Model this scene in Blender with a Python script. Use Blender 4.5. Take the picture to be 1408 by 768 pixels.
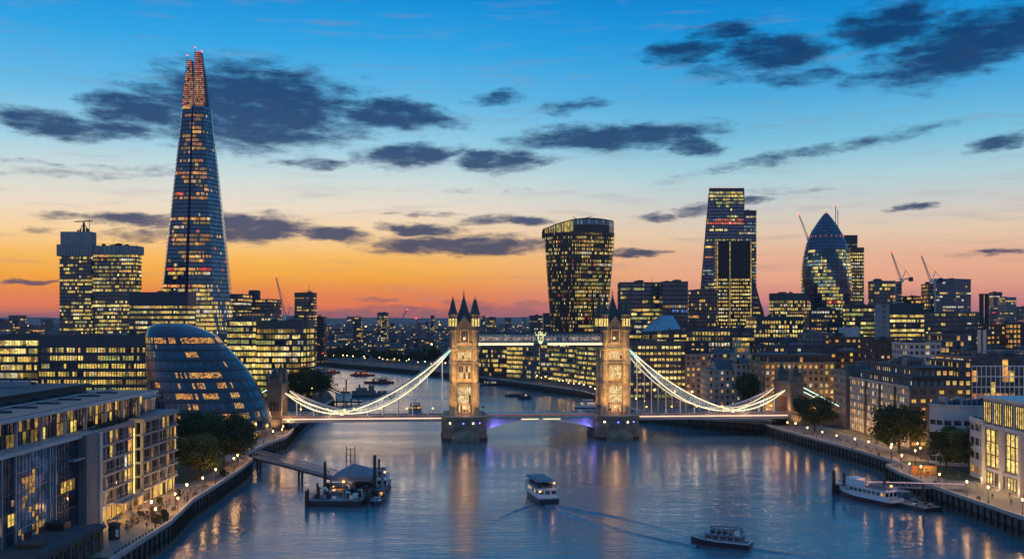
import bpy, math, random
from mathutils import Vector, Matrix, noise
S = bpy.context.scene
for o in list(bpy.data.objects): bpy.data.objects.remove(o)
COL = S.collection
rnd = random.Random(11)
rad = math.radians
# ---------------------------------------------------------------- camera
F, CX, HY, CH = 1400.0, 704.0, 440.0, 55.0      # focal length and horizon row of the photograph, eye height in metres
cam = bpy.data.objects.new('camera', bpy.data.cameras.new('camera')); COL.objects.link(cam)
cam.location = (0, 0, CH); cam.rotation_euler = (rad(90), 0, 0)
cam.data.sensor_width = 36; cam.data.lens = 36*F/1408; cam.data.shift_y = (HY-384)/1408
cam.data.clip_start = 1; cam.data.clip_end = 40000
S.camera = cam
# ---------------------------------------------------------------- exposure
S.view_settings.view_transform = 'Standard'; S.view_settings.look = 'None'
S.view_settings.exposure = 0.0; S.view_settings.gamma = 1.0; S.view_settings.use_curve_mapping = False
try:
    S.cycles.use_denoising = True
    S.cycles.max_bounces = 6; S.cycles.diffuse_bounces = 2; S.cycles.glossy_bounces = 3
    S.cycles.sample_clamp_indirect = 4; S.cycles.sample_clamp_direct = 8; S.cycles.caustics_reflective = False; S.cycles.caustics_refractive = False
except Exception: pass

def lin(c):
    return tuple((v/255/12.92 if v/255 <= .04045 else ((v/255+.055)/1.055)**2.4) for v in c)

# ---------------------------------------------------------------- sky (world): dusk gradient by elevation and azimuth, with clouds
W = bpy.data.worlds.new('World'); S.world = W; W.use_nodes = True
nt = W.node_tree; nt.nodes.clear()
def N(t, **k):
    n = nt.nodes.new(t)
    for a, b in k.items(): setattr(n, a, b)
    return n
L = nt.links.new
def M(op, a, b=None, c=None, clamp=False):
    n = N('ShaderNodeMath', operation=op); n.use_clamp = clamp
    for i, v in enumerate((a, b, c)):
        if v is None: continue
        if hasattr(v, 'links'): L(v, n.inputs[i])
        else: n.inputs[i].default_value = v
    return n.outputs[0]
def MR(v, a, b, c=0, d=1, smooth=True):
    n = N('ShaderNodeMapRange'); n.interpolation_type = 'SMOOTHSTEP' if smooth else 'LINEAR'; n.clamp = True
    L(v, n.inputs[0])
    for i, x in enumerate((a, b, c, d)): n.inputs[i+1].default_value = x
    return n.outputs[0]
def MIX(f, a, b):
    n = N('ShaderNodeMix', data_type='RGBA'); 
    if hasattr(f, 'links'): L(f, n.inputs[0])
    else: n.inputs[0].default_value = f
    for v, i in ((a, 6), (b, 7)):
        if hasattr(v, 'links'): L(v, n.inputs[i])
        else: n.inputs[i].default_value = (*v, 1)
    return n.outputs[2]
tc = N('ShaderNodeTexCoord'); sep = N('ShaderNodeSeparateXYZ'); L(tc.outputs['Generated'], sep.inputs[0])
el = M('MULTIPLY', M('ARCSINE', sep.outputs[2]), 100.0)                     # elevation in hundredths of a radian
az = M('MULTIPLY', M('ARCTAN2', sep.outputs[0], sep.outputs[1]), 100.0)     # azimuth from the view down the river
def EL(py): return math.atan((HY-py)/F)*100
def ramp(stops):
    r = N('ShaderNodeValToRGB'); L(M('DIVIDE', el, 60.0, clamp=True), r.inputs[0])
    e = r.color_ramp.elements
    while len(e) > 1: e.remove(e[0])
    for i, (py, c) in enumerate(stops):
        p = max(0, min(1, EL(py)/60)) if py > -900 else 1.0
        q = e[0] if i == 0 else e.new(p)
        q.position = p; q.color = (*lin(c), 1)
    return r.outputs[0]
west = ramp([(440,(150,84,92)),(432,(196,100,80)),(420,(255,124,22)),(402,(255,142,14)),(382,(255,172,26)),(356,(255,190,84)),(325,(252,212,156)),
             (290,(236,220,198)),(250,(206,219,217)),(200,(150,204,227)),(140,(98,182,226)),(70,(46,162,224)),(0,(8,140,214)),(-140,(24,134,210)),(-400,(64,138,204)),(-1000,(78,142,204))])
north = ramp([(440,(140,96,120)),(432,(176,106,122)),(420,(222,130,122)),(405,(238,150,120)),(385,(244,172,134)),(355,(236,182,146)),(325,(230,202,172)),
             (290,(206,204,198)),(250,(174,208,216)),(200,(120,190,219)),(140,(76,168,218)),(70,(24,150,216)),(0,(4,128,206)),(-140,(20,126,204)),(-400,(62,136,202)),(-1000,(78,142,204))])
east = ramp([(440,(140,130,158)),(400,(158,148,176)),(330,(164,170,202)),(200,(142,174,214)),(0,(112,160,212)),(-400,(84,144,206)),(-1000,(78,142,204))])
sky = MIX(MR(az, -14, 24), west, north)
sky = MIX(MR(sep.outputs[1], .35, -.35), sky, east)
# clouds: soft ragged streaks at their own bearings, (px, py, half width, half height, tilt, strength)
CL = [(350,146,165,52,2,1),(300,168,120,36,4,.9),(180,152,70,24,0,.95),(400,150,70,30,8,.9),(70,174,90,17,6,.95),(150,178,60,14,0,.8),(540,160,90,20,4,1),(355,192,70,12,2,.8),(325,203,50,9,0,.55),
      (560,214,72,15,-3,1),(690,220,66,15,0,.95),(430,227,60,8,0,.7),(850,188,150,17,-2,1),(960,198,45,12,6,.85),(685,134,40,10,-4,.75),(785,148,52,10,-6,.6),
      (345,312,95,17,2,1),(455,321,62,11,4,.95),(200,302,86,8,0,.9),(195,322,66,9,-2,.75),(85,296,55,6,0,.6),(50,315,36,6,0,.5),(580,315,64,8,2,.95),(630,336,132,12,0,1),
      (700,304,86,7,0,.85),(575,293,52,4,0,.55),(875,348,42,5,0,.95),(40,391,66,3.5,0,.9),(945,74,62,15,-2,.8),(1065,72,80,24,4,.95),(1000,42,55,13,-6,.75),(1100,106,70,12,0,.65),(990,102,60,11,4,.55),
      (1225,34,90,26,-9,.95),(1335,62,140,38,-12,1),(1250,98,90,20,-6,.7),(1375,196,48,13,-6,.85),(1262,284,40,5,-3,.85),(1385,345,40,5,0,.7),(1330,350,36,4,0,.4),
      (910,297,36,5,0,.7),(965,290,36,8,-4,.75),(1035,275,28,6,-4,.8),(1010,350,30,4,0,.45),(1110,212,200,9,-9,.6),(1250,186,80,8,-13,.45),(150,238,170,9,-4,.42),(90,226,140,4,2,.4),(640,262,150,4,0,.3),
      (1085,262,120,5,2,.3),(560,427,230,9,0,.55),(690,420,120,6,0,.5),(480,436,150,6,0,.5),(300,432,120,5,0,.4),(60,432,110,6,0,.45),(1150,420,180,5,-2,.3),(520,412,40,2.5,0,.5),(1290,415,90,6,-3,.4)]
co = N('ShaderNodeCombineXYZ'); L(az, co.inputs[0]); L(el, co.inputs[1])
def noisetex(scale, sx, sy, detail, rough=.55, off=(0,0,0)):
    m = N('ShaderNodeMapping'); L(co.outputs[0], m.inputs[0]); m.inputs['Scale'].default_value = (sx, sy, 1); m.inputs['Location'].default_value = off
    n = N('ShaderNodeTexNoise'); L(m.outputs[0], n.inputs[0]); n.inputs['Scale'].default_value = scale; n.inputs['Detail'].default_value = detail; n.inputs['Roughness'].default_value = rough
    return n
warp = noisetex(.30, .55, 1.5, 8, .62)
wv = N('ShaderNodeVectorMath', operation='SUBTRACT'); L(warp.outputs['Color'], wv.inputs[0]); wv.inputs[1].default_value = (.5,.5,.5)
ws = N('ShaderNodeVectorMath', operation='MULTIPLY'); L(wv.outputs[0], ws.inputs[0]); ws.inputs[1].default_value = (8.5, 2.3, 0)
wa = N('ShaderNodeVectorMath', operation='ADD'); L(co.outputs[0], wa.inputs[0]); L(ws.outputs[0], wa.inputs[1])
acc = None
for (px, py, rx, ry, tilt, st) in CL:
    t = math.atan((px-CX)/F); ca = math.cos(t)
    m = N('ShaderNodeMapping', vector_type='TEXTURE'); L(wa.outputs[0], m.inputs[0])
    m.inputs['Location'].default_value = (t*100, math.atan((HY-py)/F*ca)*100, 0)
    m.inputs['Rotation'].default_value = (0, 0, rad(-tilt))
    m.inputs['Scale'].default_value = (rx/F*100*ca*ca*1.55, ry/F*100*ca*1.75, 1)
    ln = N('ShaderNodeVectorMath', operation='LENGTH'); L(m.outputs[0], ln.inputs[0])
    v = MR(ln.outputs[1], 1.0, .2, 0, st, smooth=True)
    acc = v if acc is None else M('MAXIMUM', acc, v)
fine = noisetex(.62, .5, 1.7, 9, .66, (3,7,0))
dens = M('ADD', acc, M('MULTIPLY', M('SUBTRACT', fine.outputs['Fac'], .5), M('MULTIPLY', MR(acc, 0, .3), 1.7)))
alpha = M('MULTIPLY', MR(dens, .10, .98), .94)
# thin high streaks everywhere else
thin = noisetex(.5, .22, 2.2, 6, .6, (9,2,0))
ta = M('MULTIPLY', MR(thin.outputs['Fac'], .50, .78), .34)
ccol = ramp([(440,(120,80,100)),(420,(128,80,92)),(400,(100,72,86)),(360,(50,58,88)),(320,(42,62,98)),(260,(38,68,110)),(210,(24,62,108)),(150,(14,56,106)),(70,(2,50,100)),(0,(0,46,96)),(-400,(20,70,120)),(-1000,(30,80,130))])
body = noisetex(.8, .5, 1.6, 5, .6, (1,4,0))
c2 = MIX(MR(body.outputs['Fac'], .4, .8, 0, .30), ccol, (.040,.060,.10))
sky = MIX(ta, sky, MIX(.5, ccol, (.55,.42,.42)))
sky = MIX(alpha, sky, c2)
nish = N('ShaderNodeTexSky', sky_type='NISHITA'); nish.sun_disc = False; nish.sun_elevation = rad(1.0); nish.sun_rotation = rad(-18)
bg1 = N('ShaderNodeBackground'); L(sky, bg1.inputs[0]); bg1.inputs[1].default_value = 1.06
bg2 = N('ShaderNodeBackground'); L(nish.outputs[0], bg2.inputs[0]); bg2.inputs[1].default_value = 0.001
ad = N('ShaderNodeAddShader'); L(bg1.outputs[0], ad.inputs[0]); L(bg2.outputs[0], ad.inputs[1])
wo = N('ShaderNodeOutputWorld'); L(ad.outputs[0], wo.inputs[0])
# afterglow: the sun is just under the horizon, so only a faint, very soft warm light comes from the west
sd = bpy.data.lights.new('sun', 'SUN'); sd.energy = .12; sd.angle = rad(25); sd.color = (1, .62, .35)
sun = bpy.data.objects.new('sun', sd); COL.objects.link(sun)
sun.rotation_euler = (rad(-87), 0, rad(18))       # from the west (beyond the skyline) towards the camera

# ---------------------------------------------------------------- helpers
def Xp(px, Y): return (px-CX)/F*Y                 # east-west metres of a bearing at distance Y
def Zp(py, Y): return CH-(py-HY)/F*Y
ABS = {}
def tag(o, label=None, cat=None, group=None, kind=None):
    if label: o['label'] = label
    if cat: o['category'] = cat
    if group: o['group'] = group
    if kind: o['kind'] = kind
    return o
def root(name, label, cat, loc=(0,0,0), rz=0, group=None):
    o = bpy.data.objects.new(name, None); COL.objects.link(o); o.empty_display_size = 1
    o.location = loc; o.rotation_euler = (0, 0, rz); ABS[o.name] = Vector(loc)
    return tag(o, label, cat, group)
class MB:
    def __init__(s): s.v = []; s.f = []; s.m = []; s.mats = []
    def mi(s, m):
        if m not in s.mats: s.mats.append(m)
        return s.mats.index(m)
    def poly(s, pts, m):
        b = len(s.v); s.v += [tuple(p) for p in pts]; s.f.append(tuple(range(b, b+len(pts)))); s.m.append(s.mi(m))
    def box(s, x0, y0, z0, x1, y1, z1, m, skip=''):
        if x1 < x0: x0, x1 = x1, x0
        if y1 < y0: y0, y1 = y1, y0
        b = len(s.v); i = s.mi(m)
        s.v += [(x0,y0,z0),(x1,y0,z0),(x1,y1,z0),(x0,y1,z0),(x0,y0,z1),(x1,y0,z1),(x1,y1,z1),(x0,y1,z1)]
        for k, f in (('b',(0,3,2,1)),('t',(4,5,6,7)),('f',(0,1,5,4)),('r',(1,2,6,5)),('k',(2,3,7,6)),('l',(3,0,4,7))):
            if k in skip: continue
            s.f.append(tuple(b+q for q in f)); s.m.append(i)
    def obox(s, c, sz, rz, m):
        c0, s0 = math.cos(rz), math.sin(rz); b = len(s.v); i = s.mi(m)
        for z in (0, sz[2]):
            for (x, y) in ((-1,-1),(1,-1),(1,1),(-1,1)):
                px, py = x*sz[0]/2, y*sz[1]/2
                s.v.append((c[0]+px*c0-py*s0, c[1]+px*s0+py*c0, c[2]+z))
        for f in ((0,3,2,1),(4,5,6,7),(0,1,5,4),(1,2,6,5),(2,3,7,6),(3,0,4,7)): s.f.append(tuple(b+q for q in f)); s.m.append(i)
    def tube(s, p, q, r0, m, r1=None, n=6, cap=True):
        p, q = Vector(p), Vector(q); r1 = r0 if r1 is None else r1; d = q-p
        if d.length < 1e-6: return
        d.normalize(); a = d.orthogonal().normalized(); c = d.cross(a); b = len(s.v); i = s.mi(m)
        for (o, r) in ((p, r0), (q, r1)):
            for k in range(n):
                t = 2*math.pi*(k+.5)/n; s.v.append(tuple(o+(a*math.cos(t)+c*math.sin(t))*r))
        for k in range(n):
            s.f.append((b+k, b+(k+1)%n, b+n+(k+1)%n, b+n+k)); s.m.append(i)
        if cap:
            s.f.append(tuple(b+k for k in reversed(range(n)))); s.f.append(tuple(b+n+k for k in range(n))); s.m += [i, i]
    def bar(s, p, q, w, h, m):
        p, q = Vector(p), Vector(q); d = (q-p)
        if d.length < 1e-6: return
        d.normalize(); up = Vector((0,0,1)) if abs(d.z) < .99 else Vector((1,0,0)); a = d.cross(up).normalized(); c = a.cross(d); b = len(s.v); i = s.mi(m)
        for o in (p, q):
            for (x, y) in ((-1,-1),(1,-1),(1,1),(-1,1)): s.v.append(tuple(o+a*x*w/2+c*y*h/2))
        for f in ((0,3,2,1),(4,5,6,7),(0,1,5,4),(1,2,6,5),(2,3,7,6),(3,0,4,7)): s.f.append(tuple(b+q_ for q_ in f)); s.m.append(i)
    def prism(s, poly, z0, z1, m, mtop=None, bottom=False):
        n = len(poly); b = len(s.v); i = s.mi(m)
        s.v += [(x, y, z0) for x, y in poly]+[(x, y, z1) for x, y in poly]
        for k in range(n): s.f.append((b+k, b+(k+1)%n, b+n+(k+1)%n, b+n+k)); s.m.append(i)
        s.f.append(tuple(b+n+k for k in range(n))); s.m.append(s.mi(mtop or m))
        if bottom: s.f.append(tuple(b+k for k in reversed(range(n)))); s.m.append(i)
    def skin(s, levels, m, top=True, mtop=None):
        n = len(levels[0][1]); b = len(s.v); i = s.mi(m)
        for z, poly in levels: s.v += [(x, y, z) for x, y in poly]
        for l in range(len(levels)-1):
            for k in range(n):
                o = b+l*n; s.f.append((o+k, o+(k+1)%n, o+n+(k+1)%n, o+n+k)); s.m.append(i)
        if top: o = b+(len(levels)-1)*n; s.f.append(tuple(o+k for k in range(n))); s.m.append(s.mi(mtop or m))
    def lathe(s, prof, c, m, n=8, a0=0, mat_of=None):
        b = len(s.v)
        for (r, z) in prof:
            for k in range(n):
                t = a0+2*math.pi*k/n; s.v.append((c[0]+r*math.cos(t), c[1]+r*math.sin(t), c[2]+z))
        for l in range(len(prof)-1):
            for k in range(n):
                o = b+l*n; s.f.append((o+k, o+(k+1)%n, o+n+(k+1)%n, o+n+k)); s.m.append(s.mi(m))
        s.f.append(tuple(b+k for k in reversed(range(n)))); s.m.append(s.mi(m))
        o = b+(len(prof)-1)*n; s.f.append(tuple(o+k for k in range(n))); s.m.append(s.mi(m))
    def build(s, name, parent=None, world=True, smooth=False, loc=None):
        me = bpy.data.meshes.new(name); off = Vector((0,0,0))
        if loc is not None: off = Vector(loc)
        elif parent is not None and world:
            off = ABS.get(parent.name, Vector((0,0,0)))
        me.from_pydata([(x-off.x, y-off.y, z-off.z) for x, y, z in s.v] if off.length > 0 else s.v, [], s.f)
        for m in s.mats: me.materials.append(m)
        me.polygons.foreach_set('material_index', s.m)
        if smooth: me.polygons.foreach_set('use_smooth', [True]*len(me.polygons))
        me.update()
        o = bpy.data.objects.new(name, me); COL.objects.link(o)
        if parent is not None: o.parent = parent; ABS[o.name] = ABS.get(parent.name, Vector((0,0,0)))
        elif loc is not None: o.location = loc
        return o
KIDS = {}
def kids(o): return [c for c in bpy.data.objects if c.parent == o]
def copy_tree(o, parent=None, loc=None, rz=None, sc=None, label=None, group=None):
    c = o.copy(); COL.objects.link(c); c.parent = parent
    for ch in (KIDS.get(o.name) or KIDS.setdefault(o.name, kids(o))): copy_tree(ch, c)
    if loc is not None: c.location = loc
    if rz is not None: c.rotation_euler = (0, 0, rz)
    if sc is not None: c.scale = sc if hasattr(sc, '__len__') else (sc, sc, sc)
    if label: c['label'] = label
    if group: c['group'] = group
    return c
# ---------------------------------------------------------------- materials
def newmat(name):
    m = bpy.data.materials.new(name); m.use_nodes = True; t = m.node_tree; b = t.nodes['Principled BSDF']; return m, t, b
def surf(name, c, rough=.7, var=.3, scale=.4, metal=0, bump=0, stretch=(1,1,1), c2=None, streak=0):
    m, t, b = newmat(name); n = t.nodes.new
    b.inputs['Roughness'].default_value = rough; b.inputs['Metallic'].default_value = metal
    tcn = n('ShaderNodeTexCoord'); mp = n('ShaderNodeMapping'); mp.inputs['Scale'].default_value = stretch; t.links.new(tcn.outputs['Object'], mp.inputs[0])
    nz = n('ShaderNodeTexNoise'); nz.inputs['Scale'].default_value = scale; nz.inputs['Detail'].default_value = 6; nz.inputs['Roughness'].default_value = .65; t.links.new(mp.outputs[0], nz.inputs[0])
    r = n('ShaderNodeValToRGB'); r.color_ramp.elements[0].position = .3; r.color_ramp.elements[1].position = .72
    lo = c2 or tuple(v*(1-var) for v in c); hi = tuple(min(1, v*(1+var*.8)) for v in c)
    r.color_ramp.elements[0].color = (*lo, 1); r.color_ramp.elements[1].color = (*hi, 1)
    t.links.new(nz.outputs['Fac'], r.inputs[0]); t.links.new(r.outputs[0], b.inputs['Base Color'])
    if bump:
        bn = n('ShaderNodeBump'); bn.inputs['Strength'].default_value = bump; bn.inputs['Distance'].default_value = .15
        n2 = n('ShaderNodeTexNoise'); n2.inputs['Scale'].default_value = scale*9; n2.inputs['Detail'].default_value = 4; t.links.new(mp.outputs[0], n2.inputs[0])
        t.links.new(n2.outputs['Fac'], bn.inputs['Height']); t.links.new(bn.outputs[0], b.inputs['Normal'])
    return m
def glassm(name, c, rough=.12, spec=.6, scale=.35):
    # dark reflective glazing, each pane tilted a hair differently so that the reflection breaks up
    m, t, b = newmat(name); n = t.nodes.new
    b.inputs['Roughness'].default_value = rough; b.inputs['IOR'].default_value = 1.6; b.inputs['Specular IOR Level'].default_value = spec
    tcn = n('ShaderNodeTexCoord'); vo = n('ShaderNodeTexVoronoi'); vo.inputs['Scale'].default_value = scale; t.links.new(tcn.outputs['Object'], vo.inputs[0])
    hs = n('ShaderNodeHueSaturation'); hs.inputs['Color'].default_value = (*c, 1); sp = n('ShaderNodeSeparateColor'); t.links.new(vo.outputs['Color'], sp.inputs[0])
    mr = n('ShaderNodeMapRange'); mr.inputs[3].default_value = .45; mr.inputs[4].default_value = 1.7; t.links.new(sp.outputs[0], mr.inputs[0]); t.links.new(mr.outputs[0], hs.inputs['Value'])
    t.links.new(hs.outputs[0], b.inputs['Base Color'])
    g = n('ShaderNodeNewGeometry'); s1 = n('ShaderNodeVectorMath'); s1.operation = 'SUBTRACT'; s1.inputs[1].default_value = (.5,.5,.5); t.links.new(vo.outputs['Color'], s1.inputs[0])
    s2 = n('ShaderNodeVectorMath'); s2.operation = 'MULTIPLY'; s2.inputs[1].default_value = (.05,.05,.05); t.links.new(s1.outputs[0], s2.inputs[0])
    s3 = n('ShaderNodeVectorMath'); s3.operation = 'ADD'; t.links.new(g.outputs['Normal'], s3.inputs[0]); t.links.new(s2.outputs[0], s3.inputs[1])
    s4 = n('ShaderNodeVectorMath'); s4.operation = 'NORMALIZE'; t.links.new(s3.outputs[0], s4.inputs[0]); t.links.new(s4.outputs[0], b.inputs['Normal'])
    return m
def litm(name, c, s, var=.7, scale=.38):
    # a lit room behind glass: glow that varies with ceiling lights, furniture and blinds
    m, t, b = newmat(name); n = t.nodes.new
    b.inputs['Base Color'].default_value = (.02,.02,.025,1); b.inputs['Roughness'].default_value = .15
    tcn = n('ShaderNodeTexCoord'); vo = n('ShaderNodeTexVoronoi'); vo.inputs['Scale'].default_value = scale; t.links.new(tcn.outputs['Object'], vo.inputs[0])
    nz = n('ShaderNodeTexNoise'); nz.inputs['Scale'].default_value = 1.3; nz.inputs['Detail'].default_value = 3; t.links.new(tcn.outputs['Object'], nz.inputs[0])
    sp = n('ShaderNodeSeparateColor'); t.links.new(vo.outputs['Color'], sp.inputs[0])
    mr = n('ShaderNodeMapRange'); mr.inputs[3].default_value = s*(1-var); mr.inputs[4].default_value = s*(1+.3*var); t.links.new(sp.outputs[0], mr.inputs[0])
    m2 = n('ShaderNodeMapRange'); m2.inputs[1].default_value = .3; m2.inputs[2].default_value = .6; m2.inputs[3].default_value = .4; m2.inputs[4].default_value = 1.15; t.links.new(nz.outputs['Fac'], m2.inputs[0])
    mu = n('ShaderNodeMath'); mu.operation = 'MULTIPLY'; t.links.new(mr.outputs[0], mu.inputs[0]); t.links.new(m2.outputs[0], mu.inputs[1])
    hs = n('ShaderNodeHueSaturation'); hs.inputs['Color'].default_value = (*c, 1); m3 = n('ShaderNodeMapRange'); m3.inputs[3].default_value = .485; m3.inputs[4].default_value = .515; t.links.new(sp.outputs[1], m3.inputs[0]); t.links.new(m3.outputs[0], hs.inputs['Hue'])
    t.links.new(hs.outputs[0], b.inputs['Emission Color']); t.links.new(mu.outputs[0], b.inputs['Emission Strength'])
    m.cycles.emission_sampling = 'NONE'
    return m
def glow(name, c, s):
    m, t, b = newmat(name); b.inputs['Base Color'].default_value = (*[v*.5 for v in c], 1); b.inputs['Emission Color'].default_value = (*c, 1); b.inputs['Emission Strength'].default_value = s
    m.cycles.emission_sampling = 'NONE'
    return m
G_BLUE = glassm('blue_glass', (.014,.045,.11), .12, .9); G_DARK = glassm('dark_glass', (.018,.022,.032), .12, .8); G_GREEN = glassm('green_glass', (.014,.045,.055), .12, .8)
G_NAVY = glassm('navy_glass', (.010,.035,.09), .12, .9); G_PALE = glassm('pale_glass', (.06,.10,.15), .15, .8); G_GREY = glassm('grey_glass', (.03,.035,.045), .2)
Y1 = litm('lit_yellow', (1,.66,.13), .95); Y2 = litm('lit_yellow_dim', (.9,.58,.12), .30); Y3 = litm('lit_bright', (1,.76,.24), 1.35); YG = litm('lit_greenish', (.78,.76,.22), .55)
OR = litm('lit_orange', (1,.48,.10), 1.0); O2 = litm('lit_orange_dim', (1,.45,.12), .4); WW = litm('lit_white', (1,.86,.62), .9); RD = litm('lit_red', (1,.10,.06), .9); CYN = litm('lit_cyan', (.45,.8,.9), .45); BLU = litm('lit_blue', (.2,.4,1), .6)
PAL_OFF = [(Y1,6),(Y2,4),(Y3,3),(YG,2),(WW,1.5),(OR,.6)]; PAL_GREEN = [(Y1,3),(Y2,3),(YG,5),(Y3,2)]; PAL_HOME = [(OR,5),(O2,4),(Y1,3),(WW,2)]; PAL_MIX = [(Y1,5),(WW,2),(OR,2),(Y2,3)]; PAL_COOL = [(Y1,4),(CYN,2),(YG,3),(WW,2)]
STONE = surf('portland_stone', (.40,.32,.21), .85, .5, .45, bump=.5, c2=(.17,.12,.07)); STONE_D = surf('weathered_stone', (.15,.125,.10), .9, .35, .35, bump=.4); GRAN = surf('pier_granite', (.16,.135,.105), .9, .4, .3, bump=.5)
CONC = surf('concrete', (.26,.25,.245), .85, .2, .3, stretch=(1,1,.4)); CONC_W = surf('pale_concrete', (.42,.40,.40), .8, .18, .3, stretch=(1,1,.5)); CONC_D = surf('dark_concrete', (.10,.10,.105), .85, .3, .3)
BRICK = surf('brown_brick', (.12,.075,.05), .9, .3, .5); BRICK_D = surf('dark_brick', (.075,.055,.045), .9, .3, .5); GREY = surf('grey_cladding', (.13,.13,.14), .6, .25, .2); SLATE = surf('roof_slate', (.035,.045,.06), .7, .35, .3); ROOF = surf('roof_felt', (.045,.05,.062), .8, .4, .15)
DARKC = surf('dark_cladding', (.042,.047,.062), .5, .3, .2); NAVYC = surf('navy_cladding', (.018,.026,.055), .45, .3, .2); BRONZE = surf('bronze_cladding', (.05,.04,.03), .45, .3, .3); STEEL = surf('painted_steel', (.22,.24,.27), .5, .2, 1); BLACKM = surf('black_metal', (.018,.018,.02), .5, .2, 2)
WHITEP = surf('white_paint', (.72,.71,.68), .5, .12, 1); TEALP = surf('teal_paint', (.08,.28,.30), .5, .2, 1); REDP = surf('red_paint', (.35,.04,.03), .5, .2, 1); BARK = surf('bark', (.05,.038,.028), .95, .3, 3); PAVE = surf('paving', (.20,.175,.15), .8, .25, .5, bump=.2)
ALGAE = surf('wet_timber', (.022,.022,.018), .7, .5, .6, c2=(.008,.01,.008)); COPE = surf('coping_stone', (.32,.30,.29), .75, .2, .6); ASPH = surf('asphalt', (.05,.05,.052), .9, .25, .3); GROUND = surf('city_ground', (.045,.044,.043), .9, .4, .05); GRASS = surf('lawn', (.035,.06,.02), .95, .4, .3)
LAMPW = glow('lamp_warm', (1,.56,.17), 14); LAMPO = glow('lamp_orange', (1,.40,.08), 5); LAMPWH = glow('lamp_white', (1,.86,.62), 9); STRIP = glow('strip_white', (1,.78,.42), 1.35); STRIP_G = glow('strip_cyan', (.35,1,.85), 1.2); REDL = glow('beacon_red', (1,.06,.04), 5); REDS = glow('red_strip', (1,.12,.06), 1.2); BLUEL = glow('blue_lamp', (.1,.15,1), 6); PINKS = glow('pink_strip', (1,.58,.38), 1.5)
# ---------------------------------------------------------------- water and ground
def water_mat():
    m, t, b = newmat('river_water'); n = t.nodes.new
    b.inputs['Base Color'].default_value = (.055,.125,.165,1); b.inputs['Roughness'].default_value = .16; b.inputs['IOR'].default_value = 1.5
    b.inputs['Specular IOR Level'].default_value = .5
    g = n('ShaderNodeNewGeometry')
    def nz(scale, st, detail, dist=0):
        mp = n('ShaderNodeMapping'); mp.inputs['Scale'].default_value = st; t.links.new(g.outputs['Position'], mp.inputs[0])
        x = n('ShaderNodeTexNoise'); x.inputs['Scale'].default_value = scale; x.inputs['Detail'].default_value = detail; x.inputs['Distortion'].default_value = dist; t.links.new(mp.outputs[0], x.inputs[0]); return x.outputs['Fac']
    a = nz(.55, (.45,1.2,1), 4, .4); c = nz(.10, (.5,1.3,1), 3, .3); d = nz(.016, (1,1.6,1), 3, .5)
    b1 = n('ShaderNodeBump'); b1.inputs['Strength'].default_value = .27; b1.inputs['Distance'].default_value = .42; t.links.new(a, b1.inputs['Height'])
    b2 = n('ShaderNodeBump'); b2.inputs['Strength'].default_value = .20; b2.inputs['Distance'].default_value = 1.1; t.links.new(c, b2.inputs['Height']); t.links.new(b2.outputs[0], b1.inputs['Normal'])
    t.links.new(b1.outputs[0], b.inputs['Normal'])
    mr = n('ShaderNodeMapRange'); mr.inputs[1].default_value = .35; mr.inputs[2].default_value = .65; mr.inputs[3].default_value = .13; mr.inputs[4].default_value = .25; t.links.new(d, mr.inputs[0]); t.links.new(mr.outputs[0], b.inputs['Roughness'])
    return m
WATER = water_mat()
mb = MB(); mb.poly([(-10000,-380,0),(700,-380,0),(700,1500,0),(-10000,1500,0)], WATER)
tag(mb.build('river'), 'wide rippled river in blue evening light', None, kind='structure')
LEFT = [(-72,-300),(-80,120),(-83,215),(-84,250),(-88,280),(-89,310),(-90.5,340),(-92.5,362),(-98,372),(-99,388),(-98,410),(-96,432),(-98,452),(-101,472),(-106,520),(-112,640),(-150,800),(-190,960),(-300,1090),(-520,1170),(-1500,1230),(-10000,1300)]
RIGHT = [(140,-300),(133,150),(130,230),(128,262),(126,300),(126,330),(128,348),(134,352),(132,385),(126,430),(122,462),(121,490),(92,512),(69,552),(62,640),(50,715),(0,830),(-73,990),(-230,1225),(-520,1330),(-1500,1400),(-10000,1480)]
ZG = 5.0
mb = MB()
mb.poly([(x, y, ZG) for x, y in LEFT]+[(-10000,-300,ZG)], GROUND)
mb.poly([(x, y, ZG) for x, y in reversed(RIGHT)]+[(10000,-300,ZG),(10000,12300,ZG),(-10000,12300,ZG)], GROUND)
tag(mb.build('ground'), 'dark city ground on both banks of the river', None, kind='structure')
# distant hills on the horizon
mb = MB(); HILL = surf('hill_woods', (.085,.065,.075), .95, .4, .002)
def ridge(Y, base, amp, seed, x0=-9800, x1=9800, n=120):
    pts = []
    for k in range(n+1):
        x = x0+(x1-x0)*k/n; h = base+amp*(noise.noise(Vector((x*.0006, seed, 0)))+.4*noise.noise(Vector((x*.002, seed, 3))))
        pts.append((x, h))
    for k in range(n):
        (xa, ha), (xb, hb) = pts[k], pts[k+1]
        mb.poly([(xa,Y,4),(xb,Y,4),(xb,Y+500,hb),(xa,Y+500,ha)], HILL); mb.poly([(xa,Y+500,ha),(xb,Y+500,hb),(xb,Y+2500,4),(xa,Y+2500,4)], HILL)
ridge(8200, 62, 28, 1); ridge(9700, 84, 40, 5)
tag(mb.build('hills', smooth=True), 'low wooded hills along the horizon', None, kind='structure')
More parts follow.
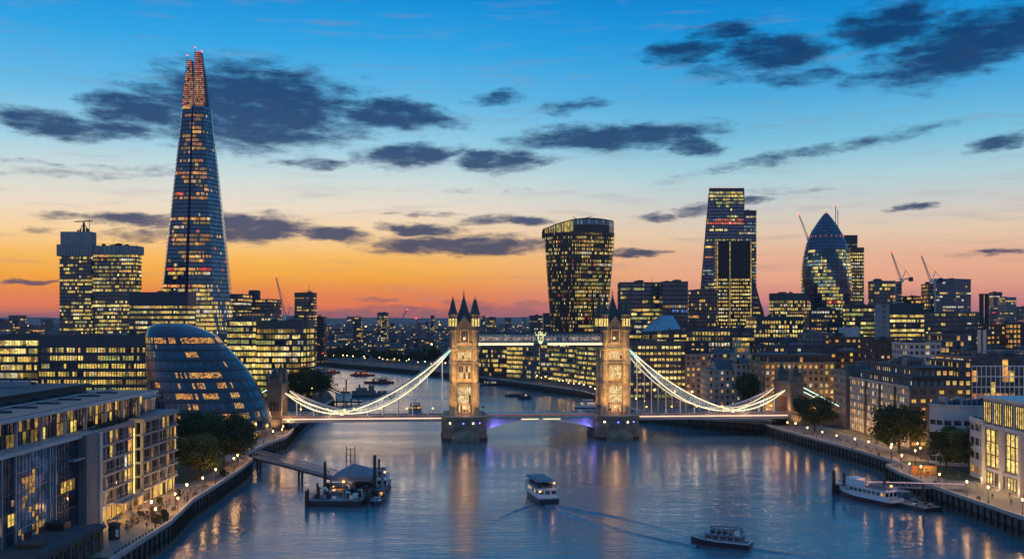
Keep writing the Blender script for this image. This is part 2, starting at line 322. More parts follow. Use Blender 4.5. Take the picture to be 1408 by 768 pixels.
# promenades (paving sheets above the ground)
mb = MB()
lp = [p for p in LEFT if 150 < p[1] < 480]
mb.poly([(x-.6, y, ZG+.02) for x, y in lp]+[(-150,472,ZG+.02),(-150,300,ZG+.02),(-100,300,ZG+.02),(-100,215,ZG+.02)], PAVE)
tag(mb.build('promenade'), 'paved riverside walk on the south bank', None, kind='structure')
mb = MB(); rp = [p for p in RIGHT if 200 < p[1] < 500]
mb.poly([(x+.6, y, ZG+.02) for x, y in reversed(rp)]+[(148,200,ZG+.02),(148,490,ZG+.02)], PAVE)
tag(mb.build('pavement'), 'paved riverside walk on the north bank', None, kind='structure')
mb = MB(); mb.poly([(136,318,ZG+.04),(147,318,ZG+.04),(148,362,ZG+.04),(138,362,ZG+.04)], GRASS); tag(mb.build('lawn'), 'lit green lawn under the trees on the north bank', None, kind='structure')
mb = MB(); mb.poly([(-128,312,ZG+.04),(-99,312,ZG+.04),(-98,360,ZG+.04),(-128,368,ZG+.04)], GRASS); tag(mb.build('park_lawn'), 'dark grass under the trees beside the rounded glass building', None, kind='structure')
# quay walls with coping, timber fenders and railing
QUAYST = surf('quay_stone', (.10,.09,.08), .85, .4, .5, c2=(.03,.032,.025), stretch=(1,1,.3))
def quay(path, side, label, rail=True, step=3.2):
    r = root('river_wall', label, 'river wall', (path[0][0], path[0][1], 0))
    w = MB(); c = MB(); f = MB(); ra = MB()
    for (xa, ya), (xb, yb) in zip(path, path[1:]):
        d = Vector((xb-xa, yb-ya)); ln = d.length; d.normalize(); nx, ny = (d.y*side, -d.x*side)
        w.poly([(xa+nx*.05,ya+ny*.05,-1),(xb+nx*.05,yb+ny*.05,-1),(xb+nx*.05,yb+ny*.05,2.4),(xa+nx*.05,ya+ny*.05,2.4)], ALGAE)
        w.poly([(xa+nx*.05,ya+ny*.05,2.4),(xb+nx*.05,yb+ny*.05,2.4),(xb+nx*.05,yb+ny*.05,ZG),(xa+nx*.05,ya+ny*.05,ZG)], QUAYST)
        w.poly([(xa+nx*.9,ya+ny*.9,-.5),(xb+nx*.9,yb+ny*.9,-.5),(xb+nx*.05,yb+ny*.05,1.2),(xa+nx*.05,ya+ny*.05,1.2)], ALGAE)
        c.bar((xa,ya,ZG+.45),(xb,yb,ZG+.45),.75,.95,COPE)
        k = int(ln/step)
        for i in range(k):
            t = (i+.5)/k; x, y = xa+(xb-xa)*t+nx*.32, ya+(yb-ya)*t+ny*.32
            f.obox((x,y,-.5),(.45,.45,5.1),math.atan2(d.y,d.x),ALGAE)
    w.build('wall_face', r); c.build('coping', r); f.build('fender_piles', r)
    return r
lq = [p for p in LEFT if 100 < p[1] < 475]; rq = [p for p in RIGHT if 140 < p[1] < 495]
quay(lq, 1, 'dark curved river wall with pale coping below the south promenade')
quay([p for p in RIGHT if 140 < p[1] < 350], -1, 'near timber piled river wall with pale coping by the moored white boat')
quay([p for p in RIGHT if 347 < p[1] < 495], -1, 'farther timber piled river wall running up to the bridge foot')
quay([p for p in RIGHT if 488 < p[1] < 1400], -1, 'long dark embankment wall beyond the bridge on the far bend')
quay([p for p in LEFT if 470 < p[1] < 1250], 1, 'dark embankment wall on the south bank beyond the bridge')

# wakes: low curling ridges of water astern of the two moving boats
def wake(pts, w, h, label):
    q = MB(); n = len(pts)
    for k in range(n-1):
        a, b_ = Vector((*pts[k],0)), Vector((*pts[k+1],0)); d = (b_-a).normalized(); s = Vector((d.y,-d.x,0)); t0, t1 = 1-k/(n-1), 1-(k+1)/(n-1)
        f = lambda t, k_: h*t*(1+.35*math.sin(k_*1.7)); W0, W1 = w*(3.4-t0*2.3)*(1+.25*math.sin(k*2.3)), w*(3.4-t1*2.3)*(1+.25*math.sin((k+1)*2.3))
        prof = ((-1,0),(-.45,.55),(0,1),(.45,.45),(1,0))
        for (u, z), (u2, z2) in zip(prof, prof[1:]):
            q.poly([a+s*W0*u+Vector((0,0,.004+z*f(t0,k))), b_+s*W1*u+Vector((0,0,.004+z*f(t1,k+1))), b_+s*W1*u2+Vector((0,0,.004+z2*f(t1,k+1))), a+s*W0*u2+Vector((0,0,.004+z2*f(t0,k)))][::-1], WATER)
    tag(q.build('water_wake', smooth=True), label, None, kind='structure')
def curve(p, q_, bend, n=30): return [(p[0]+(q_[0]-p[0])*k/n+bend*math.sin(math.pi*k/n), p[1]+(q_[1]-p[1])*k/n) for k in range(n+1)]
wake(curve((11.5,303),(47,256),4), .8, .40, 'outer wake ridge of the covered river boat'); wake(curve((10,302),(26,262),2), .9, .40, 'inner wake ridge of the covered river boat'); wake(curve((6.5,304),(-8,268),-2), .8, .35, 'left wake ridge of the covered river boat')
wake(curve((45,247),(22,283),-3), .9, .4, 'wake ridge ahead of the open topped boat'); wake(curve((57,245),(70,236),1), .9, .4, 'stern wake of the open topped boat')
# ---------------------------------------------------------------- building generators
def pick(pal):
    t = rnd.random()*sum(w for _, w in pal)
    for m, w in pal:
        t -= w
        if t <= 0: return m
    return pal[-1][0]
def facing(p0, p1, tol=-.25):
    nx, ny = p1[1]-p0[1], p0[0]-p1[0]; mx, my = (p0[0]+p1[0])/2, (p0[1]+p1[1])/2; ln = math.hypot(nx, ny)*math.hypot(mx, my)
    return ln > 0 and (-(nx*mx+ny*my))/ln > tol
def rectp(px0, px1, Y, D, skew=0.0):
    """ccw footprint whose front edge spans two bearings at distance Y; skew swings the right end back (+) or forward."""
    x0, x1 = Xp(px0, Y), Xp(px1, Y+skew); a = math.atan2(skew, x1-x0); dx, dy = -math.sin(a)*D, math.cos(a)*D
    return [(x0, Y), (x1, Y+skew), (x1+dx, Y+skew+dy), (x0+dx, Y+dy)]
def scalep(poly, s, c=None):
    cx = sum(p[0] for p in poly)/len(poly) if c is None else c[0]; cy = sum(p[1] for p in poly)/len(poly) if c is None else c[1]
    return [(cx+(x-cx)*s, cy+(y-cy)*s) for x, y in poly]
def offp(poly, d):
    out = []; n = len(poly)
    for i in range(n):
        a, b, c = Vector(poly[i-1]), Vector(poly[i]), Vector(poly[(i+1)%n])
        n1 = Vector(((b-a).y, -(b-a).x)).normalized(); n2 = Vector(((c-b).y, -(c-b).x)).normalized(); m = n1+n2
        m = n1 if m.length < .05 else m.normalized()/max(.35, m.normalized().dot(n1)); out.append((b.x+m.x*d, b.y+m.y*d))
    return out
def band(lo, hi, zl, zh, bay, p, pal, dark, sill=.34, head=.90, off=.10, pick_m=None, run=.84, mull=.06, only=None):
    """one storey of glazing: a quad per pane on every edge that can be seen."""
    mb = MB(); n = len(lo); state = None
    for e in range(n):
        p0, p1, q0, q1 = lo[e], lo[(e+1)%n], hi[e], hi[(e+1)%n]
        if not facing(p0, p1) or (only and e not in only): continue
        w = math.hypot(p1[0]-p0[0], p1[1]-p0[1])
        if w < .4: continue
        k = max(1, round(w/bay)); nx, ny = (p1[1]-p0[1])/w*off, (p0[0]-p1[0])/w*off
        for j in range(k):
            u0, u1 = (j+mull)/k, (j+1-mull)/k
            if state is None or rnd.random() > run: state = pick(pal) if rnd.random() < p else None
            m = state or dark
            if state and rnd.random() < .10: m = dark
            elif state and rnd.random() < .22: m = pick(pal)
            if pick_m:
                mm = pick_m(e, j, k)
                if mm: m = mm
            pts = []
            for (u, v) in ((u0,sill),(u1,sill),(u1,head),(u0,head)):
                xa, ya = p0[0]+(p1[0]-p0[0])*u, p0[1]+(p1[1]-p0[1])*u; xb, yb = q0[0]+(q1[0]-q0[0])*u, q0[1]+(q1[1]-q0[1])*u
                pts.append((xa+(xb-xa)*v+nx, ya+(yb-ya)*v+ny, zl+(zh-zl)*v))
            mb.poly(pts, m)
    return mb
def clutter(r, poly, z, n, m=None, hmax=3.0):
    """plant units, ducts and masts on a flat roof"""
    cx = sum(p[0] for p in poly)/len(poly); cy = sum(p[1] for p in poly)/len(poly)
    for k in range(n):
        i = rnd.randrange(len(poly)); t = rnd.uniform(.1,.62); u = rnd.random()
        ex, ey = poly[i][0]+(poly[(i+1)%len(poly)][0]-poly[i][0])*u, poly[i][1]+(poly[(i+1)%len(poly)][1]-poly[i][1])*u
        x, y = cx+(ex-cx)*t, cy+(ey-cy)*t; mb = MB(); q = rnd.random()
        if q < .72:
            w, d, h = rnd.uniform(2,8), rnd.uniform(2,6), rnd.uniform(.9,hmax); mm = m or rnd.choice((STEEL, GREY, CONC_D, SLATE))
            mb.obox((x,y,z), (w,d,h), 0, mm)
            for s in range(int(w/1.2)): mb.obox((x-w/2+.6+s*1.2, y-d/2-.06, z+.25), (.7,.1,h*.6), 0, BLACKM)
            mb.obox((x,y,z+h), (w*.5,d*.5,.35), 0, BLACKM); mb.build('plant_unit', r)
        else:
            h = rnd.uniform(3,7); mb.tube((x,y,z),(x,y,z+h),.14,BLACKM,.06); mb.bar((x-.7,y,z+h*.8),(x+.7,y,z+h*.8),.1,.1,BLACKM); mb.build('roof_mast', r)
def office(name, label, poly, ztop, fh, bay, p, pal, dark=None, wall=None, z0=ZG, group=None, cat='office', blank=0, ledge=.0, roof=3, floors_lit=None, sill=.36, head=.88, crown=None, run=.9, levels=None, mull=.06, pick_m=None, parapet=.9, fins=0):
    dark = dark or G_DARK; wall = wall or DARKC; sill += rnd.uniform(-.10,.08); head += rnd.uniform(-.05,.06); bay *= rnd.uniform(.85,1.3); mull = max(mull, rnd.choice((.04,.05,.08,.14,.18))); pal = [(m, w*rnd.uniform(.4,1.8)) for m, w in pal]
    if levels is None: levels = [(z0, poly), (ztop-blank, poly)]
    poly = levels[0][1]; cx = sum(a for a, _ in poly)/len(poly); cy = sum(b for _, b in poly)/len(poly)
    r = root(name, label, cat, (cx, cy, levels[0][0]), 0, group)
    def at(z):
        for (za, pa), (zb, pb) in zip(levels, levels[1:]):
            if z <= zb+1e-6:
                t = (z-za)/(zb-za); return [(a[0]+(b[0]-a[0])*t, a[1]+(b[1]-a[1])*t) for a, b in zip(pa, pb)]
        return levels[-1][1]
    zb, zt = levels[0][0], levels[-1][0]; nf = max(1, round((zt-zb)/fh)); fh = (zt-zb)/nf
    body = MB(); body.skin(levels, wall, True, ROOF)
    if blank: body.prism(offp(levels[-1][1], .12), zt, zt+blank, crown or wall, ROOF)
    zr = zt+blank; top = levels[-1][1]
    if ledge:
        for k in range(nf):
            z = zb+k*fh; a = at(z)
            for e in range(len(a)):
                p0, p1 = a[e], a[(e+1)%len(a)]
                if facing(p0, p1):
                    w = math.hypot(p1[0]-p0[0], p1[1]-p0[1]); nx, ny = (p1[1]-p0[1])/w*ledge/2, (p0[0]-p1[0])/w*ledge/2
                    body.bar((p0[0]+nx,p0[1]+ny,z+.12),(p1[0]+nx,p1[1]+ny,z+.12),ledge,fh*.14,wall)
    body.build('body', r)
    for k in range(nf):
        z = zb+k*fh; pk = p if floors_lit is None else floors_lit(k, nf)
        q = rnd.random(); pk = pk*rnd.choice((.08,.4,1,1.3,1.6) if p < .6 else (.3,.9,1.05,1.2,1.3)) if floors_lit is None else pk
        b = band(at(z), at(z+fh), z, z+fh, bay, min(.97, pk), pal, dark, sill, head, pick_m=(lambda e, j, n_, k=k: pick_m(k, nf, e, j, n_)) if pick_m else None, run=run, mull=mull)
        if b.f: b.build('window_band', r)
    if fins:
        fm = MB()
        for e in range(len(poly)):
            p0, p1 = poly[e], poly[(e+1)%len(poly)]
            if not facing(p0, p1): continue
            w = math.hypot(p1[0]-p0[0], p1[1]-p0[1]); n_ = max(1, round(w/fins)); nx, ny = (p1[1]-p0[1])/w*.25, (p0[0]-p1[0])/w*.25
            q0, q1 = top[e], top[(e+1)%len(top)]
            for j in range(n_+1):
                u = j/n_; fm.bar((p0[0]+(p1[0]-p0[0])*u+nx, p0[1]+(p1[1]-p0[1])*u+ny, zb),(q0[0]+(q1[0]-q0[0])*u+nx, q0[1]+(q1[1]-q0[1])*u+ny, zt),.3,.5,wall)
        if fm.f: fm.build('facade_fins', r)
    if parapet:
        pm = MB(); o = offp(top, .2); i_ = offp(top, -.35); n_ = len(o)
        for e in range(n_):
            a, b, c, d = o[e], o[(e+1)%n_], i_[(e+1)%n_], i_[e]
            z1 = zr+parapet
            pm.poly([(*a,zr-.3),(*b,zr-.3),(*b,z1),(*a,z1)], wall); pm.poly([(*a,z1),(*b,z1),(*c,z1),(*d,z1)], wall); pm.poly([(*c,zr),(*d,zr),(*d,z1),(*c,z1)], wall)
        pm.build('parapet', r)
    if roof: clutter(r, top, zr, roof)
    return r
WINMESH = {}
def win_mesh(w, h, m, frame, style):
    key = (round(w,2), round(h,2), m.name, frame.name, style)
    if key in WINMESH: return WINMESH[key]
    mb = MB(); f = .08                                            # local: x across, z up, y = 0 glass, -y outwards
    mb.poly([(-w/2,0,0),(w/2,0,0),(w/2,0,h),(-w/2,0,h)], m)
    for (x0,x1,z0,z1) in ((-w/2,-w/2+f,0,h),(w/2-f,w/2,0,h),(-w/2+f,w/2-f,0,f),(-w/2+f,w/2-f,h-f,h)): mb.box(x0,-.06,z0,x1,-.005,z1,frame)
    nm = max(1, round(w/1.0)) if style == 'wide' else (2 if w > .9 else 1)
    for k in range(1, nm): x = -w/2+w*k/nm; mb.box(x-.035,-.055,f,x+.035,-.005,h-f,frame)
    if style == 'sash': mb.box(-w/2+f,-.05,h*.5-.03,w/2-f,-.005,h*.5+.03,frame)
    o = mb.build('window'); me = o.data; bpy.data.objects.remove(o); WINMESH[key] = me; return me
def masonry(r, faces, z0, floors, fh, bay, ww, wh, sill, p, pal, dark=None, frame=None, style='sash', depth=.3, limit=100, skip=None, glow_floor=None):
    """walls with real window openings; every window is a part of its own. faces: (p0, p1, wall material, bays with windows?)"""
    dark = dark or G_GREY; frame = frame or BLACKM; wins = []; base = ABS[r.name]
    for fi, (p0, p1, wm, has) in enumerate(faces):
        wl = MB(); w = math.hypot(p1[0]-p0[0], p1[1]-p0[1]); dx, dy = (p1[0]-p0[0])/w, (p1[1]-p0[1])/w; nx, ny = dy, -dx
        P = lambda u, z, d=0: (p0[0]+dx*u-nx*d, p0[1]+dy*u-ny*d, z)
        n = max(1, round(w/bay)); bw = w/n
        if not has: wl.poly([P(0,z0),P(w,z0),P(w,z0+floors*fh),P(0,z0+floors*fh)], wm)
        else:
            for k in range(floors):
                za, zb = z0+k*fh, z0+(k+1)*fh
                for j in range(n):
                    u0, u1 = j*bw, (j+1)*bw
                    if skip and skip(fi, k, j, n): wl.poly([P(u0,za),P(u1,za),P(u1,zb),P(u0,zb)], wm); continue
                    a, b = (u0+u1)/2-ww/2, (u0+u1)/2+ww/2; s, t = za+sill, za+sill+wh
                    wl.poly([P(u0,za),P(u1,za),P(u1,s),P(u0,s)], wm); wl.poly([P(u0,t),P(u1,t),P(u1,zb),P(u0,zb)], wm)
                    wl.poly([P(u0,s),P(a,s),P(a,t),P(u0,t)], wm); wl.poly([P(b,s),P(u1,s),P(u1,t),P(b,t)], wm)
                    for q in ((P(a,s),P(a,s,depth),P(a,t,depth),P(a,t)),(P(b,s,depth),P(b,s),P(b,t),P(b,t,depth)),(P(a,s),P(b,s),P(b,s,depth),P(a,s,depth)),(P(a,t,depth),P(b,t,depth),P(b,t),P(a,t))): wl.poly(q, wm)
                    pp = glow_floor[1] if glow_floor and k in glow_floor[0] else p
                    m = pick(pal) if rnd.random() < pp else dark
                    wins.append((P((u0+u1)/2, s, depth-.02), math.atan2(dy, dx), m))
                wl.bar(P(0,zb-.12,-.06),P(w,zb-.12,-.06),.14,.16,wm)
        wl.build('wall', r)
    wins.sort(key=lambda q: q[0][0]**2+q[0][1]**2)
    rest = MB()
    for i, (c, a, m) in enumerate(wins):
        me = win_mesh(ww, wh, m, frame, style)
        if i < limit:
            o = bpy.data.objects.new('window', me); COL.objects.link(o); o.parent = r; o.location = Vector(c)-base; o.rotation_euler = (0,0,a)
        else:
            ca, sa = math.cos(a), math.sin(a); vs = [(c[0]+v.co.x*ca-v.co.y*sa, c[1]+v.co.x*sa+v.co.y*ca, c[2]+v.co.z) for v in me.vertices]
            for pl in me.polygons: rest.poly([vs[q] for q in pl.vertices], me.materials[pl.material_index])
    if rest.f:
        o = rest.build('windows_beyond', r); o['kind'] = 'stuff'
    return r
# ---------------------------------------------------------------- the tall landmarks
# tapering glass spire
def shard():
    Y0 = 950; cx = Xp(267, Y0+32); r = root('glass_spire', 'tallest tapering glass skyscraper with an open lit splintered tip', 'skyscraper', (cx, Y0+40, ZG))
    def poly(z):
        w = 41.5-(z-ZG)*.1085
        return [(cx+a*w, Y0+40+b*w) for a, b in ((-.70,-.86),(-.05,-.95),(.0,-.88),(.05,-.95),(.72,-.86),(1.0,-.15),(.85,.7),(0,1),(-.85,.7),(-1.0,-.12))]
    zs = [ZG+k*4.0 for k in range(65)]; top = zs[-1]
    body = MB(); body.skin([(ZG, scalep(poly(ZG),.985,(cx,Y0+40))), (top, scalep(poly(top),.985,(cx,Y0+40)))], surf('spire_core', (.012,.022,.05), .25, .3, .2), True, ROOF); body.build('core', r)
    pal_hi = [(OR,4),(Y2,3),(WW,1),(RD,1),(O2,6)]; pal_lo = [(Y1,5),(WW,2),(Y2,4),(Y3,2)]
    bright = {63:.45,61:.5,57:.5,53:.45,50:.25,47:.55,46:.35,42:.75,41:.75,36:.85,35:.2,32:.95,31:.95,26:.3,24:.9,23:.3,20:.75,19:.2,19:.5,17:.9,16:.95,15:.9,13:.9,12:.95,11:.95,10:.95,9:.95,8:.9,6:.95,5:.9,4:.9}
    PW = glassm('spire_wing_glass', (.10,.17,.25), .22, .9, .5)
    for k in range(64):
        z = zs[k]; p = bright.get(k, .05 if k > 12 else .5)*(.8 if k > 26 else .9); lo, hi = poly(z), poly(z+4.0)
        pal = pal_lo if k < 26 else pal_hi
        if k in (20,24): pal = [(RD,4),(OR,4),(WW,1)]
        def pm(e, j, n, k=k):
            if e in (1, 2): return G_NAVY
            if e in (4,5,8,9) : return PW if rnd.random() < (.9 if k > 16 else .55) else None
        band(lo, hi, z, z+4.0, 1.55, p, pal, G_NAVY, .24, .90, .12, pm, .90, .05).build('window_band', r)
    # wing fins: the glass facets run past the corners
    fins = MB()
    for (a, b, m) in ((0, 9, PW), (4, 5, PW)):
        for k in range(0, 64, 1):
            z = zs[k]; lo = poly(z); q = Vector(lo[a])-Vector((cx, Y0+40)); t = Vector(lo[b])-Vector((cx, Y0+40))
            fins.bar((cx+t.x*1.0, Y0+40+t.y, z+.3),(cx+q.x*1.01, Y0+40+q.y*1.01, z+.3), .35, .35, STEEL)
    fins.build('facet_transoms', r)
    # open tip: splintered glass blades with lit decks inside
    tip = MB(); OG = litm('tip_orange', (1,.36,.10), 1.25, .5); RG = litm('tip_red', (1,.14,.12), 1.1, .5); YG2 = litm('tip_yellow', (1,.58,.2), 1.2, .5)
    ztip = {'a': 310, 'b': 318}
    for i in range(29):
        z = top+i*1.95; w = 41.5-(z-ZG)*.1085; u = i/29
        for (x0, x1, zz) in ((-.84,-.05,ztip['a']),(.0,.84,ztip['b'])):
            if z > zz-3: continue
            sh = max(.0, (z-(zz-34))/34)*.5
            xa, xb = (x0, x1-(x1-x0)*sh*.9) if x0 < -.5 else (x0, x1-(x1-x0)*sh*.35)
            n = max(2, int((xb-xa)*w/1.3))
            for j in range(n):
                if rnd.random() < .12: continue
                xx0, xx1 = cx+(xa+(xb-xa)*(j+.1)/n)*w, cx+(xa+(xb-xa)*(j+.9)/n)*w
                m = rnd.choice((OG,OG,YG2,RG)) if u < .62 else rnd.choice((OG,RG,RG))
                tip.box(xx0, Y0+40-.7*w, z+.3, xx1, Y0+40-.66*w, z+1.0, m)
            tip.box(cx+xa*w, Y0+40-.8*w, z-.12, cx+xb*w, Y0+40+.5*w, z+.12, STEEL)
    tip.build('lit_tip', r)
    bl = MB()
    for (x0, z1) in ((-.84,310),(-.45,302),(-.05,296),(.02,318),(.45,311),(.86,314)):
        w0, w1 = 41.5-(top-ZG)*.1085, 41.5-(z1-ZG)*.1085
        bl.bar((cx+x0*w0, Y0+40-.82*w0, top),(cx+x0*w1*(1 if x0 > -.3 else .95), Y0+40-.82*w1, z1),.45,.45,STEEL)
    bl.build('blade_edges', r)
    bc = MB()
    for (x, z) in ((.02,318),(.86,314),(-.82,310)): w = 41.5-(z-ZG)*.1085; bc.obox((cx+x*w, Y0+40-.82*w, z), (.9,.9,1.0), 0, REDL)
    bc.build('beacon', r)
shard()
# concrete hospital tower
def hospital():
    Y = 900; z1 = Zp(352,Y)
    r = root('concrete_tower', 'bulky concrete hospital tower with overhanging caps and rooftop antenna', 'tower', (Xp(132,Y), Y+20, ZG))
    A = rectp(82,125,Y,15); B = rectp(125.5,186,Y+3,15)
    for nm, P, zt, pr in (('west_shaft', A, z1, .45), ('main_shaft', B, Zp(349,Y), .7)):
        m = MB(); m.prism(P, ZG, zt, CONC_D); m.build('shaft', r); nf = 32; fh = (zt-ZG)/nf
        for k in range(nf):
            z = ZG+k*fh
            pp = pr*rnd.choice((.4,.8,1.1,1.3)); pp = .03 if k in (20, 21) else min(.95, pp)
            band(P, P, z, z+fh, 1.75, pp, PAL_OFF, G_DARK, .28, .85, .12, None, .75, .1).build('window_band', r)
            led = MB(); led.prism(offp(P, .45), z, z+.45, CONC_D, None, True); led.build('floor_edge', r)
    for P, za, zb, m in ((offp(rectp(80,125,Y-1,17), .8), z1, Zp(336,Y), CONC), (rectp(83,125,Y+2,12), Zp(336,Y), Zp(318,Y), CONC), (offp(rectp(126.5,187,Y+2,16),1.0), Zp(349,Y), Zp(337.5,Y), CONC)):
        q = MB(); q.prism(P, za, zb, m, ROOF, True)
        if zb < Zp(330,Y):
            for k in range(12): q.bar((P[0][0]+(P[1][0]-P[0][0])*k/11, P[0][1]-.1, za),(P[0][0]+(P[1][0]-P[0][0])*k/11, P[0][1]-.1, zb),.25,.35,CONC_D)
        q.build('cap', r)
    a = MB(); x, y, z = Xp(110,Y), Y+8, Zp(318,Y)
    a.tube((x,y,z),(x,y,z+9),1.3,BLACKM,.8); a.bar((x-8,y,z+9.4),(x+8,y,z+10),1.3,.8,BLACKM); a.tube((x+5,y,z),(x+5,y,z+11),.25,BLACKM)
    for dx, h in ((-3,3),(-5,2.2),(2.6,4),(4,3)): a.obox((x+dx,y,z),(1.2,1.2,h),0,BLACKM)
    a.tube((x-3,y,z+3),(x,y,z+8),.3,BLACKM); a.tube((x+3,y,z+3),(x,y,z+8),.3,BLACKM); a.build('roof_antenna', r)
    clutter(r, rectp(130,184,Y+4,12), Zp(337.5,Y), 7, BLACKM, 2.4)
    rail = MB()
    for k in range(14): rail.bar((Xp(129+k*4.4,Y),Y+5,Zp(337.5,Y)),(Xp(129+k*4.4,Y),Y+5,Zp(337.5,Y)+1.6),.16,.16,BLACKM)
    rail.bar((Xp(129,Y),Y+5,Zp(337.5,Y)+1.6),(Xp(129+13*4.4,Y),Y+5,Zp(337.5,Y)+1.6),.16,.16,BLACKM); rail.build('roof_railing', r)
hospital()
# bulging tower that widens towards the top
def walkie():
    Y = 1000; r = root('bulging_tower', 'bulging glass tower that widens upwards to a curved roof', 'skyscraper', (Xp(797,Y), Y+28, ZG))
    def poly(z):
        t = (z-ZG)/(Zp(313,Y)-ZG); w = .70+.30*t**1.2+.03*math.sin(t*3.1)-.02; c = (Xp(796,Y), Y+30)
        base = [(Xp(788,Y),Y),(Xp(817,Y+6),Y+6),(Xp(845.5,Y+16),Y+16),(Xp(842,Y+60),Y+60),(Xp(800,Y+62),Y+62),(Xp(760,Y+50),Y+50),(Xp(748,Y+20),Y+20),(Xp(767,Y+8),Y+8)]
        return [(c[0]+(x-c[0])*w, c[1]+(y-c[1])*w) for x, y in base]
    zt = Zp(318,Y); nf = 36; fh = (zt-ZG)/nf
    body = MB(); body.skin([(ZG+k*(zt-ZG)/8, poly(ZG+k*(zt-ZG)/8)) for k in range(9)], surf('bulge_fins', (.045,.036,.028), .4, .3, .3), True, ROOF); body.build('body', r)
    rows = [.25,.9,.3,.95,.5,.9,.35,.3,.9,.85,.25,.5,.3,.9,.3,.25,.9,.8,.3,.35,.75,.3,.9,.35,.3,.5,.25,.85,.2,.3,.9,.3,.2,.8,.4,.02]
    for k in range(nf):
        z = ZG+k*fh
        def pm(e, j, n, k=k):
            if e in (6,7) and rnd.random() < .55: return G_DARK
            if rnd.random() < .02: return RD
        band(poly(z), poly(z+fh), z, z+fh, 1.5, min(.95, rows[k%36]*.8+.03), PAL_OFF, G_DARK, .26, .88, .12, pm, .9, .13).build('window_band', r)
    fin = MB(); c = (Xp(796,Y), Y+30)
    for e in (0,1,6,7):
        for j in range(13):
            u = j/12; pr = None
            for k in range(9):
                z = ZG+k*(zt-ZG)/8; a, b = poly(z)[e], poly(z)[(e+1)%8]; x, y = a[0]+(b[0]-a[0])*u, a[1]+(b[1]-a[1])*u; x += (x-c[0])*.012; y += (y-c[1])*.012
                if pr: fin.bar(pr, (x,y,z), .28, .5, BRONZE)
                pr = (x,y,z)
    fin.build('facade_fins', r)
    # sky garden: glazed crown under an arched roof
    P0 = poly(zt); g = MB(); GL = [(Y2,3),(G_BLUE,5),(G_PALE,2),(YG,1)]
    cpx = Xp(789,Y)
    def crown_h(x):      # roof line along the front, rising from both ends
        t = (x-Xp(748,Y))/(Xp(845,Y)-Xp(748,Y)); return 2.2+11.8*max(0, math.sin(math.pi*min(1,max(0,.06+t*.63))))
    n = 24
    for e in (7,0,1,6):
        a, b = P0[e], P0[(e+1)%8]
        for j in range(n if e in (0,1) else 12):
            nn = n if e in (0,1) else 12; u0, u1 = (j+.08)/nn, (j+.92)/nn
            xa, ya, xb, yb = a[0]+(b[0]-a[0])*u0, a[1]+(b[1]-a[1])*u0, a[0]+(b[0]-a[0])*u1, a[1]+(b[1]-a[1])*u1
            m = pick([(Y1,4),(YG,4),(G_DARK,3)]) if e in (6,7) else pick([(G_BLUE,4),(G_PALE,3),(CYN,1)])
            ha, hb = crown_h(xa), crown_h(xb); m2 = BRONZE
            if e in (6,7): g.poly([(xa,ya,zt),(xb,yb,zt),(xb,yb,zt+hb),(xa,ya,zt+ha)], m)
            else:
                g.poly([(xa,ya,zt),(xb,yb,zt),(xb,yb,zt+hb*.55),(xa,ya,zt+ha*.55)], BRONZE); g.poly([(xa,ya,zt+ha*.55),(xb,yb,zt+hb*.55),(xb,yb,zt+hb*.9),(xa,ya,zt+ha*.9)], m)
    g.build('sky_garden_glazing', r)
    rf = MB(); nb = 20; RM = surf('arched_roof', (.05,.075,.12), .3, .2, .3)
    xs = [Xp(747.5,Y)+(Xp(846,Y)-Xp(747.5,Y))*k/nb for k in range(nb+1)]
    def fy(x):
        pts = sorted([P0[6],P0[7],P0[0],P0[1],P0[2]])
        for (x0,y0),(x1,y1) in zip(pts, pts[1:]):
            if x <= x1: return y0+(y1-y0)*max(0,(x-x0)/(x1-x0))
        return pts[-1][1]
    for x0, x1 in zip(xs, xs[1:]):
        a, b = zt+crown_h(x0), zt+crown_h(x1)
        rf.poly([(x0,fy(x0)-.5,a),(x1,fy(x1)-.5,b),(x1,Y+60,b),(x0,Y+60,a)], RM); rf.poly([(x0,fy(x0)-.5,a-1.1),(x1,fy(x1)-.5,b-1.1),(x1,fy(x1)-.5,b),(x0,fy(x0)-.5,a)], BRONZE)
        rf.poly([(x0,Y+60,zt-2),(x0,Y+60,a),(x1,Y+60,b),(x1,Y+60,zt-2)], BRONZE)
    rf.build('roof', r)
    an = MB(); x = Xp(805,Y); z = zt+13
    an.tube((x,Y+30,z-3),(x-10,Y+30,z+4.5),.35,BLACKM); an.tube((x-6,Y+30,z+1),(x+9,Y+30,z+5),.3,BLACKM); an.obox((x-2,Y+30,z-2),(3,3,3),0,BLACKM); an.build('roof_cradle_crane', r)
walkie()
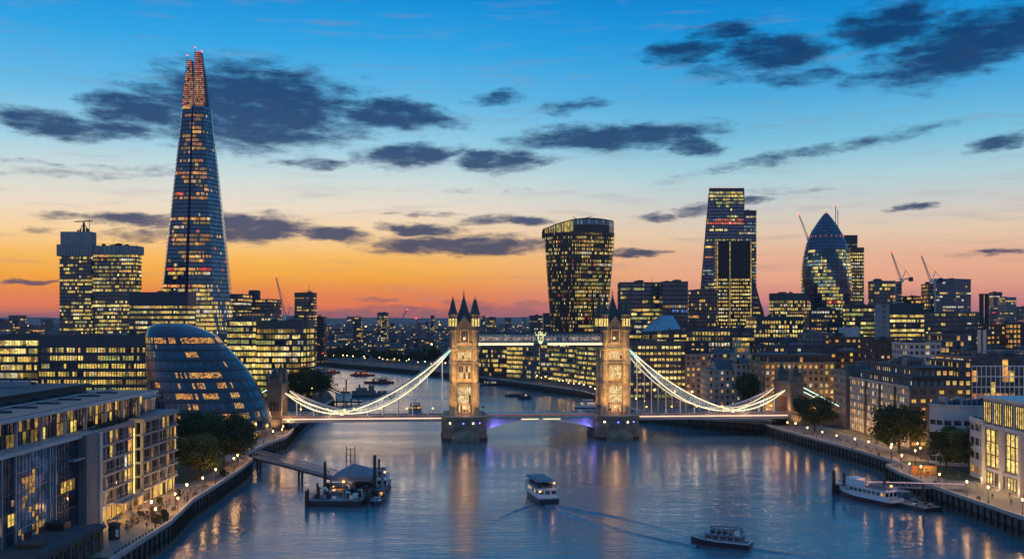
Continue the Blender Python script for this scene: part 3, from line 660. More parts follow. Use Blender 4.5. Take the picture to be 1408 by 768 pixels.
# leaning wedge tower with a stepped companion behind
def wedge():
    Y = 1250
    def lv(z):
        t = (z-ZG)/(Zp(256,Y)-ZG); xl = Xp(957,Y)+(Xp(976,Y)-Xp(957,Y))*t
        return [(xl,Y),(Xp(1023,Y),Y),(Xp(1024,Y),Y+26-8*t),(xl+3,Y+26-8*t)]
    zt = Zp(263,Y)
    bands = {1:.5,2:.7,3:.9,4:.9,5:.25,6:.3,7:.2,9:.85,10:.9,14:.2,17:.8,18:.2,19:.15,23:.9,24:.15,28:.3,31:.85,32:.2,36:.85}
    def fl(k, nf):
        q = nf-1-k
        return {0:.9,1:.95,2:.7,3:.12,8:.7,9:.8,10:.1,14:.85,15:.2,19:.7,23:.8,24:.5,28:.75,33:.7,34:.5,38:.8}.get(q, .04)*.72
    def pm(k, nf, e, j, n):
        q = nf-1-k
        if q in (8,9) and rnd.random() < .45: return RD
        if q in (19,30,31) and rnd.random() < .4: return RD
        if q in (36,37,41) and rnd.random() < .4: return CYN
    office('wedge_tower', 'leaning blue glass wedge tower with red lit storeys', None, zt, 4.2, 2.1, .3, [(Y1,4),(YG,4),(Y3,2),(CYN,1)], G_BLUE, NAVYC, cat='skyscraper', levels=[(ZG, lv(ZG)), (zt, lv(zt))], floors_lit=fl, pick_m=pm, run=.86, roof=0, parapet=4, fins=11)
    office('stepped_tower', 'slim blue glass tower with stepped top tucked behind the leaning wedge tower', rectp(1020,1040,1310,24), Zp(290,1310), 4.2, 2.3, .3, PAL_COOL, G_BLUE, NAVYC, cat='skyscraper', blank=6, roof=2)
    office('black_capped_tower', 'yellow lit office tower with a plain black upper third', rectp(986,1033,1100,16), Zp(332,1100), 4.0, 1.9, .82, PAL_OFF, glassm('black_glass', (.004,.004,.006), .3, .25), surf('black_cap', (.010,.010,.013), .6, .3, .3), cat='skyscraper', floors_lit=lambda k, nf: 0 if k > nf*.70 else (.9 if k%5 else .45), run=.9, roof=4, fins=13)
    for px in (986.4,1003.6,1032.6): q = MB(); q.box(Xp(px,1099)-.5,1098.2,ZG+20,Xp(px,1099)+.5,1098.9,Zp(332,1099),litm('edge_fin_glow',(1,.72,.25),.5) if px < 987 else bpy.data.materials['edge_fin_glow']); q.build('edge_fin_glow', bpy.data.objects['black_capped_tower'])  # pale edge fins, their brightness put in as a faint glow
    r = root('curved_gable_building', 'dark building with a curved gable right of the black capped tower', 'office', (Xp(1041,1150),1150,ZG)); m = MB(); pts = [(1034,446),(1034,378),(1038,388),(1042,402),(1046,416),(1050,428),(1052,446)]
    a = [(Xp(px,1150),Zp(py,1150)) for px, py in pts]
    m.poly([(x,1150,z) for x, z in a[::-1]], DARKC); m.poly([(x,1185,z) for x, z in a], DARKC)
    for (x0,z0_),(x1,z1_) in zip(a, a[1:]+a[:1]): m.poly([(x0,1150,z0_),(x0,1185,z0_),(x1,1185,z1_),(x1,1150,z1_)], NAVYC)
    m.build('body', r)
    for k in range(6):
        w = MB(); z = Zp(438-k*7,1150)
        w.box(Xp(1035.5,1150),1149.8,z,Xp(1035.5,1150)+9-k,1149.9,z+2,rnd.choice((Y2,G_BLUE,Y1)))
        w.build('window_band', r)
    # red beacons on the wedge top edge
    r2 = MB()
    for k in range(9): r2.obox((Xp(977+k*5.6,Y), Y-.6, Zp(259,Y)+.4), (1.0,.6,.8), 0, REDS)
    o = r2.build('roof_beacons', bpy.data.objects['wedge_tower'])
wedge()
# pickle-shaped tower with dark spiral bands
def gherkin():
    Y = 1200; cx, cy = Xp(1137,Y+30), Y+33
    prof = [(440,28.5),(425,31.5),(405,33.3),(385,33.6),(365,32.3),(350,30.2),(335,26.6),(322,21.5),(312,16),(303,10),(297,5.6),(293,2.2)]
    prof = [(Zp(py,Y+30), rr/F*(Y+30)) for py, rr in prof]
    def R(z):
        if z <= prof[0][0]: return prof[0][1]*(.93+.07*(z-ZG)/(prof[0][0]-ZG))
        for (za, ra), (zb, rb) in zip(prof, prof[1:]):
            if z <= zb:
                t = (z-za)/(zb-za); return ra+(rb-ra)*t
        return prof[-1][1]
    r = root('pickle_tower', 'rounded bullet shaped glass tower with dark spiral bands', 'skyscraper', (cx, cy, ZG)); n = 36
    def poly(z, k=1): return [(cx+R(z)*k*math.cos(2*math.pi*i/n-2.9), cy+R(z)*k*math.sin(2*math.pi*i/n-2.9)) for i in range(n)]
    nf = 44; zt = prof[-1][0]; fh = (zt-ZG)/nf
    b = MB(); b.skin([(ZG+k*fh, poly(ZG+k*fh)) for k in range(nf+1)], NAVYC, True, NAVYC); b.build('body', r)
    SPD = glassm('spiral_dark_glass', (.004,.006,.012), .15); NV = glassm('pickle_blue', (.01,.045,.10), .1, .8)
    for k in range(nf):
        z = ZG+k*fh; pk = rnd.choice((.55,.8,.9)) if k < 30 else .35 if k < 33 else .0
        def pm(e, j, nn, k=k):
            if k >= 33: return NV if (e+k)%2 else G_NAVY
            s = (e+k*.42) % 9
            if s < 2.6: return SPD
            if s < 3.4 or s > 8.2: return NV
            if k in (17,) and rnd.random() < .5: return RD
        band(poly(z), poly(z+fh), z, z+fh, 1.9, pk, [(Y1,3),(YG,5),(Y3,2),(CYN,2)], G_GREEN, .2, .9, .1, pm, .8, .09).build('window_band', r)
    c = MB(); c.obox((cx,cy,zt-.5),(2.6,2.6,2),0,REDS); c.build('beacon', r)
    rr = MB()
    for i in range(20):
        a = 2*math.pi*i/20; z = Zp(323,Y); rr.obox((cx+R(z)*1.01*math.cos(a), cy+R(z)*1.01*math.sin(a), z), (.9,.9,.9), 0, REDS)
    rr.build('ring_beacons', r)
    office('banded_tower', 'tall yellow banded office tower rising right beside the bullet shaped tower', rectp(1170,1188,1235,36), Zp(341,1235), 4, 2.2, .85, PAL_OFF, G_DARK, BRONZE, cat='skyscraper', blank=5, roof=2, run=.9)
    office('dark_blue_tower', 'dark blue tower with red lit crest behind the yellow banded tower', rectp(1158,1179,1300,34), Zp(324,1300), 4, 2.4, .3, [(Y2,3),(RD,1),(BLU,1)], G_NAVY, NAVYC, cat='skyscraper', blank=10, roof=3)
    t = root('construction_mast', 'thin red tipped construction mast behind the bullet shaped tower', 'mast', (Xp(1149,1320),1320,ZG)); m = MB(); m.tube((Xp(1149,1320),1320,ZG),(Xp(1149,1320),1320,Zp(283,1320)),.8,STEEL,.5); m.build('pole', t)
    m = MB(); m.obox((Xp(1149,1320),1320,Zp(283,1320)),(1.6,1.6,2),0,REDL); m.build('beacon', t); m = MB(); m.bar((Xp(1152,1320),1320,Zp(320,1320)),(Xp(1152,1320),1320,Zp(288,1320)),.7,.7,STEEL); m.build('hoist', t)
gherkin()
# rounded leaning glass hall
def hall():
    Y = 440; r = root('rounded_glass_hall', 'rounded leaning dark glass council hall with orange lit storeys', 'hall', (Xp(285,Y), Y, ZG))
    lv = [(601,226,352),(588,221,371),(574.5,213,371.5),(561,209,367),(547.5,206.5,361),(534,204.5,354),(520.5,203,346),(507,202,336),(493.5,201,325),(480,200.5,312),(472,200.3,303),(463,200,296),(458,200.5,287),(453,202,276),(448.5,204.5,264),(444.5,211,250)]
    n = 48
    def poly(i):
        py, a, b = lv[i]; xa, xb = Xp(a,Y), Xp(b,Y); cx, rx = (xa+xb)/2, (xb-xa)/2; ry = max(2, rx*.92) if i > 1 else rx*.9
        return Zp(py,Y), [(cx+rx*math.cos(2*math.pi*k/n-2.6), Y+(3*i/12)+ry*math.sin(2*math.pi*k/n-2.6)) for k in range(n)]
    LV = [poly(i) for i in range(len(lv))]
    b = MB(); b.skin(LV[1:], surf('hall_frame', (.014,.035,.06), .25, .3, .3), True, NAVYC); b.build('shell', r)
    HB = glassm('hall_blue', (.007,.034,.08), .1, .7, .45); HD = glassm('hall_dark', (.006,.016,.03), .12, .6, .45)
    pal = [(litm('hall_orange', (1,.42,.07), .85, .95, 1.3),5),(litm('hall_amber', (1,.55,.12), .7, .95, 1.3),3)]
    # lit stretches per storey, in shares of the visible width
    runs = {1:[(.04,.25,.7),(.40,.60,.6)],2:[(0,.36,.65),(.60,.82,.65)],3:[(.44,.52,.9)],4:[(.08,.20,.7),(.38,.72,.7)],5:[(.17,.23,1),(.52,.84,.6)],6:[(.38,.80,.85)],7:[(.02,.05,.5)],8:[(.56,.68,.9)],9:[(.22,.27,.6)],10:[(.0,.97,.9)]}
    for i in range(1, 10):
        z0_, p0 = LV[i]; z1_, p1 = LV[i+1]; mb = MB(); py, a, bb = lv[i]
        for k in range(n):
            if not facing(p0[k], p0[(k+1)%n], -.35): continue
            for h in range(3):
                u0, u1 = (h+.07)/3, (h+.93)/3; q = []
                for (u, v) in ((u0,.30),(u1,.30),(u1,.84),(u0,.84)):
                    xa = p0[k][0]+(p0[(k+1)%n][0]-p0[k][0])*u; ya = p0[k][1]+(p0[(k+1)%n][1]-p0[k][1])*u; xb = p1[k][0]+(p1[(k+1)%n][0]-p1[k][0])*u; yb = p1[k][1]+(p1[(k+1)%n][1]-p1[k][1])*u
                    q.append((xa+(xb-xa)*v, ya+(yb-ya)*v-.12, z0_+(z1_-z0_)*v))
                xm = sum(c[0] for c in q)/4; s = (xm-Xp(a,Y))/(Xp(bb,Y)-Xp(a,Y)); m = HB if rnd.random() < .6 else HD
                for (s0, s1, pr) in runs.get(i, []):
                    if s0 <= s <= s1 and rnd.random() < pr: m = pick(pal)
                if s > .93 and i < 6 and rnd.random() < .4: m = G_PALE
                if i in (2,3,4) and abs(s-(.87-.01*i)) < .03: m = pal[1][0]
                if m in (HB, HD) and rnd.random() < .018: m = pick(pal)
                mb.poly(q, m)
        mb.build('window_band', r)
    z0_, p0 = LV[10]; z1_, p1 = LV[11]
    mb = band(p0, p1, z0_, z1_, 1.2, .92, pal, HD, .1, .95, .15, None, .6, .1); mb.build('window_band', r)
    for i in range(1, 12):
        z, p = LV[i]; led = MB()
        for k in range(n):
            if facing(p[k], p[(k+1)%n], -.35): led.bar((*p[k], z),(*p[(k+1)%n], z),.42,.24,BLACKM)
        led.build('floor_edge', r)
    cp = MB(); RB = surf('hall_roof', (.010,.022,.06), .2, .2, .3); cp.skin([(z, scalep(p,1.015)) for z, p in LV[11:]], RB, True, RB); cp.build('roof', r)
    gp = root  # ground floor: glazed drum set back behind raking columns
    z1_, p1 = LV[1]; pin = scalep(p1, .80); d = MB(); d.prism(pin, ZG, z1_, DARKC); d.build('ground_floor', r)
    band(pin, pin, ZG, z1_, 1.6, .75, [(OR,4),(Y2,3),(O2,3)], G_DARK, .05, .9, .1, None, .6).build('lobby_glazing', r)
    for k in range(0, n, 3):
        if facing(p1[k], p1[(k+1)%n], -.2):
            c = MB(); q = scalep(p1, .95)[k]; c.tube((*scalep(p1,.93)[k],ZG),(*q,z1_),.38,STEEL,n=8); c.build('column', r)
    rim = MB()
    for k in range(n):
        if facing(p1[k], p1[(k+1)%n], -.35): rim.bar((*p1[k],z1_-.5),(*p1[(k+1)%n],z1_-.5),.9,.6,surf('rim',(.30,.22,.17),.5) if k == 0 else CONC)
    rim.build('soffit_rim', r)
hall()
# ---------------------------------------------------------------- the bridge (local axes: x along the deck, -y towards the camera)
def lamp(kind, loc, energy, color, parent=None, size=.4, spot=None, aim=None, blend=.6):
    d = bpy.data.lights.new(kind, 'SPOT' if spot else 'POINT'); d.energy = energy; d.color = color; d.shadow_soft_size = size
    o = bpy.data.objects.new(kind, d); COL.objects.link(o); o.location = loc
    if spot:
        d.spot_size = rad(spot); d.spot_blend = blend; v = Vector(aim)-Vector(loc); o.rotation_euler = v.to_track_quat('-Z','Y').to_euler()
    if parent: o.parent = parent
    return o
def bridge():
    br = root('suspension_bridge', 'floodlit stone towered bascule and suspension bridge across the river', 'bridge', (12.6, 482, 0), rad(5))
    ABS[br.name] = Vector((0,0,0))
    def B(mb, name, parent=br, **k): return mb.build(name, parent, world=False, **k)
    WIN = litm('tower_window', (1,.74,.36), 1.0, .5, .8); DOOR = litm('tower_door', (1,.40,.12), .9); DW = glassm('tower_dark_window', (.03,.028,.025)); TUR = litm('turret_window', (1,.72,.20), 1.3, .3)
    SL = surf('spire_slate', (.022,.042,.045), .6, .3, .6); CREST = litm('crest_gold_glow', (.95,.92,.45), 1.3, .7, 1.2); IRON = surf('bridge_iron', (.46,.52,.54), .5, .2, .6); IRON_T = surf('bridge_teal', (.05,.20,.22), .5, .2, .6)
    U = 35.4
    for sgn in (-1, 1):
        u0 = sgn*U
        # pier: granite, rounded cutwaters, coping
        p = MB(); out = []
        for k in range(13): t = math.pi*k/12; out.append((u0-10.2*math.cos(t), -11-8.6*math.sin(t)))
        for k in range(13): t = math.pi*k/12; out.append((u0+10.2*math.cos(t), 11+8.6*math.sin(t)))
        p.prism(out, -2, 9.4, GRAN); p.prism(offp(out, .55), 9.4, 10.2, GRAN, PAVE, True); p.prism(offp(out, .18), 10.2, 11.1, GRAN, PAVE)
        p.prism(offp(out, .35), -2, 1.4, ALGAE, GRAN)
        nose = MB(); nose.lathe([(6.5,-2),(6.3,2.2),(5.0,4.0),(2.6,5.1),(.3,5.5)], (u0, -17.6, 0), GRAN, 14)
        pr = B(p, 'pier'); B(nose, 'ice_breaker', pr, smooth=True)
        for du, m in ((-7,LAMPWH),(-1,BLUEL),(3.5,LAMPWH),(6.5,BLUEL)):
            q = MB(); t = math.acos(max(-1, min(1, -du/10.2))); q.obox((u0+du, -11.35-8.6*math.sin(t), 8.2),(.5,.4,.5),0,m); B(q, 'pier_lamp', pr)
        # tower
        t = MB(); w, d = 5.3, 7.2
        t.box(u0-w, -d, 11, u0+w, d, 44.4, STONE); tw = B(t, 'tower')
        for z, h, o in ((11,1.6,.55),(24.9,.8,.55),(26.2,.35,.3),(34.9,.8,.55),(36.2,.35,.3),(40.9,1.0,.9),(43.6,.8,.6)): cor = MB(); cor.box(u0-w-o, -d-o, z, u0+w+o, d+o, z+h, STONE); B(cor, 'cornice', tw)
        cor = MB(); cor.box(u0-w-1.3, -d-1.3, 41.95, u0+w+1.3, d+1.3, 42.2, IRON_T); B(cor, 'ledge', tw)
        # upper storey, gables
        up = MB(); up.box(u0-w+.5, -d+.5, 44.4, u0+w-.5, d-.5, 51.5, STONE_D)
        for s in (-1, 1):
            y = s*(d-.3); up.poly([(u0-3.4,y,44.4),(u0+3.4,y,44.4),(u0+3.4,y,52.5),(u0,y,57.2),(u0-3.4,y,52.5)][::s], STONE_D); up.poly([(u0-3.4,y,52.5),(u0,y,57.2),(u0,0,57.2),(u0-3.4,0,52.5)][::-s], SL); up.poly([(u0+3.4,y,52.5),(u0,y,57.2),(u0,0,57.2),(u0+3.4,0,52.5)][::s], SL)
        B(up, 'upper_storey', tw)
        rf = MB(); hw, hd = w-.4, d-.4
        for a, b in (((-hw,-hd),(hw,-hd)),((hw,-hd),(hw,hd)),((hw,hd),(-hw,hd)),((-hw,hd),(-hw,-hd))): rf.poly([(u0+a[0],a[1],51.5),(u0+b[0],b[1],51.5),(u0+b[0]*.36,b[1]*.30,60.5),(u0+a[0]*.36,a[1]*.30,60.5)], SL); rf.poly([(u0+a[0]*.36,a[1]*.30,60.5),(u0+b[0]*.36,b[1]*.30,60.5),(u0+b[0]*.04,b[1]*.04,66.4),(u0+a[0]*.04,a[1]*.04,66.4)], SL)
        r_ = B(rf, 'main_spire', tw)
        f = MB(); f.tube((u0,0,66),(u0,0,70),.22,BLACKM,.05); f.bar((u0-.7,0,68),(u0+.7,0,68),.2,.2,BLACKM); f.obox((u0,0,66.2),(.7,.7,.7),.7,STONE); B(f, 'finial', tw)
        for sx in (-1, 1):
            for sy in (-1, 1):
                c = (u0+sx*(w-.1), sy*(d-.1), 0); q = MB(); q.lathe([(1.75,11),(1.75,24.9),(2.15,25.2),(2.15,26),(1.6,26.3),(1.6,34.9),(2.1,35.2),(2.1,36),(1.55,36.3),(1.55,40.9),(2.4,41.3),(2.4,42),(1.7,42.4)], c, STONE, 8, math.pi/8)
                tq = B(q, 'corner_shaft', tw)
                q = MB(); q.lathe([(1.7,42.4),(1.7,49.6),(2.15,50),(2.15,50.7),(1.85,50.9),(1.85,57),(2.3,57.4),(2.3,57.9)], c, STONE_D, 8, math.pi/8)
                for a in range(8):
                    an = math.pi/8+math.pi*(a+.5)/4
                    if math.sin(an) < .5: q.obox((c[0]+1.74*math.cos(an), c[1]+1.74*math.sin(an), 52.2), (.10,.85,3.6), an, TUR)
                tq = B(q, 'turret', tw)
                q = MB(); q.lathe([(2.25,57.9),(1.5,60),(.85,62.6),(.08,65.4)], c, SL, 8, math.pi/8); q.tube((c[0],c[1],65.2),(c[0],c[1],66.8),.14,BLACKM,.04); B(q, 'turret_spire', tw)
        for s in (-1,1):
            q = MB()
            for zz0, zz1 in ((12.7,24.8),(26.7,34.8),(36.7,40.8)): q.box(u0+s*3.55-.12,-d-.28,zz0,u0+s*3.55+.12,-d+.02,zz1,STONE_D)
            q.bar((u0+s*3.55,-d-.05,12),(u0+s*3.55,-d-.05,41),.1,.1,STONE_D); B(q, 'buttress', tw)
        # windows on the four faces
        def windows(face):
            y = -d-.03 if face == 0 else d+.03
            def pane(x0, x1, z0, z1, m, arch=False):
                q = MB(); yy = y-.02 if face == 0 else y+.02; n = max(1, round((x1-x0)/1.0))
                for k in range(n):
                    a, b = x0+(x1-x0)*(k+.10)/n, x0+(x1-x0)*(k+.90)/n
                    for (za, zb) in ((z0, z0+(z1-z0)*.46), (z0+(z1-z0)*.52, z1)):
                        pts = [(a,yy,za),(b,yy,za),(b,yy,zb),(a,yy,zb)]
                        if arch and zb == z1: pts = [(a,yy,za),(b,yy,za),(b,yy,zb-.6),((a+b)/2,yy,zb),(a,yy,zb-.6)]
                        mm = m if rnd.random() < .88 or m is DW else DW
                        q.poly(pts if face == 0 else pts[::-1], mm)
                for (a, b, c_, e) in ((x0-.35,x0,z0-.3,z1+.3),(x1,x1+.35,z0-.3,z1+.3),(x0-.35,x1+.35,z1,z1+.35),(x0-.5,x1+.5,z0-.4,z0)): q.box(a, y-.35 if face == 0 else y, c_, b, y if face == 0 else y+.35, e, STONE)
                B(q, 'tower_window', tw)
            pane(u0-3.0, u0+3.0, 16.6, 24.4, WIN, True); pane(u0-2.7, u0-.9, 11.8, 15.6, WIN, True); pane(u0-.7,u0+.7,11.8,15.8,DOOR,True); pane(u0+.9,u0+2.7,11.8,15.6,WIN,True)
            pane(u0-2.7, u0+2.7, 27.9, 33.9, WIN, True); pane(u0-3.1, u0+3.1, 36.9, 40.6, WIN, True); pane(u0-1.7,u0+1.7,44.8,50.2,DW,True)
        windows(0); windows(1)
        for sx in (-1, 1):      # arch over the roadway on the end faces
            q = MB(); x = u0+sx*(w+.04); pts = [(x,-4,11.1),(x,4,11.1),(x,4,17)]+[(x,4*math.cos(a*math.pi/8),17+3*math.sin(a*math.pi/8)) for a in range(1,8)]+[(x,-4,17)]
            q.poly(pts if sx > 0 else pts[::-1], DW); B(q, 'road_arch', tw)
            for z0, z1 in ((28,33.4),(37,40.4)):
                q = MB()
                for k in range(4): y = -3+k*1.7; q.box(x-.02*sx, y, z0, x+.05*sx, y+1.1, z1, DW if rnd.random() < .5 else WIN)
                q.box(x-.02, -3.4, z1+.1, x+.3*sx, 3.6, z1+.4, STONE); B(q, 'tower_window', tw)
        # floodlights on the pier deck and on each ledge
        for du in (-6.2, -2.2, 2.2, 6.2):
            lamp('floodlight', (u0+du, -14.5, 11.6), 8200, (1,.55,.15), tw, .5, 75, (u0+du*.7, -7, 27), .8)
        for z, e in ((26.6, 1800), (36.6, 1300), (42.6, 700)):
            for du in (-4.3, 0, 4.3): lamp('floodlight', (u0+du, -10.4, z-.8), e*2.6, (1,.54,.15), tw, .4, 110, (u0+du*.9, -6.6, z+5), .8)
        for y in (-5, 5): lamp('floodlight', (u0-9.8, y, 12), 3800, (1,.52,.15), tw, .5, 90, (u0-5, y*.6, 28), .8)
        lamp('arch_lamp', (u0, -8.6, 14.5), 900, (1,.5,.2), tw, .5)
        lamp('turret_lamp', (u0, -10.5, 46.5), 900, (1,.6,.25), tw, .4)
        for y in (-18,):                                    # coloured lamps under the bascule
            pass
    # fixed side spans
    for sgn in (-1, 1):
        a, b = sgn*(U+10), sgn*122; x0, x1 = min(a,b), max(a,b)
        q = MB(); q.box(x0,-9,9.0,x1,9,10.4,IRON_T); q.box(x0,-9.2,8.4,x1,-8.7,9.6,STEEL); q.box(x0,8.7,8.4,x1,9.2,9.6,STEEL); q.box(x0,-8.4,10.4,x1,8.4,10.46,ASPH)
        dk = B(q, 'side_deck')
        for y in (-9.15, 9.05):
            q = MB(); q.box(x0,y,11.5,x1,y+.12,11.65,IRON); q.box(x0,y,10.4,x1,y+.12,10.6,IRON); n = int((x1-x0)/1.5)
            for k in range(n): xx = x0+(k+.5)*(x1-x0)/n; q.bar((xx-.5,y+.06,10.6),(xx+.5,y+.06,11.5),.1,.1,IRON); q.bar((xx+.5,y+.06,10.6),(xx-.5,y+.06,11.5),.1,.1,IRON)
            if y < 0: q.box(x0,y+.03,10.6,x1,y+.09,11.4,bpy.data.materials.get('parapet_red') or surf('parapet_red',(.26,.09,.05),.7,.6,1.2))
            B(q, 'parapet', dk)
            if y < 0: [lamp('deck_light', (x0+(k+.5)*(x1-x0)/8, -12.2, 12.8), 190, (1,.52,.32), dk, .4) for k in range(8)]
        q = MB(); q.box(x0,-9.34,9.75,x1,-9.22,10.2,PINKS); B(q, 'light_strip', dk)
    # bascules between the piers: arched girders with a braced web
    for sgn in (-1, 1):
        q = MB(); xe = sgn*(U-10); n = 10; zb = lambda t: 9.2-4.0*t**1.6
        for k in range(n):
            t0, t1 = k/n, (k+1)/n; xa, xb = xe*t0, xe*t1
            for y in (-8.6, 8.3):
                q.bar((xa,y,zb(t0)),(xb,y,zb(t1)),.3,.5,IRON); q.bar((xa,y,zb(t0)),(xb,y,9.8),.22,.25,IRON) if k > 3 else None
                q.bar((xb,y,zb(t1)),(xb,y,10),.25,.3,IRON)
        q.box(min(0,xe)+.05*(sgn>0),-9,9.5,max(0,xe)-.05*(sgn<0),9,10.5,IRON_T)
        WEB = surf('bascule_web', (.55,.57,.62), .6, .2, .6)
        for k in range(n): t0, t1 = k/n, (k+1)/n; q.poly([(xe*t0,-7.2,zb(t0)),(xe*t1,-7.2,zb(t1)),(xe*t1,-7.2,9.5),(xe*t0,-7.2,9.5)], WEB)
        bs = B(q, 'bascule'); 
        lamp('bascule_lamp', (xe*.92, -9.8, 4.4), 4600, (.20,.16,1), bs, 1.3, 130, (xe*.62, -7.3, 8.2), .8); lamp('bascule_lamp', (xe*.97, -12.5, 7.0), 260, (.26,.16,1), bs, 1.6)
        q = MB(); q.box(xe*.04,-9.15,9.0,xe*.36,-8.95,9.4,STRIP); B(q, 'light_strip', bs)
        q = MB(); x0, x1 = min(0,xe), max(0,xe); q.box(x0,-9.1,11.5,x1,-9,11.65,IRON); m = int((x1-x0)/1.4)
        for k in range(m): xx = x0+(k+.5)*(x1-x0)/m; q.bar((xx-.45,-9.05,10.5),(xx+.45,-9.05,11.5),.1,.1,IRON); q.bar((xx+.45,-9.05,10.5),(xx-.45,-9.05,11.5),.1,.1,IRON)
        q.box(x0,-9.02,10.5,x1,-8.98,11.45,bpy.data.materials['parapet_red'])
        B(q, 'parapet', bs)
        for k in range(5): lamp('deck_light', (xe*(.1+.2*k), -12, 12.6), 170, (1,.5,.3), bs, .4)
    # high level walkways
    for y in (-6.2, 6.2):
        q = MB(); x0, x1 = -U+5.5, U-5.5; q.box(x0,y-1.7,43.9,x1,y+1.7,44.5,IRON_T); q.box(x0,y-1.7,48.2,x1,y+1.7,48.6,IRON_T)
        for k in range(2): q.box(x0,y-1.4,48.6,x1,y+1.4,49.3,SLATE) if k == 0 else None
        n = 34
        for k in range(n):
            xa, xb = x0+(x1-x0)*k/n, x0+(x1-x0)*(k+1)/n
            for yy in (y-1.6, y+1.6):
                q.bar((xa,yy,44.5),(xb,yy,48.2),.14,.16,IRON); q.bar((xb,yy,44.5),(xa,yy,48.2),.14,.16,IRON); q.bar((xa,yy,44.5),(xa,yy,48.2),.22,.2,IRON)
        wk = B(q, 'walkway')
        q = MB(); m = 40; WL = litm('walkway_glow', (1,.66,.42), .5, .9, 1.0)
        for k in range(m):
            xa, xb = x0+(x1-x0)*(k+.08)/m, x0+(x1-x0)*(k+.92)/m; q.box(xa,y-1.3,45.6,xb,y-1.25,47.2,WL if rnd.random() < .8 else DW)
        B(q, 'walkway_glazing', wk)
        if y < 0:
            for xa, xb in ((x0+.5,-3.3),(3.3,x1-.5)): q = MB(); q.box(xa,y-1.95,43.4,xb,y-1.8,44.45,STRIP); B(q, 'light_strip', wk)
            # crest: shield between two supporters under a crown, lit look put in as glow
            q = MB(); yy = y-2.05
            sh = [(-1.9,49.2),(-2.0,45.6),(-1.2,43.8),(0,42.8),(1.2,43.8),(2.0,45.6),(1.9,49.2)]
            q.poly([(x,yy,z) for x, z in sh], CREST); q.poly([(x,yy+.5,z) for x, z in sh[::-1]], IRON)
            for (xa,za),(xb,zb_) in zip(sh, sh[1:]+sh[:1]): q.poly([(xa,yy,za),(xa,yy+.5,za),(xb,yy+.5,zb_),(xb,yy,zb_)], IRON_T)
            for k in range(5): x = -1.2+k*.6; q.bar((x,yy+.2,49.5),(x*1.15,yy+.2,51.2-abs(x)*.5),.35,.35,CREST)
            q.box(-1.5,yy,49.2,1.5,yy+.4,49.6,CREST)
            for s in (-1,1): q.tube((s*2.6,yy+.2,43.6),(s*2.9,yy+.2,48.2),.55,IRON_T,.45); q.tube((s*2.9,yy+.2,48.2),(s*3.5,yy+.2,50.6),.32,CREST,.15); q.obox((s*2.8,yy+.2,48.3),(.9,.7,1.0),0,CREST)
            q.box(-.9,yy-.08,45.0,-.2,yy-.02,48.4,IRON_T); q.box(.2,yy-.08,45.0,.9,yy-.02,46.5,IRON_T); q.box(.2,yy-.08,47,.9,yy-.02,48.4,IRON_T)
            q.v = [(x*.74, y_, 46.6+(z-46.6)*.74) for x, y_, z in q.v]; B(q, 'crest', wk)
    # suspension chains: a stiffened truss from each tower to the low point, a short one up to the abutment
    GL = glow('chain_lamp', (1,.76,.40), 2.2)
    for sgn in (-1, 1):
        for y in (-7.8, 7.8):
            segs = []
            for (xa, za, xb, zb_, su, sl_, n) in ((U+5.6,42.2,91.5,12.4,4.4,8.6,22),(91.5,12.4,117,21.8,.9,3.0,10)):
                up = []; lo = []
                for k in range(n+1):
                    t = k/n; x = xa+(xb-xa)*t; z = za+(zb_-za)*t; up.append((sgn*x,y,z-4*su*t*(1-t))); lo.append((sgn*x,y,z-4*sl_*t*(1-t)))
                q = MB()
                for k in range(n):
                    q.bar(up[k],up[k+1],.6,.75,IRON); q.bar(lo[k],lo[k+1],.6,.75,IRON)
                    if k: q.bar(up[k],lo[k],.28,.30,IRON)
                    q.bar(up[k],lo[k+1],.24,.24,IRON); q.bar(lo[k],up[k+1],.24,.24,IRON)
                ch = B(q, 'chain')
                for pts in ((up, lo) if y < 0 else (lo,)):
                    q = MB(); d_ = -.36
                    for k in range(n): a_, b_ = pts[k], pts[k+1]; q.bar((a_[0],a_[1]+d_,a_[2]),(b_[0],b_[1]+d_,b_[2]),.10,.22 if y < 0 else .13,GL if not (k < 2 and n > 12) else STRIP_G)
                    B(q, 'light_strip', ch)
                if y < 0:
                    for k in range(2, n, 4): lamp('chain_fill', ((up[k][0]+lo[k][0])/2, y-3.2, (up[k][2]+lo[k][2])/2), 520, (1,.8,.5), ch, .6)  # lights added in front of the chain, standing in for deck lighting
                segs.append(lo)
            for lo in segs:
                for k in range(2, len(lo)-1, 3):
                    q = MB(); q.tube((lo[k][0],y,10.4),(lo[k][0],y,lo[k][2]),.24,WHITEP,n=5); B(q, 'hanger')
            q = MB(); q.tube((sgn*91.5,y-.9,12.2),(sgn*91.5,y+.6,12.2),1.25,IRON,n=12); q.tube((sgn*91.5,y-1.0,12.2),(sgn*91.5,y-.92,12.2),.8,glow('medallion',(1,.72,.35),1.2) if y < 0 and sgn < 0 else STRIP,n=12); q.box(sgn*91.5-.8,y-.7,8.5,sgn*91.5+.8,y+.7,11.4,IRON_T); B(q, 'chain_pin')
            lamp('chain_fill', (sgn*91.5, y-3, 14.5), 260, (1,.75,.42), br, .5)  # added fill light in front of the chain's low point
        # abutment tower with road arch
        q = MB(); x = sgn*121.5
        for y in (-9.5, 9.5):
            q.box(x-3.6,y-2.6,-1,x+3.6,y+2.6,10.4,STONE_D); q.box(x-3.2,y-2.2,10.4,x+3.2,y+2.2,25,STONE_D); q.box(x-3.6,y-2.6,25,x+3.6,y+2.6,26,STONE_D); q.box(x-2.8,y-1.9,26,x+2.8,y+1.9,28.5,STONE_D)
        q.box(x-3,-7.3,18.5,x+3,7.3,24.8,STONE_D); q.box(x-3.3,-7.3,24.8,x+3.3,7.3,25.6,STONE_D); ab = B(q, 'abutment_tower')
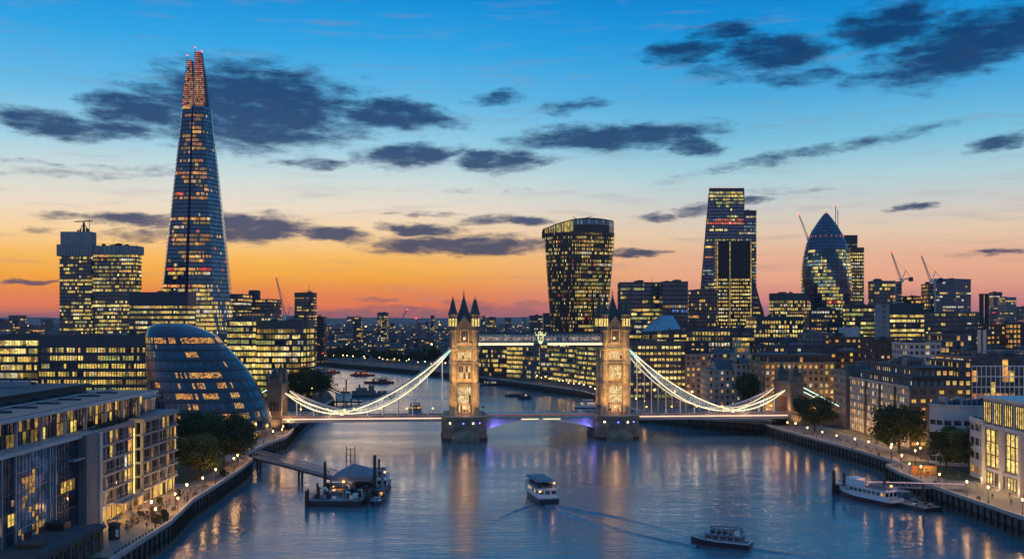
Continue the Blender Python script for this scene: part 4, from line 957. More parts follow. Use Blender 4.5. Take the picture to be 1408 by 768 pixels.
        for y in (-9.5, 9.5):
            for dx in (-2.6, 2.6):
                q = MB(); q.lathe([(.95,26),(.95,29.4),(1.2,29.7),(.05,32.6)], (x+dx,y-1.5,0), STONE_D, 8); B(q, 'abutment_turret', ab)
            q = MB(); q.lathe([(2.9,28.5),(1.8,31),(.1,34.5)], (x,y,0), SL, 4, math.pi/4); B(q, 'abutment_roof', ab)
        q = MB()
        for k in range(3): q.box(x-1.9+k*1.4,-12.18,14+0*k,x-.9+k*1.4,-12.1,18,DW)
        B(q, 'abutment_window', ab)
        lamp('floodlight', (x-sgn*5.5,-11,11.6), 2600, (1,.55,.2), ab, .4, 100, (x,-9,20), .8); lamp('floodlight', (x, -15.5, 6.2), 2600, (1,.52,.2), ab, .4, 100, (x,-11,13), .8)
        lamp('arch_lamp', (x-sgn*6, 0, 15), 2600, (1,.42,.2) if sgn > 0 else (1,.55,.25), ab, .6)
        # back stays running down behind the abutments
        for y in (-7.8, 7.8):
            q = MB(); a_ = (sgn*124.5,y,23.5); b_ = (sgn*146,y,12.5); q.bar(a_,b_,.6,.8,IRON_T); ch = B(q, 'back_stay')
            q = MB(); q.bar((a_[0],y-.45,a_[2]+.2),(b_[0],y-.45,b_[2]+.2),.14,.36,glow('stay_cyan',(.65,1,.85),1.6)); B(q, 'light_strip', ch)
        q = MB(); q.box(sgn*125,-9,ZG,sgn*260,9,9.0,STONE_D); q.box(sgn*122,-8.6,9.0,sgn*260,8.6,10.2,ASPH); B(q, 'approach_road')
    # deck lamps
    for sgn in (-1, 1):
        for x in (50, 62, 74, 86, 98, 110):
            q = MB(); q.tube((sgn*x,-8.5,10.4),(sgn*x,-8.5,14.2),.09,BLACKM,n=5); q.obox((sgn*x,-8.5,14.2),(.5,.5,.55),.7,LAMPO); B(q, 'deck_lamp')
    for sgn in (-1, 1):
        q = MB(); x = sgn*(U-8.4); q.tube((x,-11,11),(x,-11,15),.3,BLACKM,.1); q.tube((x,-11,15),(x,-11,20),.1,BLACKM,.05); q.lathe([(.2,14.6),(.9,15),(.2,15.5)],(x,-11,0),BLACKM,8); B(q, 'signal_mast')
    return br
bridge()
# ---------------------------------------------------------------- office blocks and mid-rise buildings
O = office
# south bank, behind the rounded hall
O('office_block', 'low wide lit office at the far left behind the big flat roof', rectp(-60,51,505,40), Zp(463,505), 3.9, 1.6, .7, PAL_OFF, G_DARK, DARKC, blank=1.5, ledge=.3, roof=4)
O('office_block', 'long low office with bright yellow storeys left of the rounded glass hall', rectp(53,215,480,60), Zp(463,480), 3.9, 1.5, .85, PAL_OFF, G_DARK, DARKC, blank=4.5, ledge=.35, roof=7, run=.93, fins=9)
O('office_block', 'dark topped office between the concrete hospital tower and the glass spire', rectp(178,258,760,20), Zp(403,760), 3.8, 1.5, .72, PAL_OFF, G_NAVY, NAVYC, blank=9, roof=4, run=.85)
O('office_block', 'brightly lit glass office slab at the foot of the glass spire', rectp(312,346,640,20), Zp(441,640), 3.7, 1.6, .96, [(Y1,5),(Y3,3),(YG,2)], G_DARK, DARKC, roof=2, run=.95, ledge=.3)
pl = rectp(346,421,650,26); a, b, c, d = pl
rp = [a, (b[0]-9,b[1]), (b[0]-4,b[1]+1.6), (b[0]-1,b[1]+5), (b[0],b[1]+10), c, d]
O('office_block', 'round cornered lit office block above the riverside trees', rp, Zp(443,650), 3.8, 1.5, .8, PAL_OFF, G_DARK, DARKC, blank=4, roof=6, ledge=.4, run=.9, fins=13)
O('office_tower', 'slim dark block with few lights directly right of the glass spire', rectp(313,334,1000,35), Zp(405,1000), 3.8, 2, .3, PAL_MIX, G_DARK, DARKC, roof=2)
O('office_block', 'broad dark block with a drum on its roof right of the glass spire', rectp(334,375,1040,40), Zp(412,1040), 3.8, 2, .25, PAL_MIX, G_NAVY, NAVYC, roof=2)
r = bpy.data.objects['office_block.005']; m = MB(); m.lathe([(6.2,Zp(412,1040)),(6.2,Zp(400,1040)),(5.4,Zp(398,1040))],(Xp(343,1040),1060,0),DARKC,16); m.build('roof_drum', r)
O('office_block', 'low grey block at the foot of the broad drum topped block', rectp(320,372,820,30), Zp(430,820), 3.8, 2, .2, PAL_MIX, G_DARK, CONC_D, roof=3)
O('apartment_tower', 'tall speckled apartment tower with roof mast left of the river bend', rectp(405,431,1100,18), Zp(403,1100), 3.3, 2.3, .55, [(Y1,4),(Y2,4),(WW,2),(O2,2)], G_DARK, surf('tower_cladding',(.07,.065,.075),.6), blank=4, roof=2, run=.4)
r = bpy.data.objects['apartment_tower']; m = MB(); x = Xp(421,1100); z = Zp(403,1100); m.tube((x,1115,z),(x,1115,z+11),.35,BLACKM,.15); m.bar((x-8,1115,z+2.5),(x+5,1115,z+3.6),.3,.3,BLACKM); m.build('roof_mast', r)
O('apartment_tower', 'short dark tower with red lights beside the speckled apartment tower', rectp(434,445,1180,18), Zp(436,1180), 3.4, 2.4, .2, [(O2,3),(RD,2)], G_DARK, BRICK_D, roof=1, run=.3)
O('apartment_tower', 'dark slab tower on the skyline left of the lit paired tower', rectp(485,496,1700,18), Zp(436,1700), 3.6, 2.6, .25, PAL_MIX, G_DARK, DARKC, roof=1, run=.3)
O('apartment_tower', 'pale lit tower with red crest on the skyline left of the bridge', rectp(519,532,1600,20), Zp(430,1600), 3.4, 2.2, .6, [(Y1,3),(WW,3),(Y2,3)], G_DARK, DARKC, blank=5, roof=1, run=.4)
O('apartment_tower', 'slender far tower between the red crane and the bridge tower', rectp(592,597,2200,14), Zp(434,2200), 4, 3, .2, PAL_MIX, G_DARK, DARKC, roof=0)
O('apartment_tower', 'domed far tower just right of the left bridge tower', rectp(669,682,1800,18), Zp(437,1800), 4, 3, .12, PAL_MIX, G_DARK, DARKC, roof=2)
O('apartment_tower', 'plain far slab tower between the domed far tower and the bulging tower', rectp(694,703,2000,18), Zp(437,2000), 4, 3, .1, PAL_MIX, G_DARK, DARKC, roof=0)
O('apartment_tower', 'squat far block standing left of the bulging tower', rectp(728,746,1700,25), Zp(434,1700), 4, 3, .2, PAL_MIX, G_DARK, surf('mauve_block',(.10,.08,.09),.8), roof=2)
O('apartment_tower', 'dark slab touching the left edge of the bulging tower', rectp(747,757,1500,20), Zp(431,1500), 4, 3, .15, PAL_MIX, G_DARK, DARKC, roof=0)
O('apartment_tower', 'far grey tower at the left edge of the skyline', rectp(12,25,1500,25), Zp(434,1500), 4, 3, .15, PAL_MIX, G_GREY, CONC_D, roof=1)
O('apartment_block', 'far low grey block at the left edge of the skyline', rectp(-8,12,1480,25), Zp(441,1480), 4, 3, .2, PAL_MIX, G_GREY, CONC_D, roof=1)
O('apartment_block', 'far squat block left of the concrete hospital tower', rectp(27,50,1450,25), Zp(449,1450), 4, 3, .1, PAL_MIX, G_GREY, CONC_D, roof=1)
# north bank, river front left of the right bridge tower: along the oblique embankment
def bank(t0, t1, D=26, off=10):
    a, b = Vector((-20,865)), Vector((58,735)); d = (b-a).normalized(); n = Vector((-d.y, d.x)); n = n if n.x > 0 else -n
    p, q = a+(b-a)*t0+n*off, a+(b-a)*t1+n*off; return [tuple(p), tuple(q), tuple(q+n*D), tuple(p+n*D)]
O('riverside_office', 'brown riverside office seen beside the left bridge tower', [(Xp(652,905),905),(Xp(697,890),890),(Xp(700,920),920),(Xp(655,935),935)], Zp(480,900), 3.8, 2, .35, PAL_MIX, G_DARK, BRICK, roof=3, ledge=.3, run=.4)
O('riverside_office', 'riverside office with a bright yellow stair bay seen under the walkway', [(Xp(697,880),880),(Xp(741,850),850),(Xp(746,880),880),(Xp(703,912),912)], Zp(477,865), 3.8, 2, .5, PAL_OFF, G_DARK, CONC_D, roof=3, ledge=.35, run=.8, pick_m=lambda k, nf, e, j, n: (Y1 if rnd.random() < .85 and k > 1 else None) if j < n*.45 else (G_PALE if rnd.random() < .6 else None))
O('riverside_office', 'narrow grey riverside block between the yellow bay office and the green office', [(Xp(742,850),850),(Xp(754,842),842),(Xp(760,872),872),(Xp(748,880),880)], Zp(474,845), 3.8, 2, .2, PAL_MIX, G_GREY, GREY, roof=1)
O('riverside_office', 'green glass riverside office seen under the right half of the walkway', [(Xp(755,835),835),(Xp(792,795),795),(Xp(800,830),830),(Xp(764,870),870)], Zp(472,815), 3.8, 2, .35, PAL_GREEN, G_GREEN, CONC_D, roof=3, ledge=.4, run=.75)
O('riverside_office', 'yellow green lit riverside office just left of the right bridge tower', [(Xp(793,792),792),(Xp(832,748),748),(Xp(842,785),785),(Xp(803,828),828)], Zp(470,770), 3.8, 2, .6, PAL_GREEN, G_GREEN, CONC_D, roof=3, ledge=.4, run=.75)
O('office_block', 'pale blue roofed low block behind the left riverside offices', rectp(660,760,1000,40), Zp(468,1000), 4, 2.5, .15, PAL_MIX, G_DARK, SLATE, roof=4)
# city cluster right of the bulging tower
O('office_block', 'wide lit office block right behind the right bridge tower spires', rectp(853,911,930,20), Zp(389,930), 3.9, 1.8, .75, PAL_OFF, G_DARK, DARKC, floors_lit=lambda k, nf: .06 if k > nf*.72 else .75, roof=6, run=.85, fins=11)
O('office_block', 'plain windowless dark cube between the wide lit office and the wedge tower', rectp(911,946,900,20), Zp(388,900), 3.9, 2.2, .12, [(O2,3),(BLU,2),(Y1,2)], G_DARK, NAVYC, floors_lit=lambda k, nf: .4 if 3 < k < 8 else .02, roof=5)
O('office_block', 'dark low block with scattered lights left of the black capped tower', rectp(947,987,1000,20), Zp(400,1000), 3.9, 2.4, .25, PAL_HOME, G_DARK, BRICK_D, roof=4, run=.4)
O('office_block', 'lit low office left behind the right bridge tower', rectp(838,905,800,30), Zp(446,800), 3.9, 2, .6, PAL_OFF, G_DARK, DARKC, roof=3, run=.9)
r = root('glass_roofed_hall', 'long hall with a sloping slate blue glass roof right of the bridge tower', 'hall', (Xp(910,780),780,ZG)); m = MB(); x0, x1, Y = Xp(882,780), Xp(936,780), 780
m.poly([(x0,Y,ZG),(x1,Y,ZG),(x1,Y,Zp(452,Y)),(x0,Y,Zp(456,Y))], SLATE); m.poly([(x1,Y,ZG),(x1,Y+40,ZG),(x1,Y+40,Zp(434,Y)),(x1,Y,Zp(452,Y))], DARKC); m.build('wall', r)
m = MB(); m.poly([(x0,Y,Zp(456,Y)),(x1,Y,Zp(452,Y)),(x1,Y+40,Zp(433,Y)),(x0+20,Y+40,Zp(434,Y))], G_PALE); m.poly([(x0,Y,Zp(456,Y)),(x0+20,Y+40,Zp(434,Y)),(x0,Y+40,Zp(456,Y))], G_NAVY)
for k in range(8): t = k/7; m.bar((x0+(x1-x0)*t,Y-.1,Zp(456,Y)+(Zp(452,Y)-Zp(456,Y))*t+.2),(x0+20+(x1-x0-20)*t,Y+40,Zp(434,Y)+.3),.3,.3,STEEL)
m.build('glass_roof', r)
w = MB(); 
for k in range(16): w.box(x0+1+k*1.85,Y-.12,Zp(466,Y),x0+2.2+k*1.85,Y-.05,Zp(460,Y),rnd.choice((Y1,Y2,G_DARK)))
w.build('window_band', r)
def mid(lbl, px0, px1, py, Y, p, pal=PAL_OFF, dark=None, wall=None, D=17, fh=3.7, bay=2.0, blank=0, **k): return O('office_block', lbl, rectp(px0,px1,Y,D), Zp(py,Y), fh, bay, p, pal, dark or G_DARK, wall or DARKC, blank=blank, **k)
mid('low office with two bright storeys right of the bridge tower cornice', 866,942,471,640,.7, blank=1.5, roof=4, ledge=.3)
mid('low office with long yellow windows left of the four storey lit office', 909,944,456,700,.7, blank=1.2, roof=3)
mid('four storey bright yellow office above the pale stepped building', 943,1004,452,720,.9, blank=1.5, bay=1.7, roof=4, fins=12, run=.9)
mid('dark slate office below the black capped tower', 1004,1037,452,740,.25, blank=2, wall=SLATE, roof=3)
mid('pale lit office with two strong yellow bands below the bullet tower, front one', 1037,1113,467,760,.92, fh=4, blank=1.5, roof=5, run=.92, ledge=.4, fins=11)
mid('glass office with bright white yellow bands behind the front banded office', 1040,1112,436,950,.8, [(Y3,3),(Y1,4),(WW,2)], fh=4, blank=3, roof=4, run=.9, D=40)
mid('lit office with stepped dark roof left of the bullet shaped tower', 1063,1112,404,1130,.85, fh=4, blank=7, roof=3, run=.9)
mid('dark green glass office at the foot of the bullet shaped tower', 1112,1180,427,900,.3, PAL_MIX, G_GREEN, DARKC, roof=5, run=.6)
mid('teal lit glass office left of the pale stair tower', 1168,1206,420,860,.6, PAL_GREEN, G_GREEN, BRICK_D, blank=2, roof=2, run=.7)
mid('strongly lit yellow office right of the pale stair tower', 1223,1271,419,780,.97, [(Y1,6),(Y3,2)], G_DARK, SLATE, blank=7, roof=2, run=.97, fins=13, bay=1.5)
r = root('stair_tower', 'pale concrete stair tower with a column of dark openings', 'tower', (Xp(1214,770),770,ZG)); m = MB(); P = rectp(1206,1223,770,5); m.prism(P, ZG, Zp(418,770), CONC); m.build('shaft', r)
for k in range(5): q = MB(); z = Zp(452,770)+k*3.9; q.box(Xp(1213,770),769.8,z,Xp(1217.5,770),769.95,z+2.4,G_DARK); q.box(Xp(1212.6,770),769.7,z-.25,Xp(1217.9,770),769.95,z,CONC_W); q.build('window', r)
mid('dark flat block with an orange lit crown behind the strongly lit office', 1241,1274,408,1050,.2, PAL_HOME, roof=3)
mid('grey gridded block with a pale edge fin under the left crane', 1202,1231,387,1000,.35, PAL_MIX, G_GREY, CONC_D, blank=2, roof=2, run=.4)
m = MB(); P = rectp(1231,1232.4,999.4,3); m.prism(P, ZG, Zp(387,1000), CONC_W); m.build('edge_fin', bpy.data.objects['office_block.'+str(max(int(o.name.split('.')[1]) for o in bpy.data.objects if o.name.startswith('office_block.'))).zfill(3)])
mid('slim dark core beside the pale edge fin', 1232.5,1240,388,1003,.12, PAL_MIX, roof=0)
O('apartment_tower', 'big blue grey residential tower beside the right crane', [(Xp(1284,1000),1000),(Xp(1312,1000),1000),(Xp(1335,1012),1012),(Xp(1334,1045),1045),(Xp(1284,1040),1040)], Zp(384,1000), 3.4, 2.2, .33, PAL_MIX, G_GREY, surf('blue_grey_cladding',(.09,.11,.15),.5), blank=2, roof=4, run=.35)
m = MB(); m.prism(rectp(1285,1287,999,2), ZG, Zp(385,1000), CONC_W); m.build('edge_fin', bpy.data.objects['apartment_tower.'+str(max(int(o.name.split('.')[1]) for o in bpy.data.objects if o.name.startswith('apartment_tower.'))).zfill(3)])
mid('stepped dark annex on the left of the residential tower', 1276,1286,391,1003,.25, PAL_MIX, roof=1)
mid('yellow banded low block in front of the residential tower', 1270,1318,430,820,.45, PAL_OFF, roof=4, run=.8)
mid('dark block with scattered lights right of the residential tower', 1318,1347,430,830,.35, PAL_MIX, G_GREY, CONC_D, roof=3, run=.4)
# twin chimneys and the far right tower pair
for nm, lbl, px, ya, yb, Y, rr, mt in (('chimney','left of the twin black chimneys on the right skyline',1349.5,404,440,900,1.9,BLACKM),('chimney','right of the twin black chimneys on the right skyline',1357,404,440,900,1.9,BLACKM),('steel_flue','left of the twin shiny steel flues on the right',1346.5,451,478,520,.95,None),('steel_flue','right of the twin shiny steel flues on the right',1353.5,451,478,520,.95,None)):
    r = root(nm, lbl, 'chimney', (Xp(px,Y),Y,ZG), 0, 'twin chimneys' if mt else 'twin steel flues'); m = MB(); m.tube((Xp(px,Y),Y,ZG),(Xp(px,Y),Y,Zp(ya,Y)),rr,mt or surf('flue_steel',(.5,.5,.52),.25,.1,1,.9),n=12); m.build('stack', r)
    m = MB(); m.lathe([(rr*1.15,Zp(ya,Y)-.8),(rr*1.15,Zp(ya,Y)+.3)],(Xp(px,Y),Y,0),BLACKM,12); m.build('rim', r)
O('apartment_tower', 'slim navy tower with scaffold on top at the right skyline', rectp(1366,1378,1700,16), Zp(402,1700), 4, 3, .1, PAL_MIX, G_NAVY, NAVYC, blank=5, roof=2)
O('apartment_block', 'dark podium below the slim navy tower', rectp(1361,1380,1690,16), Zp(425,1690), 4, 3, .2, [(RD,1),(O2,2)], G_DARK, DARKC, roof=1)
O('apartment_tower', 'pale striped tower at the far right skyline', rectp(1382,1397,1500,22), Zp(409,1500), 3.6, 2.6, .12, PAL_MIX, G_GREY, CONC, roof=1, fins=4)
O('apartment_block', 'far right low tower behind the pale striped tower', rectp(1397,1416,1700,22), Zp(422,1700), 3.6, 2.6, .2, PAL_MIX, G_GREY, CONC_D, roof=1)
def house(name, lbl, cat, faces, z0, floors, fh, bay, ww, wh, sill, p, pal, top=ROOF, **k):
    pts = [f[0] for f in faces]; cx = sum(q[0] for q in pts)/len(pts); cy = sum(q[1] for q in pts)/len(pts)
    roofn = k.pop('roof', 4); r = root(name, lbl, cat, (cx,cy,z0)); masonry(r, faces, z0, floors, fh, bay*rnd.uniform(.9,1.1), ww, wh, sill, min(.85,p*1.45), pal, **k)
    m = MB(); z = z0+floors*fh; m.poly([(x,y,z) for x, y in pts], top); m.build('roof', r)
    q = MB(); 
    for p0, p1, wm, _ in faces: q.bar((*p0,z+.35),(*p1,z+.35),.5,.9,wm)
    q.build('parapet', r)
    if roofn: clutter(r, pts, z, roofn)
    return r
def quad(P, wm, vis=(True,False,False,True), mats=None): return [(P[i], P[(i+1)%4], (mats or [wm]*4)[i], vis[i]) for i in range(4)]
house('apartment_house', 'brown apartment block with orange lit windows at the right edge', 'apartments', quad(rectp(1362,1440,700,40), BRICK_D), ZG, 14, 3.3, 3.4, 1.7, 1.7, 1.0, .3, PAL_HOME, skip=None)
house('apartment_house', 'brown block with a tall column of orange windows at the right edge', 'apartments', quad(rectp(1388,1404,694,10), BRICK), ZG, 14, 3.4, 2.6, 1.7, 2.2, .6, .9, [(OR,4),(Y1,2)])
house('apartment_house', 'dark brick house with a bright orange top window beside the twin chimneys', 'apartments', quad(rectp(1341,1364,690,30), BRICK_D), ZG, 13, 3.3, 3.6, 1.8, 1.6, 1.0, .25, PAL_HOME)
house('apartment_house', 'white rendered block with dark windows above the long stone hotel', 'apartments', quad(rectp(1250,1294,560,25), CONC_W), ZG, 11, 3.35, 3.2, 1.9, 1.9, .9, .35, PAL_MIX, dark=G_DARK)
house('office_house', 'glass fronted grey block right of the white rendered block', 'office', quad(rectp(1295,1336,585,25), GREY), ZG, 12, 3.45, 2.2, 1.7, 2.6, .5, .3, PAL_HOME)
house('office_house', 'plain brown block with one low lit storey below the steel flues', 'office', quad(rectp(1331,1358,540,22), CONC_D), ZG, 9, 3.7, 2.6, 1.9, 1.8, .9, .18, PAL_HOME)
house('office_house', 'white walled low block right of the plain brown block', 'office', quad(rectp(1359,1384,545,20), CONC_W), ZG, 9, 3.7, 4, 1.8, 1.8, .9, .2, PAL_HOME)
house('office_house', 'pale grey block at the right edge above the white gridded facade', 'office', quad(rectp(1384,1440,530,20), CONC), ZG, 9, 3.75, 3.4, 1.9, 1.9, .9, .25, PAL_HOME)
house('office_house', 'grey block with small lit windows below the dark green glass office', 'office', quad(rectp(1110,1147,700,25), GREY), ZG, 11, 3.7, 3, 1.7, 1.7, .9, .2, PAL_MIX)
house('office_house', 'brown block glowing with bright orange windows above the narrow stone house', 'office', quad(rectp(1147,1202,690,25), BRICK), ZG, 10, 3.8, 3.4, 2.2, 1.8, .9, .35, [(OR,6),(Y1,2)])
house('office_house', 'dark brick block right of the orange windowed block', 'office', quad(rectp(1202,1250,620,25), BRICK_D), ZG, 10, 3.7, 3.4, 1.6, 1.7, .9, .2, PAL_HOME)
house('office_house', 'slate blue mansard block between the riverside hotel and the orange windowed block', 'office', quad(rectp(1056,1150,640,25), SLATE), ZG, 9, 3.7, 3.4, 2.0, 1.8, .9, .3, PAL_HOME)
# small rooftop boxes seen between: pale plant houses
for i, (px0, px1, py, Y, lbl) in enumerate(((1161,1182,450,697,'pale metal roof house on top of the orange windowed block'),)):
    r = root('roof_house', lbl, 'roof house', (Xp(px0,Y),Y,43)); m = MB(); m.prism(rectp(px0,px1,Y,12), 43, Zp(py,Y), CONC_W if i != 1 else STEEL, ROOF); m.build('body', r); clutter(r, rectp(px0,px1,Y,12), Zp(py,Y), 2)
# homes between the right bridge tower and the pale stepped building
house('apartment_house', 'brown riverside apartments with warm windows right of the bridge tower', 'apartments', quad(rectp(893,936,655,25), BRICK), ZG, 9, 3.5, 3, 1.6, 1.8, .8, .35, PAL_HOME)
house('apartment_house', 'grey riverside apartments left of the pale stepped building', 'apartments', quad(rectp(936,978,640,25), surf('mauve_render',(.20,.17,.17),.85)), ZG, 8, 3.5, 3, 1.6, 1.8, .8, .3, PAL_HOME)
house('apartment_house', 'dark warehouse apartments tight against the right bridge tower', 'apartments', quad(rectp(858,893,670,25), BRICK_D), ZG, 9, 3.6, 3.2, 1.6, 1.8, .8, .3, PAL_HOME)
house('apartment_house', 'dark slate roofed block behind the brown riverside apartments', 'apartments', quad(rectp(880,975,700,25), SLATE), ZG, 10, 3.5, 3.4, 1.8, 1.7, .9, .25, PAL_HOME)
house('apartment_house', 'dim block between the pale stepped building and the riverside hotel', 'apartments', quad(rectp(1046,1072,660,25), BRICK_D), ZG, 9, 3.5, 3.4, 1.8, 1.7, .9, .4, PAL_HOME)
# pale stepped building with turret
PALE = surf('pink_stone', (.44,.34,.27), .85, .2, .4)
def stepped():
    Y = 590; r = root('stepped_building', 'pale pinkish stone building stepping up to a square turret', 'building', (Xp(1012,Y),Y,ZG))
    for px0, px1, py, y, D, p in ((974,1012,508,Y,24,.3),(1012,1048,500,Y-6,22,.12),(1011,1034,486,Y+6,14,.2),(1015,1031,476,Y+8,10,.6)):
        P = rectp(px0,px1,y,D); zt = Zp(py,y); fl = max(1, round((zt-ZG)/3.5)); masonry(r, quad(P, PALE), ZG, fl, (zt-ZG)/fl, 3.1, 1.3, 1.8, .9, p, PAL_HOME, dark=G_DARK, limit=40)
        m = MB(); m.poly([(x,yy,zt+.02) for x, yy in P], ROOF); m.prism(offp(P,.3), zt-.5, zt, PALE); m.build('cornice', r)
    m = MB(); x0, x1, z = Xp(986,Y), Xp(1014,Y), Zp(508,Y)
    m.poly([(x0,Y-.4,z),(x1,Y-.4,z),(x1,Y+12,z+5),(x0,Y+12,z+5)], SLATE); m.poly([(x0,Y-.4,z),(x0,Y+12,z+5),(x0,Y+24,z)], PALE); m.build('slate_roof', r)
    m = MB(); m.poly([(Xp(1013,Y),Y-6.3,Zp(496,Y)),(Xp(1030,Y),Y-6.3,Zp(503,Y)),(Xp(1030,Y),Y+4,Zp(494,Y)),(Xp(1013,Y),Y+4,Zp(490,Y))], SLATE); m.build('slate_roof', r)
    for px in (1016,1021,1025): m = MB(); m.obox((Xp(px,Y),Y+14,Zp(478,Y)),(1.2,1.2,4.5),0,PALE); m.build('chimney', r)
    q = MB(); q.box(Xp(1018,Y),Y+7.7,Zp(484,Y),Xp(1028,Y),Y+7.9,Zp(479,Y),OR); q.build('turret_window', r)
    lamp('facade_lamp', (Xp(1036,Y)-Xp(1012,Y), -14, 8), 4000, (1,.55,.25), r, .6)
stepped()
# riverside hotel with a dark attic
def hotel():
    Y = 545; P = rectp(1052,1148,Y,38); HS = surf('hotel_stone', (.24,.18,.12), .85, .3, .4)
    r = house('riverside_hotel', 'stone riverside hotel with an attic row of yellow windows behind the bridge end', 'hotel', quad(P, HS), ZG, 8, 3.35, 3.0, 1.5, 2.0, .8, .25, PAL_HOME, glow_floor=((7,0,1), .8), roof=0)
    z = ZG+8*3.35; A = offp(P, -2.2); masonry(r, quad(A, SLATE), z, 1, 4.2, 2.8, 1.5, 2.7, .7, .12, PAL_HOME, limit=40); m = MB(); m.prism(offp(A, .8), z+4.2, z+4.8, SLATE, ROOF, True); m.build('attic_roof', r); clutter(r, A, z+4.8, 5)
    for k in range(6): lamp('facade_lamp', (-17+k*6.8-0, -21.5, 2.5), 1600, (1,.58,.18), r, .4)
hotel()
# long stone block on the river walk, dark brick end wing
def stone_block():
    GS = surf('grey_stone', (.36,.31,.255), .85, .25, .4); r = root('long_stone_block', 'long grey stone riverside block with dark brick end wing and many lit windows', 'apartments', (166,433,ZG))
    f = [((156,470),(155,397),GS,True),((155,397),(178,400),surf('dark_stone_wing',(.13,.095,.07),.9,.3,.4),True)]
    masonry(r, [f[0]], ZG, 7, 3.35, 2.7, 1.7, 2.0, .8, .55, [(WW,4),(Y1,3),(OR,4),(O2,2)], frame=WHITEP, limit=100, glow_floor=((0,1), .85), depth=.12)
    masonry(r, [f[1]], ZG, 7, 3.35, 3.9, 2.1, 1.5, 1.0, .5, [(OR,5),(Y1,4)], glow_floor=((0,), 1))
    m = MB(); m.poly([(178,400),(178,470),(156,470)] and [(178,400,ZG),(178,470,ZG),(178,470,28.45),(178,400,28.45)], CONC_D); m.poly([(178,470,ZG),(156,470,ZG),(156,470,28.45),(178,470,28.45)], CONC_D); m.poly([(156,470,28.45),(155,397,28.45),(178,400,28.45),(178,470,28.45)], ROOF); m.build('roof', r)
    q = MB(); q.bar((155.8,470,28.8),(154.8,397,28.8),.7,.8,GS); q.bar((155,396.8,28.8),(178,399.8,28.8),.7,.8,CONC_D)
    for y in (412,429,446): q.bar((154.7,y,ZG),(154.9,y,28.4),.5,.9,BRICK_D)
    q.build('cornice', r)
    for k, (ins, zz) in enumerate(((3,28.45),(6.5,32.2))):
        A = [(156+ins,468-ins),(155+ins,399+ins),(177,401+ins),(177,468-ins)]
        masonry(r, [(A[0],A[1],SLATE,True),(A[1],A[2],BRICK_D,True),(A[2],A[3],SLATE,False)], zz, 1, 3.7, 2.6, 1.7, 1.8, .8, .45, [(WW,3),(OR,3),(Y1,3)], frame=WHITEP, limit=50)
        m = MB(); m.prism(offp(A, .5), zz+3.7, zz+4.1, SLATE, ROOF, True); m.build('attic_roof', r)
    clutter(r, [(160,464),(160,404),(176,404),(176,464)], 36.4, 9)
    for k in range(7): lamp('facade_lamp', (-14.5, -30+k*10, 2.6), 1200, (1,.55,.2), r, .4)
    lamp('facade_lamp', (0, -40, 3), 2500, (1,.6,.2), r, .5)
    w = root('narrow_stone_house', 'narrow stone house with dark windows at the left end of the long stone block', 'house', (162,486,ZG))
    masonry(w, [((156.5,496),(155.5,474),surf('pink_grey_stone',(.24,.2,.18),.85),True),((155.5,474),(170,474),CONC_D,False)], ZG, 8, 3.3, 2.9, 1.3, 1.9, .9, .15, PAL_HOME)
    m = MB(); m.poly([(156.5,496,31.4),(155.5,474,31.4),(170,474,31.4),(170,496,31.4)], ROOF); m.box(158,480,31.45,162,485,34,CONC_D); m.box(165,482,31.45,169,490,35.5,CONC_D); m.build('roof', w)
stone_block()
# white gridded facade at the right
def grid():
    Y = 432; r = office('gridded_office', 'dark office with a white gridded facade at the right edge', rectp(1336,1470,Y,36), Zp(493,Y), 4.6, 2.3, .22, PAL_HOME, G_GREY, DARKC, roof=8, sill=.06, head=.96, run=.5)
    q = MB(); zt = Zp(503,Y)
    for k in range(22): x = Xp(1336,Y)+k*2.0; q.box(x-.14,Y-.35,ZG,x+.14,Y-.02,zt,WHITEP)
    for k in range(6): z = zt-k*4.4; q.box(Xp(1336,Y)-.2,Y-.42,z-.2,Xp(1470,Y),Y-.36,z+.2,WHITEP)
    q.build('white_grid', r)
    w = root('link_block', 'dark narrow link block with a column of yellow windows beside the gridded office', 'building', (Xp(1330,420),420,ZG)); masonry(w, quad(rectp(1318,1336,420,30), DARKC), ZG, 9, 3.7, 2.8, 1.7, 1.9, .9, .6, [(Y1,3),(OR,1)]); m = MB(); m.poly([(x,y,ZG+33.3) for x, y in rectp(1318,1336,420,30)], ROOF); m.build('roof', w)
grid()
# pale low block with a curved front
def curved():
    r = root('curved_concrete_block', 'low pale concrete block with a curved front and glass roof plant', 'office', (158,362,ZG)); pts = []
    for k in range(9): t = k/8; pts.append((145.5+23*t, 352-7*math.sin(t*math.pi*.5)+ (3 if k == 0 else 0)))
    zt = 25.6
    for i, (a, b) in enumerate(zip(pts, pts[1:])): masonry(r, [(a,b,CONC_W,True)], ZG, 4, 4.2, 3.2, 2.3, 1.7, 1.3, .08, PAL_HOME, dark=G_DARK)
    masonry(r, [((158,382),pts[0],CONC_W,True)], ZG, 4, 4.2, 3.4, 2.3, 1.7, 1.3, .08, PAL_HOME, dark=G_DARK)
    up = MB(); up.skin([(ZG+16.8, pts+[(168.5,384),(158,382)]), (zt, [(x+.1, y-.1) for x, y in pts]+[(168.5,384),(157.9,382)])], CONC_W, True, ROOF)
    for a, b in zip(pts, pts[1:]): up.bar((*a, zt+.1),(*b, zt+.1),.9,.5,CONC_W)
    up.build('upper_band', r)
    g = MB()
    for k in range(11): x = 150+k*1.75; g.box(x,353,zt,x+1.3,358,zt+rnd.uniform(1.6,2.8),rnd.choice((G_PALE,STEEL,G_BLUE))); g.box(x-.1,352.9,zt,x,358,zt+1.2,BLACKM)
    g.build('roof_plant', r)
curved()
